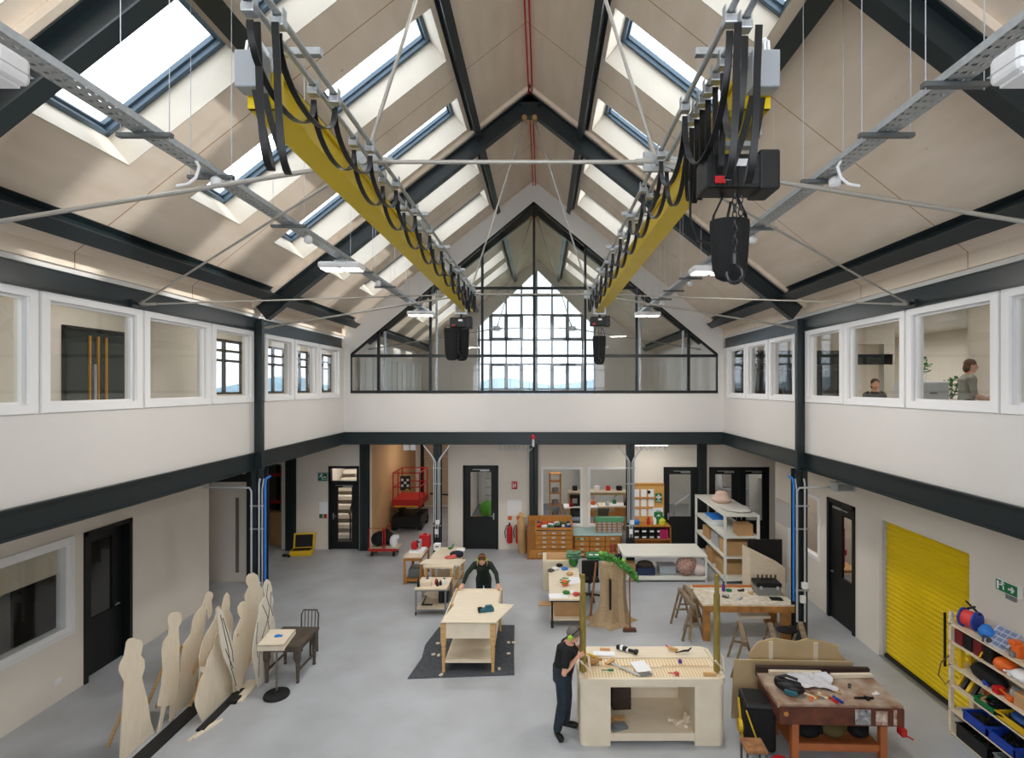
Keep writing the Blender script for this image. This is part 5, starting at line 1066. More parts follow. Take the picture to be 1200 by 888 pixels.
for k,(u,v,c) in enumerate(((655,664,'dark'),(661,668,'blue'),(650,668,'white'),(663,696,'green'),(675,698,'red'),(667,674,'tan'),(645,670,'brown'),(671,696,'white2'))):
    mt_={'dark':M_blackpl,'blue':M_lblue,'white':M_paper,'green':M_leaf,'red':mat('brick_red',(190,70,66),.6),'tan':M_kraft,'brown':M_dwood,'white2':M_paper}[c]; p=fl(u,v,.63)
    single(MB().ball((0,0,.04),(.07,.05,.045)).ball((.06,.03,.03),(.04,.04,.03)),'prop_scrap','%s scrap of prop material on the prop table, %s'%(c.replace('2',''),['back left','back centre','by the tray','front centre','front right','behind the pumpkin','at the back edge','beside the red scrap'][k]),'prop scrap',mt_,(p.x,p.y,.63),smooth=True)
single(MB().bx(-.2,.2,-.12,.12,0,.003),'paper_sheet','white paper at the front left of the prop table','paper',M_paper,(.33,11.5,.63),rz=.1)
single(MB().bx(-.2,.2,-.2,.2,0,.003),'paper_sheet','white paper right of the pumpkin prop','paper',M_paper,(.68,12.4,.63),rz=.2)
t=thing('storage_crate','green-lidded storage crate on the floor behind the burlap figure','crate',(1.42,14.2,0)); MB().bx(-.25,.25,-.2,.2,0,.6,bev=.02).build('crate_body',M_frame,t); MB().bx(-.28,.28,-.23,.23,.6,.68,bev=.02).build('lid',M_green,t)
for k in range(3): MB().bx(-.2+.15*k,-.1+.15*k,-.12,-.02,.682,.688).build('lid_patch',M_frame,t)
# ---- burlap figure with ivy garland, broom, stick
t=thing('burlap_figure','draped brown burlap figure with a leafy garland on its shoulders','draped prop',(1.52,11.7,0))
m=MB(); n=44; rings=[]
M_burlap=mat('burlap',(184,160,126),.9,bump=.5,scale=30,rgb2=(164,140,108))
for r,z in ((.52,0.005),(.47,.02),(.36,.08),(.29,.25),(.26,.5),(.25,.8),(.26,1.05),(.29,1.18),(.24,1.27),(.1,1.32),(.02,1.33)):
    ring=[]
    for k in range(n):
        a=2*math.pi*k/n; f=1+(.14*math.sin(7*a+1)+.07*math.sin(13*a))*(1 if z<1.1 else .4)+(0.12*math.cos(a-2.6) if z<.1 else 0)
        ring.append(m.bm.verts.new((r*f*math.cos(a)*1.0,r*f*math.sin(a)*.85,z)))
    rings.append(ring)
for a,b in zip(rings,rings[1:]):
    for k in range(n): m.bm.faces.new((a[k],a[(k+1)%n],b[(k+1)%n],b[k]))
m.bm.faces.new(rings[-1]); m.bm.faces.new(rings[0][::-1]); m.build('drape',M_burlap,t,smooth=True)
m=MB()
lr=random.Random(5)
for k in range(150):
    f=k/149; x=-.3+.78*f; z=1.5-.05*f-.42*f*f+.03*math.sin(k*1.9)+.02*math.cos(k*3.1); y=-.24-.05*math.sin(k*2.3)
    m.ball((0,0,0),(.055,.032,.008),7,Mx.Translation((x+lr.uniform(-.03,.03),y+lr.uniform(-.05,.03),z+lr.uniform(-.05,.04)))@Euler((lr.uniform(-1.2,1.2),lr.uniform(-1.2,1.2),lr.uniform(0,6))).to_matrix().to_4x4())
m.build('garland',mat('ivy_leaf',(86,160,70),.5,rgb2=(52,116,46),scale=9),t,smooth=True)
m=MB(); 
for x,z in ((-.28,1.55),(.2,1.4),(.02,1.42),(.47,1.05)): m.ball((x,-.24,z),.05,9)
m.build('apple_prop',mat('apple_green',(140,190,70),.5),t,smooth=True)
MB().bx(-.1,-.06,-.27,-.2,.35,1.0).build('dark_slit',M_bag,t)
MB().tube([(.36,-.05,1.16),(.42,-.1,1.0),(.4,-.12,.9)],[.08,.07,.04],10).build('sleeve',M_burlap,t,smooth=True)
MB().ball((.48,-.15,1.0),(.05,.04,.07)).build('dark_glove',M_bag,t,smooth=True)
t=thing('broom','brown broom standing beside the burlap figure','broom',(1.82,11.2,0)); MB().tube([(0,0,.06),(0.0,.08,1.1)],.013).build('handle',mat('red_brown_wood',(120,72,48),.5),t,smooth=True); MB().bx(-.14,.12,-.03,.03,.03,.08,bev=.01).build('head',mat('red_brown_wood',(120,72,48),.5),t); MB().bx(-.15,.13,-.035,.035,0,.035).build('bristles',M_dwood,t)
single(MB().bar((0,0,0),(.15,.25,1.15),.04,.03),'wooden_stick','brown wooden stick leaning left of the burlap figure','stick',mat('red_brown_wood2',(140,92,58),.5),(1.05,11.85,0))
t=thing('office_chair','black office chair base behind the leaning stick','chair',(1.12,12.95,0))
for k in range(5): a=k*1.2566; MB().bar((0,0,.12),(.28*math.cos(a),.28*math.sin(a),.07),.035).ball((.28*math.cos(a),.28*math.sin(a),.03),.03,8).build('base_arm',M_blackpl,t)
MB().tube([(0,0,.1),(0,0,.45)],.03).build('gas_column',M_grey,t); MB().bx(-.23,.23,-.23,.23,.45,.53,bev=.04).build('seat',M_bag,t); MB().bx(-.2,.2,-.27,-.22,.62,1.0,bev=.03).bx(-.03,.03,-.25,-.2,.45,.7).build('backrest',M_bag,t)
# ---- low white table and white shelving
t=thing('low_table','long low white metal table with bags on its lower shelf','table',(3.2,14.57,0))
MB().bx(-1.1,1.1,-.54,.54,.65,.69).build('table_top',M_offw,t); MB().bx(-1.08,1.08,-.52,.52,.1,.14).build('low_shelf',M_offw,t); leg4(t,(-1.07,1.07),(-.51,.51),.66,.05,M_offw); MB().bx(-1.08,1.08,-.535,-.52,.05,.11).build('kick_rail',M_offw,t)
single(MB().bx(-.13,.13,-.12,.12,0,.3,bev=.01),'cardboard_box','small cardboard box at the left end under the low white table','box',M_card,(2.32,14.3,.14))
t=thing('blue_crate','dark blue crate with cloth under the low white table','crate',(2.72,14.3,.14)); MB().bx(-.24,.24,-.18,.18,0,.2,bev=.02).build('crate_body',mat('navy_plastic',(34,48,84),.5),t); MB().ball((0,0,.24),(.22,.17,.1)).build('cloth_heap',mat('dark_cloth',(70,62,54),.9),t,smooth=True)
t=thing('clear_tub','grey translucent tub under the low white table','tub',(3.3,14.35,.14)); MB().bx(-.22,.22,-.18,.18,0,.2,bev=.03).build('tub_body',mat('translucent_grey',(170,178,186),.4),t); MB().bx(-.24,.24,-.2,.2,.2,.23,bev=.01).build('lid',mat('translucent_grey',(170,178,186),.4),t)
single(MB().ball((0,0,.24),(.27,.22,.25)).ball((.1,-.05,.42),(.12,.1,.06)),'cloth_bundle','patterned maroon cloth bundle bulging under the low white table','cloth bundle',mat('patterned_cloth',(150,96,100),.85,rgb2=(196,170,150),scale=22),(3.78,14.2,.14),smooth=True)
single(MB().ball((0,0,.15),(.2,.18,.16)),'white_sack','pale pinkish sack at the right end under the low white table','sack',mat('pink_white_cloth',(226,212,206),.85,bump=.4,scale=8),(4.12,14.2,.14),smooth=True)
t=thing('metal_shelving','tall cream metal shelving unit with boxes at the right back','shelving',(5.14,15.2,0))
for z in (.08,.66,1.18,1.74): MB().bx(-.45,.45,-1.33,1.33,z,z+.05).build('shelf',M_offw,t)
for x in (-.43,.43):
    for y in (-1.31,1.31): MB().bx(x-.03,x+.03,y-.03,y+.03,0,1.79).build('upright',M_offw,t)
def on(u,v,z): p=fl(u,v,z); return p.x,p.y,z
single(MB().ball((0,0,.1),(.28,.3,.14)).ball((.05,.1,.2),(.2,.18,.12)),'cloth_pile','crumpled pinkish cloth pile on top of the metal shelving','cloth',mat('peach_cloth',(214,186,170),.85,bump=.5,scale=7),(5.12,15.4,1.79),smooth=True)
single(MB().ball((0,0,.04),(.4,.5,.06)).ball((.1,-.3,.05),(.2,.2,.06)),'plastic_sheet','clear crinkled plastic sheet on top of the metal shelving','plastic sheet',mat('crinkled_plastic',(206,204,198),.3),(5.2,14.5,1.79),smooth=True)
t=thing('plastic_tub','pale tub with blue rim on the second shelf of the metal shelving','tub',(4.93,15.3,1.23)); MB().bx(-.2,.2,-.35,.35,0,.2,bev=.03).build('tub_body',mat('pale_tub',(214,222,224),.4),t); MB().bx(-.21,.21,-.36,.36,.17,.21,bev=.01).build('rim',M_lblue,t)
single(MB().bx(-.2,.2,-.18,.18,0,.3,bev=.008),'cardboard_box','cardboard box on the second shelf of the metal shelving','box',M_card,(5.25,14.1,1.23))
for k,(y,z,s_,mt_,lab) in enumerate(((15.7,.71,.3,M_card,'cardboard box at the back of the third shelf of the metal shelving'),(14.9,.71,.34,M_lgrey,'grey box in the middle of the third shelf of the metal shelving'),(14.2,.71,.36,M_card,'big cardboard box at the front of the third shelf of the metal shelving'),(15.4,.13,.34,M_card,'cardboard box low at the back of the metal shelving'),(14.5,.13,.3,M_kraft,'brown box low in the middle of the metal shelving'))): single(MB().bx(-.3,.3,-.28,.28,0,s_,bev=.01),'storage_box',lab,'box',mt_,(5.05,y,z))
t=thing('plywood_wedge','sloping plywood wedge with slots in front of the metal shelving','set piece',(5.1,12.55,0))
m=MB(); m.prism([(-.35,.0),(.45,0),(.45,.95),(-.35,1.35)],.5,Mx.Rotation(rad(90),4,'X')); m.build('wedge_body',M_ply,t)
for k in range(5): MB().bx(-.2+.1*k,-.16+.1*k,-.262,-.25,.55,.8).build('slot',M_dwood,t)
single(MB().bx(-.42,.42,-.025,.025,0,1.05),'black_board','black perforated panel leaning beside the plywood wedge','panel',M_blackpl,(5.45,13.2,.3))
# ---- painted paint-splashed work table, trestles
t=thing('paint_table','paint-splashed white-topped wooden table with thick orange legs','table',(4.12,11.25,0),-.02)
M_splash=mat('paint_splashed',(226,220,208),.6,rgb2=(196,182,156),scale=9)
M_orw=mat('worn_orange_wood',(190,132,66),.6,rgb2=(140,98,56),scale=6)
MB().bx(-.92,.93,-.52,.52,.72,.75).build('table_top',M_splash,t); MB().bx(-.9,.91,-.54,-.5,.6,.72).bx(-.9,-.86,-.5,.5,.6,.72).bx(.87,.91,-.5,.5,.6,.72).build('apron',M_orw,t)
for x in (-.82,.74):
    for y in (-.45,.42): MB().bx(x-.07,x+.07+(.12 if x>0 else 0),y-.05,y+.05,0,.6).build('leg',M_orw,t)
single(MB().bar((-.8,0,.02),(.75,0,.02),.05,.04),'plank','long orange plank along the back of the paint-splashed table','plank',mat('orange_plank',(196,120,62),.6),(4.05,11.68,.75))
single(MB().bx(-.3,.3,-.1,.1,0,.05),'plank','pale plank under the front of the paint-splashed table','plank',M_ply2,(4.3,10.95,.42))
MB_=MB().bx(-.3,.3,-.02,.02,.0,.42)
t=thing('tool_chest','grey tool chest with black lid on the paint-splashed table','tool chest',(4.72,11.35,.75),-.05); MB().bx(-.25,.25,-.17,.17,0,.17,bev=.02).build('body',mat('grey_chest',(128,130,126),.5),t); MB().bx(-.26,.26,-.18,.18,.17,.26,bev=.02).build('lid',M_blackpl,t); MB().tube([(-.1,0,.26),(-.1,0,.3),(.1,0,.3),(.1,0,.26)],.012).build('handle',M_blackpl,t)
for x in (-.17,.17): MB().bx(x-.025,x+.025,-.185,-.17,.13,.2).build('latch',M_lgrey,t)
bottle('spray_bottle','purple bottle on the paint-splashed table','bottle',mat('purple',(80,50,140),.4),3.85,11.45,.75,.035,.2)
single(MB().lathe([(.06,0),(.065,.03),(.04,.04)],n=12),'green_disc','green lid beside the purple bottle','lid',M_green,(3.96,11.45,.75))
single(MB().bx(-.12,.12,-.08,.08,0,.02,bev=.005),'black_tablet','flat black tray at the right front of the paint-splashed table','tray',M_blackpl,(4.78,11.0,.75),rz=-.1)
single(MB().bx(-.03,.02,-.08,.08,0,.03).bx(.02,.07,-.01,.03,0,.03),'glue_gun','pale glue gun lying on the paint-splashed table','glue gun',M_lgrey,(3.8,11.15,.75),rz=.4)
def trestle(x,y,rz,lab,L=.8,h=.72,mt=None):
    t=thing('trestle',lab,'trestle',(x,y,0),rz,'worn wooden trestles'); mt=mt or M_dw2
    MB().bx(-.04,.04,-L/2,L/2,h-.08,h).build('top_beam',mt,t)
    for sy in (-1,1):
        for sx in (-1,1): MB().bar((sx*.22,sy*(L/2-.08),0),(sx*.03,sy*(L/2-.08),h-.03),.05,.035).build('leg',mt,t)
        MB().bar((-.13,sy*(L/2-.08),.3),(.13,sy*(L/2-.08),.3),.04,.03).build('brace',mt,t)
    return t
M_dw2=mat('worn_grey_wood',(150,134,110),.7,rgb2=(110,92,70),scale=8)
trestle(3.0,11.2,.06,'worn wooden trestle standing at the left end of the paint-splashed table',.95,.74)
trestle(3.62,9.75,-.25,'worn trestle nearest the counter post, in front of the paint-splashed table',.9,.68); trestle(4.15,9.7,-.3,'worn trestle in the middle of three before the paint-splashed table',.9,.66); trestle(4.72,9.75,-.35,'worn trestle at the right of three before the paint-splashed table',.9,.66)
single(MB().ball((0,0,.03),(.2,.14,.05)).box((.05,0,.06),(.2,.1,.05),.4),'black_cloth','black gloves heaped on the middle and right trestles','gloves',M_bag,(4.43,9.75,.66),smooth=True)
# ---- leaning sheets behind the brown bench
M_mdf=mat('mdf_board',(206,182,142),.6,rgb2=(194,168,126),scale=2)
def leansheet(name,lab,pts,Y,ang,mt,extra=None,z0=0):
    t=thing(name,lab,'board',(0,Y,z0)); M=Mx.Rotation(rad(90-ang),4,'X'); m=MB(); m.prism(pts,.018,M); m.build('sheet',mt,t)
    if extra:
        for x,a,b in extra: MB().bx(x-.03,x+.03,a,b,.009,.03,M).build('batten',M_ply2,t)
    return t
leansheet('plywood_sheet','large plain board leaning on the back of the brown workbench',[(2.9,0),(4.72,0),(4.75,.9),(2.93,.93)],8.28,-3,M_mdf)
leansheet('headboard_panel','wavy-topped battened panel leaning behind the plain board',[(3.2,.25),(4.6,.25),(4.72,.85),(4.6,1.0),(4.62,1.06),(4.45,1.12),(4.12,1.18),(3.95,1.13),(3.7,1.17),(3.6,1.19),(3.35,1.12),(3.22,.95)],8.42,-2,M_mdf,[(3.55,.3,1.14),(4.25,.3,1.12)])
# ---- brown painted workbench
t=thing('joiners_bench','red-brown paint-worn joiner bench with dark top edge','workbench',(3.98,7.56,0),-.035)
M_rbw=mat('red_brown_bench',(112,62,42),.5,rgb2=(78,44,32),scale=5)
M_rbt=mat('worn_bench_top',(132,92,68),.6,rgb2=(182,168,150),scale=5)
MB().bx(-.82,.82,-.40,.42,.81,.86).build('bench_top',M_rbt,t); MB().bx(-.82,.82,.38,.44,.8,.95).build('back_rail',mat('dark_rail',(58,40,34),.6),t); MB().bx(-.8,.82,-.42,-.38,.6,.83).bx(-.8,-.77,-.38,.4,.62,.81).bx(.79,.82,-.38,.4,.62,.81).build('apron',M_rbw,t)
MB().bx(.18,.38,-.43,-.42,.62,.82).build('blue_patch',mat('slate_blue_paint',(52,64,78),.6,rgb2=(200,196,190),scale=14),t)
MB().bx(.45,.6,-.426,-.42,.62,.8).bx(.68,.72,-.426,-.42,.62,.82).build('paint_drip',mat('paint_drips',(226,214,200),.6,rgb2=(126,64,42),scale=12),t)
for x in (-.58,.58):
    for y in (-.34,.34): MB().bx(x-.045,x+.045,y-.04,y+.04,0,.81).build('leg',mat('bench_leg',(170,98,56),.55,var=.1),t)
MB().bx(-.58,.58,-.36,-.32,.24,.31).bx(-.58,.58,.32,.36,.24,.31).bx(-.6,.6,-.34,.34,.2,.24).build('low_shelf',mat('bench_leg',(170,98,56),.55),t)
MB().lathe([(.03,-.43),(.035,-.41)],(0,0,0),10,Mx.Translation((-.72,0,.74))@Mx.Rotation(rad(-90),4,'X')).build('screw_hole',M_oak,t)
t=thing('bench_vise','red metal vise jaw on the right end of the brown bench','vise',(4.74,7.1,.52)); MB().bx(-.03,.04,-.06,.06,-.02,.08,bev=.01).build('jaw',M_redpaint,t); MB().tube([(0,-.05,.02),(.1,-.08,-.03)],.012).build('screw',M_redpaint,t)
BZ=.866
def onb(u,v): p=fl(u,v,BZ); return (p.x,p.y,BZ-.003)
t=thing('router_tool','black and teal router lying on the left of the brown bench','power tool',(3.42,7.45,BZ),-.6); MB().ball((0,0,.08),(.2,.1,.08),14).bx(-.2,.15,-.05,.05,.08,.17,bev=.03).build('body',M_blackpl,t,smooth=True); MB().bx(-.05,.12,-.11,-.07,.01,.08,bev=.015).build('teal_panel',mat('teal_plastic',(40,98,112),.45),t); MB().tube([(-.15,0,.17),(-.05,.02,.21),(.1,.03,.19)],.02).build('handle',M_blackpl,t,smooth=True)
m=MB(); n=12
for j in range(n):
    for i in range(n): m.bm.verts.new((-.3+.6*i/(n-1)+.03*math.sin(j),-.2+.4*j/(n-1)+.03*math.cos(i*.9),.015+.02*abs(math.sin(i*.9+j*.5))+(.08*max(0,(i-8)/4)*max(0,(j-7)/4))))
m.bm.verts.ensure_lookup_table()
for j in range(n-1):
    for i in range(n-1): m.bm.faces.new([m.bm.verts[a] for a in (j*n+i,j*n+i+1,(j+1)*n+i+1,(j+1)*n+i)])
single(m,'tracing_paper','crumpled translucent paper sheet on the brown bench','paper',mat('tracing_paper',(206,206,212),.6),(3.83,7.72,BZ),rz=-.2)
single(MB().bx(-.38,.38,-.03,.03,0,.05),'wood_strip','pale wood strip along the back left of the brown bench','wood strip',M_ply2,(3.72,7.93,BZ)); single(MB().bx(-.3,.3,-.03,.03,0,.05),'wood_strip','pale wood strip along the back right of the brown bench','wood strip',M_ply2,(4.5,7.84,BZ),rz=.02)
for k in range(5): single(MB().bx(-.14,.14,-.012,.012,0,.02),'wood_stick','thin light stick in the bundle beside the black router, %s from the left'%['first','second','third','fourth','fifth'][k],'stick',[M_ply2,M_oak,M_grey][k%3],(3.62+.045*k,7.4-.01*k,BZ),rz=-.9+.1*k,group='sticks beside the router')
for k,(c,lab) in enumerate(((M_red,'red-handled'),(M_blue,'blue-handled'))): single(MB().bx(-.01,.01,-.06,.02,0,.02).bx(-.02,-.005,-.14,-.06,0,.02).bx(.005,.02,-.14,-.06,0,.02),'pliers','%s pliers on the brown bench in front of the paper'%lab,'pliers',c,(3.9+.07*k,7.32,BZ),rz=.3)
single(MB().bx(-.13,.13,-.012,.012,0,.02).bx(.02,.05,-.05,.04,0,.02),'steel_tool','dark T-shaped steel tool on the right of the brown bench','tool',M_blackpl,(4.36,7.3,BZ))
for k in range(3): single(MB().ball((0,0,.1),(.2-.03*k,.16,.1)).box((.1,0,.1),(.2,.12,.1),.5*k),'dark_bag','dark tool bag on the shelf under the brown bench, %s from the left'%['first','second','third'][k],'bag',M_bag if k!=1 else mat('olive_bag',(96,84,50),.8),(3.68+.35*k,7.5,.24),smooth=True)
t=thing('tool_tote','black rolling tool tote with yellow stripe beside the brown bench','tool tote',(3.03,7.62,0),-.12)
MB().bx(-.2,.22,-.2,.25,.04,.66,bev=.05).build('tote_body',M_bag,t); MB().bx(-.2,.22,-.2,.25,.6,.7,bev=.04).build('lid',M_blackpl,t)
MB().bar((-.19,-.215,.62),(-.05,-.225,.22),.03,.02).bar((-.215,.15,.6),(-.215,-.1,.15),.03,.02).build('yellow_stripe',mat('hazard_yellow',(220,180,30),.5),t); MB().lathe([(.09,-.025),(.09,.025)],(0,0,0),16,Mx.Translation((-.23,-.02,.3))@Mx.Rotation(rad(90),4,'Y')).build('yellow_wheel',mat('hazard_yellow',(220,180,30),.5),t)
single(MB().ball((0,0,.05),(.12,.1,.06)),'red_rag','red rag on the floor at the foot of the black tote','rag',M_red,(3.2,7.25,0),smooth=True)
t=thing('wicker_stool','small stool with worn brown seat at the bottom edge beside the tote','stool',(2.74,6.98,0),-.04)
MB().bx(-.14,.14,-.14,.14,.42,.46,bev=.01).build('seat',mat('worn_wicker',(168,118,74),.75,rgb2=(120,84,56),scale=16),t); leg4(t,(-.12,.12),(-.12,.12),.42,.025,M_dwood); MB().bar((-.12,-.12,.3),(.12,-.12,.3),.02).bar((-.12,-.12,.2),(.12,-.12,.2),.02).build('rung',M_dwood,t)

# ---- more of the loose things the benches carry
trestle(3.16,11.55,.02,'second worn trestle behind the one left of the paint-splashed table',.8,.7)
single(MB().bar((-.02,-.45,.05),(.12,-.1,.95),.06,.03),'leaning_batten','grey-brown batten leaning on the left end trestles','batten',M_dw2,(2.95,11.15,0))
for k,(dx,dy,c,n) in enumerate(((-.5,.2,M_paper,'white'),(-.1,-.2,M_lgrey,'pale grey'),(.25,.1,M_kraft,'tan'),(-.35,-.1,M_dwood,'brown'),(.1,.25,M_blackpl,'black'))): single(MB().box((0,0,.012),(.13,.07,.024),k*.8,bev=.006).bar((0,0,.02),(.09,.06,.02),.018),'bench_scrap','%s scrap lying on the paint-splashed table'%n,'scrap',c,(4.12+dx,11.2+dy,.75))
for k,(dx,dy,c,n) in enumerate(((-.2,-.12,M_ply2,'pale'),(.35,.1,M_dwood,'dark'),(.1,-.05,M_kraft,'tan'),(.6,-.1,M_paper,'white'),(-.35,-.22,M_orange,'orange'))): single(MB().box((0,0,.01),(.1,.03,.02),k*1.1,bev=.004).box((.03,.03,.01),(.03,.03,.02),k),'bench_scrap','%s wood or paint scrap on the brown bench top'%n,'scrap',c,(3.98+dx,7.5+dy,BZ-.002))
for k,(x,y,c,n) in enumerate(((1.0,19.0,M_red,'red'),(1.6,19.05,M_blackpl,'black'),(2.3,19.2,M_lgrey,'grey'),(2.95,19.2,M_dwood,'brown'),(3.2,19.4,M_blue,'blue'),(1.8,19.3,M_orange,'orange'),(2.6,19.5,M_green,'green'))):
    single(MB().box((0,0,.07),(.14,.12,.14),k*.5,bev=.02).tube([(0,0,.14),(.02,.02,.26),(.1,.02,.3)],.012),'bench_tool','%s machine or pot on the workshop tables behind the glass'%n,'tool',c,(x,y,.862))
def xchair(x,y,lab):
    t=thing('folding_chair',lab,'chair',(x,y,0)); MB().bx(-.2,.2,-.2,.2,.45,.48).build('seat',M_oak,t); MB().bx(-.2,.2,.19,.21,.65,.85).build('backrest',M_oak,t)
    for sx in (-.19,.19): MB().bar((sx,-.25,0),(sx,.2,.85),.03).build('leg',M_oak,t); MB().bar((sx,.25,0),(sx,-.18,.46),.03).build('leg',M_oak,t)
xchair(1.55,18.2,'orange folding chair in the middle of the workshop view'); xchair(2.45,18.1,'orange folding chair at the column side of the workshop view')
for k,(x,z,w_,h_,c,n) in enumerate(((1.1,2.1,.3,.3,M_paper,'white'),(1.6,2.2,.4,.35,M_green,'green'),(.3,2.3,.35,.3,M_paper,'small white'))): single(MB().bx(-w_/2,w_/2,-.02,0,0,h_),'wall_poster','%s poster on the workshop end wall'%n,'poster',c,(x,23.4,z))
# ================================================================ people
def flesh(m,chain,n=14):
    """tapered limb: [(point, radius)], with balls at the joints so the remesh welds everything into one surface"""
    m.tube([p for p,r in chain],[r for p,r in chain],n)
    for p,r in chain: m.ball(tuple(p),r*.99,12)
def weld(o,vox,sm=6):
    r=o.modifiers.new('weld','REMESH'); r.mode='VOXEL'; r.voxel_size=vox; r.use_smooth_shade=True
    s=o.modifiers.new('soft','SMOOTH'); s.factor=.5; s.iterations=sm
def torso(m,pel,chest,neck,side,hw,sw,dp,g=1.0):
    """pelvis, chest, neck points; side = unit left vector; hw, sw half widths of hips and shoulders"""
    pel,chest,neck,side=V(pel),V(chest),V(neck),V(side).normalized()
    for f in [k/9 for k in range(10)]:
        p=pel.lerp(chest,f); w=hw+(sw*.86-hw)*f-.03*math.sin(math.pi*f); d=dp*(.95+.12*f)
        ax=(chest-pel).normalized(); fr=side.cross(ax).normalized()
        M=Mx(((side.x,fr.x,ax.x,p.x),(side.y,fr.y,ax.y,p.y),(side.z,fr.z,ax.z,p.z),(0,0,0,1)))
        m.ball((0,0,0),(w,d,.085),14,M)
    for s in (-1,1): m.tube([chest+side*s*sw*.45+ (neck-chest)*.35,chest+side*s*sw*.95],[.075*g,.07*g],10)
    if g>1: m.ball(tuple(chest+(neck-chest)*.45),(.085*g,.08*g,.06*g),12)
    m.tube([chest,neck],[.09*g,.06*g],12)
def head_shape(m,c,face,up=(0,0,1),s=1.0):
    """head centred at c, looking along face"""
    f=V(face).normalized(); u=V(up); u=(u-f*u.dot(f)).normalized(); l=u.cross(f)
    M=Mx(((l.x,f.x,u.x,c[0]),(l.y,f.y,u.y,c[1]),(l.z,f.z,u.z,c[2]),(0,0,0,1)))@Mx.Scale(s,4)
    m.ball((0,-.012,.025),(.075,.095,.09),16,M); m.ball((0,.02,-.045),(.058,.07,.07),14,M); m.ball((0,.055,-.085),(.03,.03,.028),10,M)
    m.ball((0,.098,-.02),(.013,.02,.016),8,M); m.ball((0,.09,.0),(.01,.014,.03),8,M)
    for sx in (-1,1): m.ball((sx*.076,-.005,-.015),(.012,.022,.034),8,M); m.ball((sx*.04,.068,-.03),(.026,.022,.022),8,M)
    m.ball((0,.085,-.058),(.024,.014,.009),8,M)
    return M
def hand(m,wr,d,palm_n,th,curl=.6,s=1.0):
    """wrist, pointing direction, palm normal, thumb side; five separate bent fingers"""
    wr=V(wr); d=V(d).normalized(); n=V(palm_n); n=(n-d*n.dot(d)).normalized(); t=V(th); t=(t-d*t.dot(d)-n*t.dot(n)).normalized()
    M=Mx(((t.x,d.x,n.x,wr.x),(t.y,d.y,n.y,wr.y),(t.z,d.z,n.z,wr.z),(0,0,0,1)))@Mx.Scale(s,4)
    m.ball((0,.05,0),(.041,.056,.016),12,M)
    m.tube([M@V((0,-.03,0)),M@V((0,.03,0))],[.027*s,.025*s],10)
    for k,(x,L) in enumerate(((.032,.072),(.011,.08),(-.011,.075),(-.031,.058))):
        p=V((x,.095,0)); pts=[V((x*.85,.06,0)),p]; a=0
        for seg in (.46,.3,.24): a+=curl*.95; p=p+V((0,math.cos(a),math.sin(a)))*L*seg; pts.append(p)
        m.tube([M@q for q in pts],[.0095*s,.0095*s,.009*s,.008*s,.0068*s],8)
        m.ball((0,0,0),.0068*s,6,Mx.Translation(M@pts[-1]))
    pts=[V((.026,.02,0)),V((.05,.045,.012)),V((.056,.075,.028*(.5+curl))),V((.05,.095,.045*(.5+curl)))]
    m.tube([M@q for q in pts],[.014*s,.011*s,.0098*s,.008*s],8)
def shoe(m,heel,d,L=.27):
    d=V(d).normalized(); l=V((-d.y,d.x,0)); h=V(heel)
    M=Mx(((l.x,d.x,0,h.x),(l.y,d.y,0,h.y),(0,0,1,h.z),(0,0,0,1)))
    m.ball((0,.05,.055),(.042,.065,.055),12,M); m.ball((0,L*.62,.04),(.048,L*.36,.042),12,M); m.ball((0,.06,.1),(.04,.05,.05),10,M)
    m.bx(-.04,.04,.0,L*.85,0,.03,M,bev=.012)
M_hairg=mat('grey_hair',(112,106,100),.8,var=.2,scale=40); M_hairb=mat('brown_hair',(84,54,34),.7,var=.2,scale=40); M_hairr=mat('red_brown_hair',(130,56,34),.7,var=.2,scale=40)
M_tee=mat('black_cotton',(22,24,27),.85,bump=.15,scale=30); M_jean=mat('dark_denim',(44,56,68),.85,rgb2=(32,41,50),scale=7); M_jump=mat('dark_green_wool',(30,42,34),.9,bump=.2,scale=60)
def hair(name,mt,M,t,back=.0,full=False):
    m=MB(); m.ball((0,-.024,.04),(.083,.098,.088),16,M)
    if full: m.ball((0,-.06,-.03),(.078,.06,.1),14,M)
    else: m.ball((0,-.055,.0),(.074,.06,.07),12,M)
    o=m.build(name,mt,t,smooth=True,world=True); return o
def muffs(M,t,mt,band=M_blackpl):
    m=MB()
    for sx in (-1,1): m.ball((sx*.095,-.005,-.01),(.026,.036,.045),12,M)
    e=m.build('ear_muffs',mt,t,world=True,smooth=True)
    m=MB(); m.tube([M@V((math.cos(a)*.1,-.01,.0+math.sin(a)*.135)) for a in [math.pi*k/10 for k in range(11)]],.008,6); m.build('headband',band,e,world=True,smooth=True)
# ---- man working at the left post of the counter
t=thing('person','person in black t-shirt and jeans with green ear defenders gripping the left counter post','person',(.32,7.98,0))
pel,chest,neck=V((.29,7.9,.93)),V((.365,7.86,1.26)),V((.405,7.84,1.38)); side=V((-.12,1,0)).normalized()
shR,shL=V((.35,7.67,1.305)),V((.40,8.05,1.31)); elR,elL=V((.30,7.55,1.07)),V((.48,8.09,1.10)); wrR,wrL=V((.50,7.765,1.20)),V((.54,7.96,1.27))
hipR,hipL=pel+V((.0,-.09,-.03)),pel+V((.02,.09,-.03)); knR,knL=V((.29,7.82,.50)),V((.36,8.02,.50)); anR,anL=V((.215,7.86,.09)),V((.35,8.10,.09))
m=MB(); torso(m,pel,chest,neck,side,.15,.17,.105); flesh(m,[(chest.lerp(neck,.6),.055),(neck+V((.03,0,.07)),.052)])
hc=V((.445,7.82,1.49)); Mh=head_shape(m,hc,(.66,-.30,-.70))
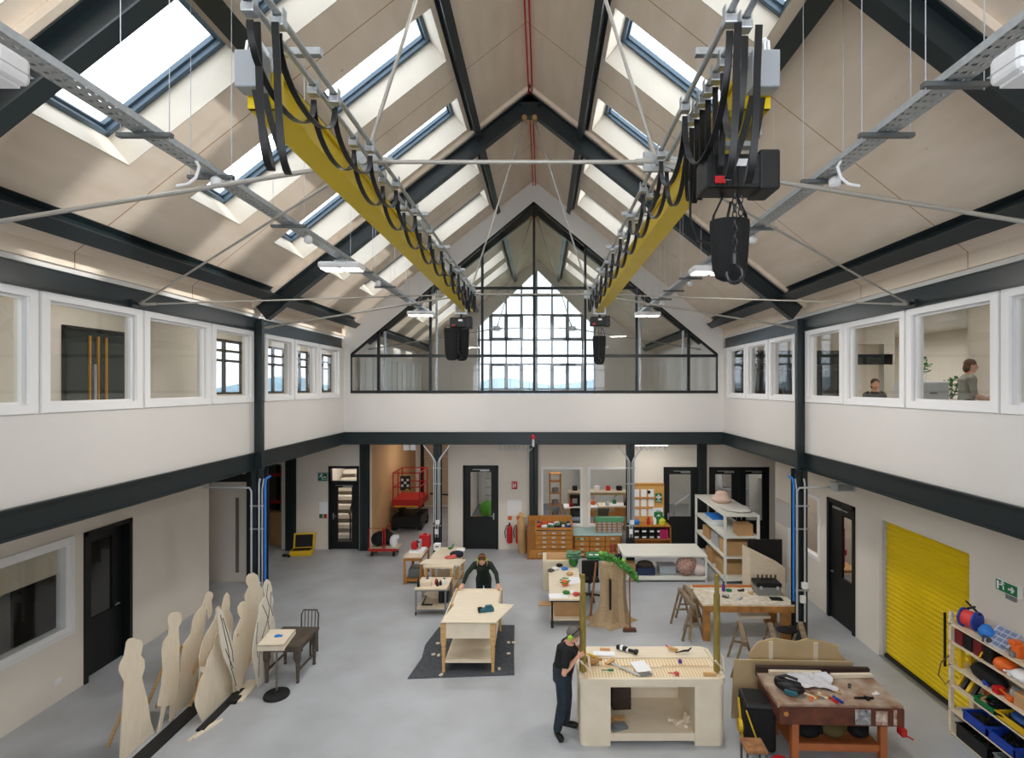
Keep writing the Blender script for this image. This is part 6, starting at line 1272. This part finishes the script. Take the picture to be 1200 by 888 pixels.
for sh,el,wr,pn,thn,dr in ((shR,elR,wrR,(.3,1,0),(0,0,1),(.85,.35,.25)),(shL,elL,wrL,(.3,-1,0),(0,0,1),(.7,-.6,.1))):
    flesh(m,[(sh,.052),(sh.lerp(el,.5),.045),(el,.039),(el.lerp(wr,.35),.041),(wr,.027)]); hand(m,wr,dr,pn,thn,.75)
for hp,kn,an in ((hipR,knR,anR),(hipL,knL,anL)): flesh(m,[(hp,.085),(kn,.055),(kn.lerp(an,.35),.052),(an,.038)])
for an,d in ((anR,(.35,-.95,0)),(anL,(1,-.35,0))): m.ball(tuple(an+V((0,0,-.04))),(.04,.04,.05))
o=m.build('body',M_skin,t,world=True,smooth=True); weld(o,.0075,3)
m=MB(); torso(m,pel+V((0,0,-.02)),chest,neck-V((.01,0,.03)),side,.19,.20,.16,1.22)
for sh,el in ((shR,elR),(shL,elL)): flesh(m,[(sh+V((0,0,.005)),.067),(sh.lerp(el,.62),.058)])
o=m.build('t_shirt',M_tee,t,world=True,smooth=True); weld(o,.012,4)
m=MB()
for f in range(5): m.ball(tuple(pel+V((0,0,.07-.045*f))),(.15,.185,.06),14)
for hp,kn,an in ((hipR,knR,anR),(hipL,knL,anL)): flesh(m,[(hp,.115),(hp.lerp(kn,.5),.1),(kn,.082),(kn.lerp(an,.4),.077),(an+V((0,0,.01)),.064)])
o=m.build('jeans',M_jean,t,world=True,smooth=True); weld(o,.012,4)
for an,d in ((anR,(.35,-.95,0)),(anL,(1,-.35,0))):
    m=MB(); dv=V(d).normalized(); shoe(m,(an.x-dv.x*.06,an.y-dv.y*.06,0),d); o=m.build('shoe',M_blackpl,t,world=True,smooth=True); weld(o,.008,3)
hair('hair',M_hairg,Mh,t); muffs(Mh,t,mat('lime_plastic',(170,214,60),.4))
# ---- person leaning on the far end of the set table
t=thing('person','person in dark green jumper leaning with both hands on the set table','person',(-1.3,11.95,0))
pel,chest,neck=V((-1.31,11.92,.88)),V((-1.31,11.72,1.20)),V((-1.31,11.62,1.31)); side=V((1,0,0))
m=MB(); torso(m,pel,chest,neck,side,.14,.165,.1); hc=V((-1.30,11.5,1.40)); flesh(m,[(neck,.05),(hc-V((0,-.03,.03)),.05)]); Mh=head_shape(m,hc,(.05,-.75,-.65))
arms=[]
for sx in (-1,1):
    sh=chest+V((sx*.17,-.03,.04)); wr=V((-1.31+sx*.37,11.3,.945)); el=sh.lerp(wr,.5)+V((sx*.04,.05,.0)); arms.append((sh,el,wr))
    flesh(m,[(sh,.048),(el,.038),(wr,.026)]); hand(m,wr,(sx*.25,-1,-.1),(0,0,-1),(-sx,0,0),.25)
legs=[]
for sx in (-1,1):
    hp=pel+V((sx*.085,0,-.03)); kn=V((-1.31+sx*.1,11.97,.48)); an=V((-1.31+sx*.1,12.02,.09)); legs.append((hp,kn,an)); flesh(m,[(hp,.08),(kn,.052),(an,.038)])
o=m.build('body',M_skin,t,world=True,smooth=True); weld(o,.008,3)
m=MB(); torso(m,pel+V((0,0,-.06)),chest,neck-V((0,-.0,.015)),side,.175,.19,.14,1.24)
for sh,el,wr in arms: flesh(m,[(sh,.062),(el,.05),(el.lerp(wr,.9),.038)])
o=m.build('jumper',M_jump,t,world=True,smooth=True); weld(o,.011,4)
m=MB()
for f in range(4): m.ball(tuple(pel+V((0,0,.05-.045*f))),(.16,.13,.06),14)
for hp,kn,an in legs: flesh(m,[(hp,.095),(kn,.066),(an,.054)])
o=m.build('trousers',M_jean,t,world=True,smooth=True); weld(o,.012,4)
for hp,kn,an in legs:
    m=MB(); shoe(m,(an.x,an.y+.06,0),(0,-1,0)); o=m.build('shoe',M_blackpl,t,world=True,smooth=True); weld(o,.008,3)
hair('hair',M_hairb,Mh,t); muffs(Mh,t,mat('lime_plastic',(170,214,60),.4),mat('orange_band',(210,110,50),.5))
# ---- seated person seen from behind the garland
t=thing('person','person in navy top with red-brown hair seated behind the leafy garland','person',(1.72,13.2,0))
pel,chest,neck=V((1.72,13.2,.55)),V((1.71,13.12,.93)),V((1.71,13.08,1.05)); side=V((1,0,0))
m=MB(); torso(m,pel,chest,neck,side,.15,.16,.1); hc=V((1.71,13.06,1.17)); flesh(m,[(neck,.05),(hc,.05)]); Mh=head_shape(m,hc,(.1,.9,-.4))
arms=[]
for sx in (-1,1):
    sh=chest+V((sx*.165,0,.03)); el=V((1.72+sx*.24,13.25,.72)); wr=V((1.72+sx*.12,13.45,.74)); arms.append((sh,el,wr)); flesh(m,[(sh,.048),(el,.04),(wr,.026)]); hand(m,wr,(-sx*.4,1,0),(0,0,-1),(-sx,0,0),.3)
legs=[]
for sx in (-1,1):
    hp=pel+V((sx*.08,0,0)); kn=V((1.72+sx*.12,13.62,.52)); an=V((1.72+sx*.12,13.66,.09)); legs.append((hp,kn,an)); flesh(m,[(hp,.085),(kn,.055),(an,.038)])
o=m.build('body',M_skin,t,world=True,smooth=True); weld(o,.009,3)
m=MB(); torso(m,pel,chest,neck-V((0,0,.02)),side,.17,.18,.13,1.22)
for sh,el,wr in arms: flesh(m,[(sh,.062),(el,.05),(el.lerp(wr,.9),.037)])
o=m.build('top',mat('navy_top',(28,36,58),.85),t,world=True,smooth=True); weld(o,.011,4)
m=MB(); m.ball(tuple(pel),(.17,.15,.11))
for hp,kn,an in legs: flesh(m,[(hp,.098),(kn,.068),(an,.054)])
o=m.build('trousers',M_tee,t,world=True,smooth=True); weld(o,.012,4)
for hp,kn,an in legs:
    m=MB(); shoe(m,(an.x,an.y-.06,0),(0,1,0)); o=m.build('shoe',M_blackpl,t,world=True,smooth=True); weld(o,.008,3)
h=hair('hair',M_hairr,Mh,t,full=True); MB().tube([(1.71,12.95,1.13),(1.71,12.93,1.0),(1.72,12.95,.9)],[.035,.03,.012],10).build('ponytail',mat('sandy_hair',(176,130,84),.7),h,world=True,smooth=True)
t=thing('work_stool','small stool under the person in navy','stool',(1.72,13.2,0)); MB().lathe([(.17,.41),(.18,.44),(.17,.46)],n=20).build('seat',M_dwood,t,smooth=True)
for k in range(3): a=k*2.094+.5; MB().bar((.2*math.cos(a),.2*math.sin(a),0),(.1*math.cos(a),.1*math.sin(a),.42),.03).build('leg',M_dwood,t)
# ---- two people in the room behind the right upper windows
Z2=3.95
def upstairs(lab,x,y,face,top,hairm,seated):
    t=thing('person',lab,'person',(x,y,Z2)); f=V(face).normalized(); side=f.cross(V((0,0,1))); dz=-.38 if seated else 0
    P=V((x,y,Z2)); pel=P+V((0,0,.92+dz)); chest=pel+V((0,0,.40))+f*.03; neck=chest+V((0,0,.13))+f*.02
    m=MB(); torso(m,pel,chest,neck,side,.145,.16,.1); hc=neck+V((0,0,.13))+f*.03; flesh(m,[(neck,.05),(hc,.05)]); Mh=head_shape(m,hc,f-V((0,0,.15)))
    arms=[];legs=[]
    for s in (-1,1):
        sh=chest+side*s*.17+V((0,0,.03)); el=sh+side*s*.05-V((0,0,.27))+f*.02*s; wr=el+f*.2+V((0,0,-.08 if not seated else .02))-side*s*.05; arms.append((sh,el,wr)); flesh(m,[(sh,.048),(el,.04),(wr,.026)]); hand(m,wr,f,side*-s,V((0,0,1)),.5)
        hp=pel+side*s*.085
        if seated: kn=hp+f*.42; an=kn+V((0,0,-.42))
        else: kn=hp+V((0,0,-.42))+f*(.12*s); an=V((hp.x,hp.y,Z2+.09))+f*(.16*s)
        legs.append((hp,kn,an)); flesh(m,[(hp,.085),(kn,.055),(an,.038)])
    o=m.build('body',M_skin,t,world=True,smooth=True); weld(o,.009,3)
    m=MB(); torso(m,pel,chest,neck-V((0,0,.02)),side,.165,.18,.13,1.22)
    for sh,el,wr in arms: flesh(m,[(sh,.06),(el,.05)])
    o=m.build('top',top,t,world=True,smooth=True); weld(o,.011,4)
    m=MB(); m.ball(tuple(pel),(.16,.16,.1))
    for hp,kn,an in legs: flesh(m,[(hp,.097),(kn,.068),(an,.055)])
    o=m.build('trousers',M_tee,t,world=True,smooth=True); weld(o,.012,4)
    for hp,kn,an in legs:
        m=MB(); shoe(m,(an.x-f.x*.06,an.y-f.y*.06,Z2),(f.x,f.y,0)); o=m.build('shoe',M_blackpl,t,world=True,smooth=True); weld(o,.009,3)
    h=hair('hair',hairm,Mh,t,full=True); t.scale=(.95,.95,.95) if not seated else (1,1,1); return t
upstairs('person with tied brown hair in grey and black top walking past the right upper window',7.2,9.15,(1,-.35,0),mat('grey_top',(136,134,124),.85),M_hairb,False)
upstairs('person with long dark hair seated at a desk behind the right upper window',7.15,11.6,(-.3,-1,0),mat('dark_top',(52,48,46),.85),M_hairb,True)
t=thing('desk','wooden desk in the room behind the right upper windows','desk',(7.2,11.1,Z2)); MB().bx(-.9,.7,-.3,.3,.7,.74).build('desk_top',M_pine,t)
for x in (-.85,.65):
    for y in (-.25,.25): MB().bx(x-.025,x+.025,y-.025,y+.025,0,.7).build('leg',M_grey,t)
t=thing('desk_chair','dark chair under the person at the upstairs desk','chair',(7.15,11.75,Z2)); MB().bx(-.2,.2,-.2,.2,.36,.42,bev=.02).build('seat',M_bag,t); MB().bx(-.2,.2,.17,.21,.5,.8,bev=.02).bx(-.03,.03,.16,.2,.4,.55).build('backrest',M_bag,t); MB().tube([(0,0,.03),(0,0,.38)],.03).box((0,0,.03),(.45,.06,.05)).box((0,0,.03),(.06,.45,.05)).build('base',M_blackpl,t)
t=thing('filing_cabinet','white cabinet in the room behind the right upper windows','cabinet',(7.0,9.95,Z2)); MB().bx(-.3,.3,-.3,.3,0,1.25,bev=.01).build('carcass',M_frame,t)
for k in range(3): d=MB().bx(-.28,.28,-.315,-.3,.05+.4*k,.42+.4*k).build('drawer',M_lgrey,t); MB().bx(-.06,.06,-.33,-.315,.22+.4*k,.25+.4*k).build('handle',M_grey,d)
def plant(lab,x,y,z,s=1.0):
    t=thing('potted_plant',lab,'plant',(x,y,z)); MB().lathe([(.06,0),(.08,.13),(.07,.13),(.06,.1)],n=16).build('pot',M_frame,t,smooth=True)
    rr=random.Random(3); m=MB()
    for k in range(34):
        a=rr.uniform(0,6.28); r=rr.uniform(.02,.17)*s; h=rr.uniform(.2,.55)*s; M=Mx.Translation((r*math.cos(a),r*math.sin(a),h))@Euler((rr.uniform(-.8,.8),rr.uniform(-.8,.8),a)).to_matrix().to_4x4(); m.ball((0,0,0),(.065*s,.03*s,.006),6,M)
    for k in range(6): a=k*1.05; m.tube([(0,0,.1),(.08*math.cos(a)*s,.08*math.sin(a)*s,.3*s),(.13*math.cos(a)*s,.13*math.sin(a)*s,.5*s)],.006,5)
    m.build('foliage',M_leaf,t,smooth=True); return t
plant('leafy plant in a white pot on the sill side table behind the walking person',7.45,9.8,Z2+.8,.95)
t=thing('side_table','wooden side table under the potted plant upstairs','table',(7.45,9.8,Z2)); MB().bx(-.25,.25,-.25,.25,.78,.82).build('table_top',M_pine,t)
for x in (-.22,.22):
    for y in (-.22,.22): MB().bx(x-.02,x+.02,y-.02,y+.02,0,.78).build('leg',M_pine,t)
plant('bushy plant in a white pot on top of the white cabinet upstairs',7.0,9.95,Z2+1.25,.8)
t=thing('wall_sensor','white sensor box on the cream wall behind the right upper window','sensor',(8.3,9.4,6.25)); MB().bx(-.12,0,-.1,.1,-.05,.06,bev=.02).build('case',M_frame,t); MB().bx(-.1,0,-.06,.06,-.12,-.05,bev=.01).build('lens',M_lgrey,t)

m=MB(); m.bx(XR+.3,8.2,12.6,12.75,5.62,5.86); S(m,'beam',M_steel)
m=MB(); m.bx(8.0,8.25,12.6,12.8,3.95,6.82).bx(XR+.4,8.0,12.6,12.7,6.1,6.82); S(m,'wall_partition',M_cream)
# ================================================================ storage rack at the right wall
RX0,RX1,RY0,RY1=5.98,6.36,4.6,7.93
t=thing('storage_rack','pale wooden storage rack full of tools beside the yellow shutter','rack',(6.17,6.3,0))
SH=(.05,.38,.74,1.03,1.37,1.63)
for z in SH: MB().bx(RX0,RX1,RY0,RY1,z-.022,z).build('shelf',M_ply,t,world=True)
for y in (RY0+.03,RY1-.03):
    for x in (RX0,RX1-.05): MB().bx(x,x+.05,y-.025,y+.025,0,1.8).build('upright',M_ply,t,world=True)
def put(nm,lab,cat,mt,sh,y,build,x=6.16,rz=0,smooth=False,grp=None):
    m=MB(); build(m); return single(m,nm,lab,cat,mt,(x,y,SH[sh]),rz,grp,smooth)
box=lambda a,b,c,bev=.012: (lambda m: m.bx(-a/2,a/2,-b/2,b/2,0,c,bev=bev))
# top shelf
t=thing('cable_reel','blue and red cable reel on the top shelf of the storage rack','cable reel',(6.14,7.72,SH[5]+.135),.35)
Q=Mx.Rotation(rad(90),4,'X')
for z in (-.09,.09): MB().lathe([(.135,z-.012),(.135,z+.012)],(0,0,0),24,Q).build('flange',M_blue,t,smooth=True)
MB().lathe([(.11,-.078),(.11,.078)],(0,0,0),24,Q).build('red_cable',mat('coral_cable',(224,70,66),.5),t,smooth=True); MB().bar((.02,-.12,.1),(.1,.12,.2),.02).bar((-.05,0,.16),(.1,0,.16),.025).build('handle',M_blackpl,t)
put('blue_bag','bright blue bag beside the cable reel on the storage rack','bag',M_lblue,5,7.4,lambda m:m.ball((0,0,.08),(.1,.12,.09)).ball((.03,.05,.12),(.07,.07,.06)),smooth=True,x=6.12)
t=thing('organizer_case','clear blue-tinted organizer case tilted on top of the storage rack','organizer case',(6.16,7.2,SH[5]),.1)
M=Mx.Translation((0,0,.09))@Mx.Rotation(rad(-42),4,'Y'); MB().bx(-.16,.16,-.16,.16,-.03,.03,M,bev=.01).build('case',mat('clear_plastic',(176,184,206),.25),t)
m=MB()
for i in range(4):
    for j in range(3): m.bx(-.14+.075*i,-.085+.075*i,-.13+.09*j,-.06+.09*j,.031,.036,M)
m.build('compartment',mat('compartment_blue',(110,124,160),.4),t)
put('cable_coil','black cable coil behind the organizer case on the top shelf','cable coil',M_blackrub,5,7.25,lambda m:[m.torus((0,0,.03+.03*k),.13-.01*k,.014) for k in range(4)],x=6.26)
put('orange_tool','orange and black hand tool standing on the top shelf','tool',M_orange,5,6.9,lambda m:m.bx(-.05,.05,-.06,.06,0,.17,bev=.02).bx(-.06,.06,-.02,.09,.12,.2,bev=.02),x=6.1)
for k in range(7): put('wood_offcut','brown wood offcut on the top shelf, %s from the shutter'%['first','second','third','fourth','fifth','sixth','seventh'][k],'offcut',M_pine if k%2 else M_card,5,6.72-.12*k,lambda m:m.bx(-.13,.13,-.03,.03,0,.03+.02*(k%3)),rz=.5*k,grp='offcuts on the top shelf')
# second shelf
for k in range(4): put('drill_case','dark red drill case on the second shelf down, %s from the shutter'%['first','second','third','fourth'][k],'case',mat('dark_red_case',(110,28,30),.5) if k%2==0 else M_blackpl,4,7.78-.17*k,box(.3,.15,.2))
put('orange_bag','orange bag on the second shelf down of the rack','bag',M_orange,4,7.08,lambda m:m.ball((0,0,.07),(.14,.13,.09)),smooth=True,x=6.1)
put('white_bag','white plastic bag on the second shelf down of the rack','bag',M_paper,4,6.8,lambda m:m.ball((0,0,.06),(.16,.15,.08)).ball((.03,-.1,.05),(.1,.1,.06)),smooth=True,x=6.12)
put('orange_bag','small orange bag next to the white bag on the rack','bag',mat('deep_orange',(206,86,34),.6),4,6.55,lambda m:m.ball((0,0,.06),(.12,.1,.08)),smooth=True)
for k in range(3):
    t=thing('stacked_organizer','black and red stacked drawer box on the second shelf down, %s of three'%['first','second','third'][k],'drawer box',(6.14,6.34-.2*k,SH[4])); MB().bx(-.15,.15,-.09,.09,0,.23).build('case',M_blackpl,t)
    for r in range(4): MB().bx(-.156,-.15,-.08,.08,.015+.055*r,.06+.055*r).build('drawer',mat('coral_cable',(224,70,66),.5) if k!=1 else M_paper,t)
# third shelf
put('yellow_level','yellow tool standing at the shutter end of the third shelf','tool',mat('hazard_yellow',(220,180,30),.5),3,7.8,lambda m:m.bx(-.1,-.04,-.03,.03,0,.3).bx(.05,.1,-.03,.02,0,.26),x=6.14)
put('black_bag','black holdall on the third shelf of the rack','bag',M_bag,3,7.42,lambda m:m.ball((0,0,.08),(.15,.28,.1)).ball((0,.1,.14),(.1,.12,.06)),smooth=True)
put('red_box','small red box on the third shelf of the rack','box',M_red,3,7.14,box(.12,.1,.09),x=6.06)
put('grey_jar','grey jar on the third shelf of the rack','jar',M_lgrey,3,7.0,lambda m:m.lathe([(.06,0),(.06,.1),(.05,.13)],n=12),smooth=True)
put('cardboard_box','open cardboard box on the third shelf of the rack','box',M_card,3,6.82,box(.24,.18,.17),rz=.2)
put('clear_cup','clear plastic cups beside the open box on the rack','cups',mat('clear_plastic',(196,200,206),.25),3,6.64,lambda m:m.lathe([(.035,0),(.05,.12)],n=12).lathe([(.035,0),(.05,.12)],(.0,.1,0),12))
put('cardboard_box','cardboard box of white packets on the third shelf','box',M_card,3,6.42,box(.28,.28,.14))
put('white_packet','white packets heaped on the cardboard box of the third shelf','packet',M_paper,3,6.42,lambda m:m.box((0,0,.17),(.2,.16,.05),.4,bev=.01).box((.03,.06,.2),(.16,.1,.04),-.5,bev=.01))
# fourth shelf
for k in range(4): put('quick_clamp','yellow and black clamp at the shutter end of the fourth shelf, %s'%['first','second','third','fourth'][k],'clamp',mat('hazard_yellow',(220,180,30),.5) if k%2==0 else M_blackpl,2,7.82-.09*k,lambda m:m.bar((-.12,0,.02),(.05,.04,.22),.045).bx(-.1,.0,-.02,.02,0,.04))
def traybox(nm,lab,mt,sh,y,a,b,c,fill=True,x=6.16):
    t=thing(nm,lab,'tray',(x,y,SH[sh])); m=MB(); m.bx(-a/2,a/2,-b/2,b/2,0,.012); e=.014
    m.bx(-a/2,-a/2+e,-b/2,b/2,0,c).bx(a/2-e,a/2,-b/2,b/2,0,c).bx(-a/2,a/2,-b/2,-b/2+e,0,c).bx(-a/2,a/2,b/2-e,b/2,0,c).bx(-a/2-.012,a/2+.012,-b/2-.012,-b/2,c-.015,c).bx(-a/2-.012,a/2+.012,b/2,b/2+.012,c-.015,c).bx(-a/2-.012,-a/2,-b/2,b/2,c-.015,c).bx(a/2,a/2+.012,-b/2,b/2,c-.015,c); m.build('tray_body',mt,t)
    if fill:
        m=MB(); rr=random.Random(int(y*100))
        for k in range(16): m.tube([(rr.uniform(-a/2+.04,a/2-.04),rr.uniform(-b/2+.04,b/2-.04),rr.uniform(.03,c)) for _ in range(4)],.011,6)
        o=m.build('cable_tangle',M_blackrub,t,smooth=True); o['kind']='stuff'
    return t
traybox('storage_tray','green tray with dark cables on the fourth shelf of the rack',M_green,2,7.3,.34,.34,.07)
traybox('storage_tray','yellow tray with dark cables on the fourth shelf of the rack',mat('hazard_yellow',(220,180,30),.5),2,6.85,.34,.5,.09)
put('blue_net','blue netting heaped in the yellow tray','netting',mat('mid_blue',(38,76,140),.6),2,6.85,lambda m:m.ball((0,0,.1),(.12,.18,.06)).ball((.03,.1,.12),(.08,.08,.05)),smooth=True)
traybox('storage_tray','blue tray nearest the bottom right corner on the fourth shelf',M_blue,2,6.28,.34,.5,.1)
# fifth shelf
traybox('storage_tray','deep blue tray at the shutter end of the fifth shelf',M_blue,1,7.45,.36,.4,.13)
traybox('storage_tray','deep blue tray in the middle of the fifth shelf',M_blue,1,7.02,.36,.4,.13)
put('wood_block','brown wooden block on the fifth shelf beside the blue trays','wood block',M_oak,1,6.66,box(.3,.14,.09),rz=.1)
t=thing('orange_bowl','orange plastic bowl on the fifth shelf of the rack','bowl',(6.14,6.44,SH[1])); MB().lathe([(.08,0),(.14,.12),(.13,.12),(.07,.02)],n=8).build('bowl',M_orange,t)
# floor level
traybox('storage_crate','black crate of cables at the bottom of the rack by the shutter',M_blackpl,0,7.5,.36,.55,.2)
traybox('storage_crate','grey crate of red-tipped cables at the bottom of the rack',M_grey,0,6.85,.36,.55,.2)
single(MB().tube([(5.97,7.9,1.15),(5.93,8.0,1.0),(5.9,8.02,.8),(5.96,7.95,.7),(5.99,7.9,.8)],.008),'hanging_lead','thin dark lead hanging off the shutter end of the rack','lead',M_dwood,smooth=True)
single(MB().bar((5.97,7.98,1.75),(5.97,7.98,.95),.03,.02),'dark_baton','dark baton hanging on the end post of the rack','baton',M_blackpl)

CW=[mat('dark_red_case',(110,28,30),.5),M_blackpl,M_orange,M_paper,M_grey,M_card,M_blue,mat('hazard_yellow',(220,180,30),.5),M_dwood,M_lgrey]
WN=['dark red','black','orange','white','grey','brown','blue','yellow','dark brown','pale grey']
rr=random.Random(11); ORD=['first','second','third','fourth','fifth','sixth','seventh','eighth','ninth','tenth']
for sh,nm in ((5,'top'),(4,'second'),(3,'third'),(2,'fourth')):
    for k in range(8):
        c=(k*3+sh)%10; y=7.62-.19*k-.03*sh; x=6.05 if k%2 else 6.27
        m=MB()
        if k%3==0: m.box((0,0,.035),(.1,.06,.07),rr.random()*3,bev=.015).bar((0,0,.05),(.12,.05,.09),.02)
        elif k%3==1: m.tube([(-.06,-.05,.02),(0,.03,.06),(.06,-.02,.09),(.09,.05,.03)],.014,6).ball((0,0,.03),.04,8)
        else: m.bx(-.1,.1,-.02,.02,0,.03).bx(.05,.1,-.05,.05,0,.05,bev=.01)
        single(m,'hand_tool','small %s tool on the rack %s shelf, %s of a loose row'%(WN[c],nm,ORD[k]),'tool',CW[c],(x,y,SH[sh]+(.0 if sh!=4 else .0)),rr.random()*3,'loose tools on the rack',smooth=True)
for y in (1,5,9,13,17.5,22): lamp(-6.9,y,6.78,.3,1.5,UPL)  # unseen lights added to brighten the upper side rooms, left then right
for y in (2,6,9.5): lamp(6.8,y,6.78,.3,1.5,UPL)
for y in (11.3,16): lamp(9.4,y,6.78,.6,1.5,UPL*1.6)
lamp(-6.4,18.6,3.4,.5,.8,24); lamp(.3,18.8,3.45,1.2,.3,32); lamp(2.6,20.5,3.45,1.2,.3,32); lamp(5.8,19,3.4,.4,1.5,36); lamp(10,17,6.7,1,1,60); lamp(-4.2,19.5,3.45,.4,1.2,22); lamp(7.6,12.5,3.4,.4,1.0,22); lamp(3.2,15.85,3.34,1,.07,14)  # unseen lights that brighten the rooms behind; last is the strip light
# ================================================================ light and camera
W=bpy.data.worlds.new('sky'); SC.world=W; W.use_nodes=True; nt=W.node_tree; bg=nt.nodes['Background']
tc=nt.nodes.new('ShaderNodeTexCoord'); sx=nt.nodes.new('ShaderNodeSeparateXYZ'); nt.links.new(tc.outputs['Generated'],sx.inputs[0])
cr=nt.nodes.new('ShaderNodeValToRGB'); nt.links.new(sx.outputs['Z'],cr.inputs[0])
cr.color_ramp.elements[0].position=0; cr.color_ramp.elements[0].color=(.86,.92,1,1)
cr.color_ramp.elements[1].position=.5; cr.color_ramp.elements[1].color=(.93,.965,1,1)
nt.links.new(cr.outputs[0],bg.inputs[0]); bg.inputs[1].default_value=SKY
def area(name,M,sx,sy,e,col=(1,1,1),portal=False,spread=None):
    l=bpy.data.lights.new(name,'AREA'); l.shape='RECTANGLE'; l.size=sx; l.size_y=sy; l.energy=e; l.color=col
    if portal: l.cycles.is_portal=True
    o=bpy.data.objects.new(name,l); COL.objects.link(o); o.matrix_world=M; return o
for M,SK in ((ML,SK_L),(MR,SK_R)):
    for r in ROWS:
        for a,b in SK:
            T_=M@Mx.Translation(((dd(a)+dd(b))/2,r+WD/2,T+.1)); area('sky_portal',T_,dd(b)-dd(a),WD,1,portal=True)
area('sky_portal',Mx.Translation((CX,YE+.4,7.4))@Mx.Rotation(rad(-90),4,'X'),5.6,6,1,portal=True)
area('sky_portal',Mx.Translation((CX,YF-.3,6.9))@Mx.Rotation(rad(90),4,'X'),8.8,6.2,1,portal=True)
area('sky_portal',Mx.Translation((-8.4,18.2,5.6))@Mx.Rotation(rad(-90),4,'Y'),1.5,11,1,portal=True)
area('sky_portal',Mx.Translation((9,20.3,5.5))@Mx.Rotation(rad(-90),4,'X'),4.6,2,1,portal=True)
s=bpy.data.lights.new('sun','SUN'); s.energy=SUN; s.angle=rad(2.2); s.color=(1,.97,.93)
o=bpy.data.objects.new('sun',s); COL.objects.link(o); o.rotation_euler=V((-7.05,.85,-2.45)).to_track_quat('-Z','Y').to_euler()
cam=bpy.data.cameras.new('camera'); co=bpy.data.objects.new('camera',cam); COL.objects.link(co)
co.location=(0,0,EYE); co.rotation_euler=(rad(90),0,0); cam.sensor_fit='HORIZONTAL'; cam.sensor_width=36; cam.lens=F/1200*36
cam.shift_x=-36/1200; cam.shift_y=9/1200; cam.clip_end=1000; cam.clip_start=.05
SC.camera=co
SC.view_settings.view_transform='Standard'; SC.view_settings.look='None'; SC.view_settings.gamma=1; SC.view_settings.use_curve_mapping=False
SC.view_settings.exposure=EXPO
SC.cycles.max_bounces=12; SC.cycles.diffuse_bounces=7; SC.cycles.glossy_bounces=4; SC.cycles.transparent_max_bounces=24
SC.cycles.use_denoising=True; SC.cycles.sample_clamp_indirect=6; SC.cycles.caustics_reflective=False; SC.cycles.caustics_refractive=False
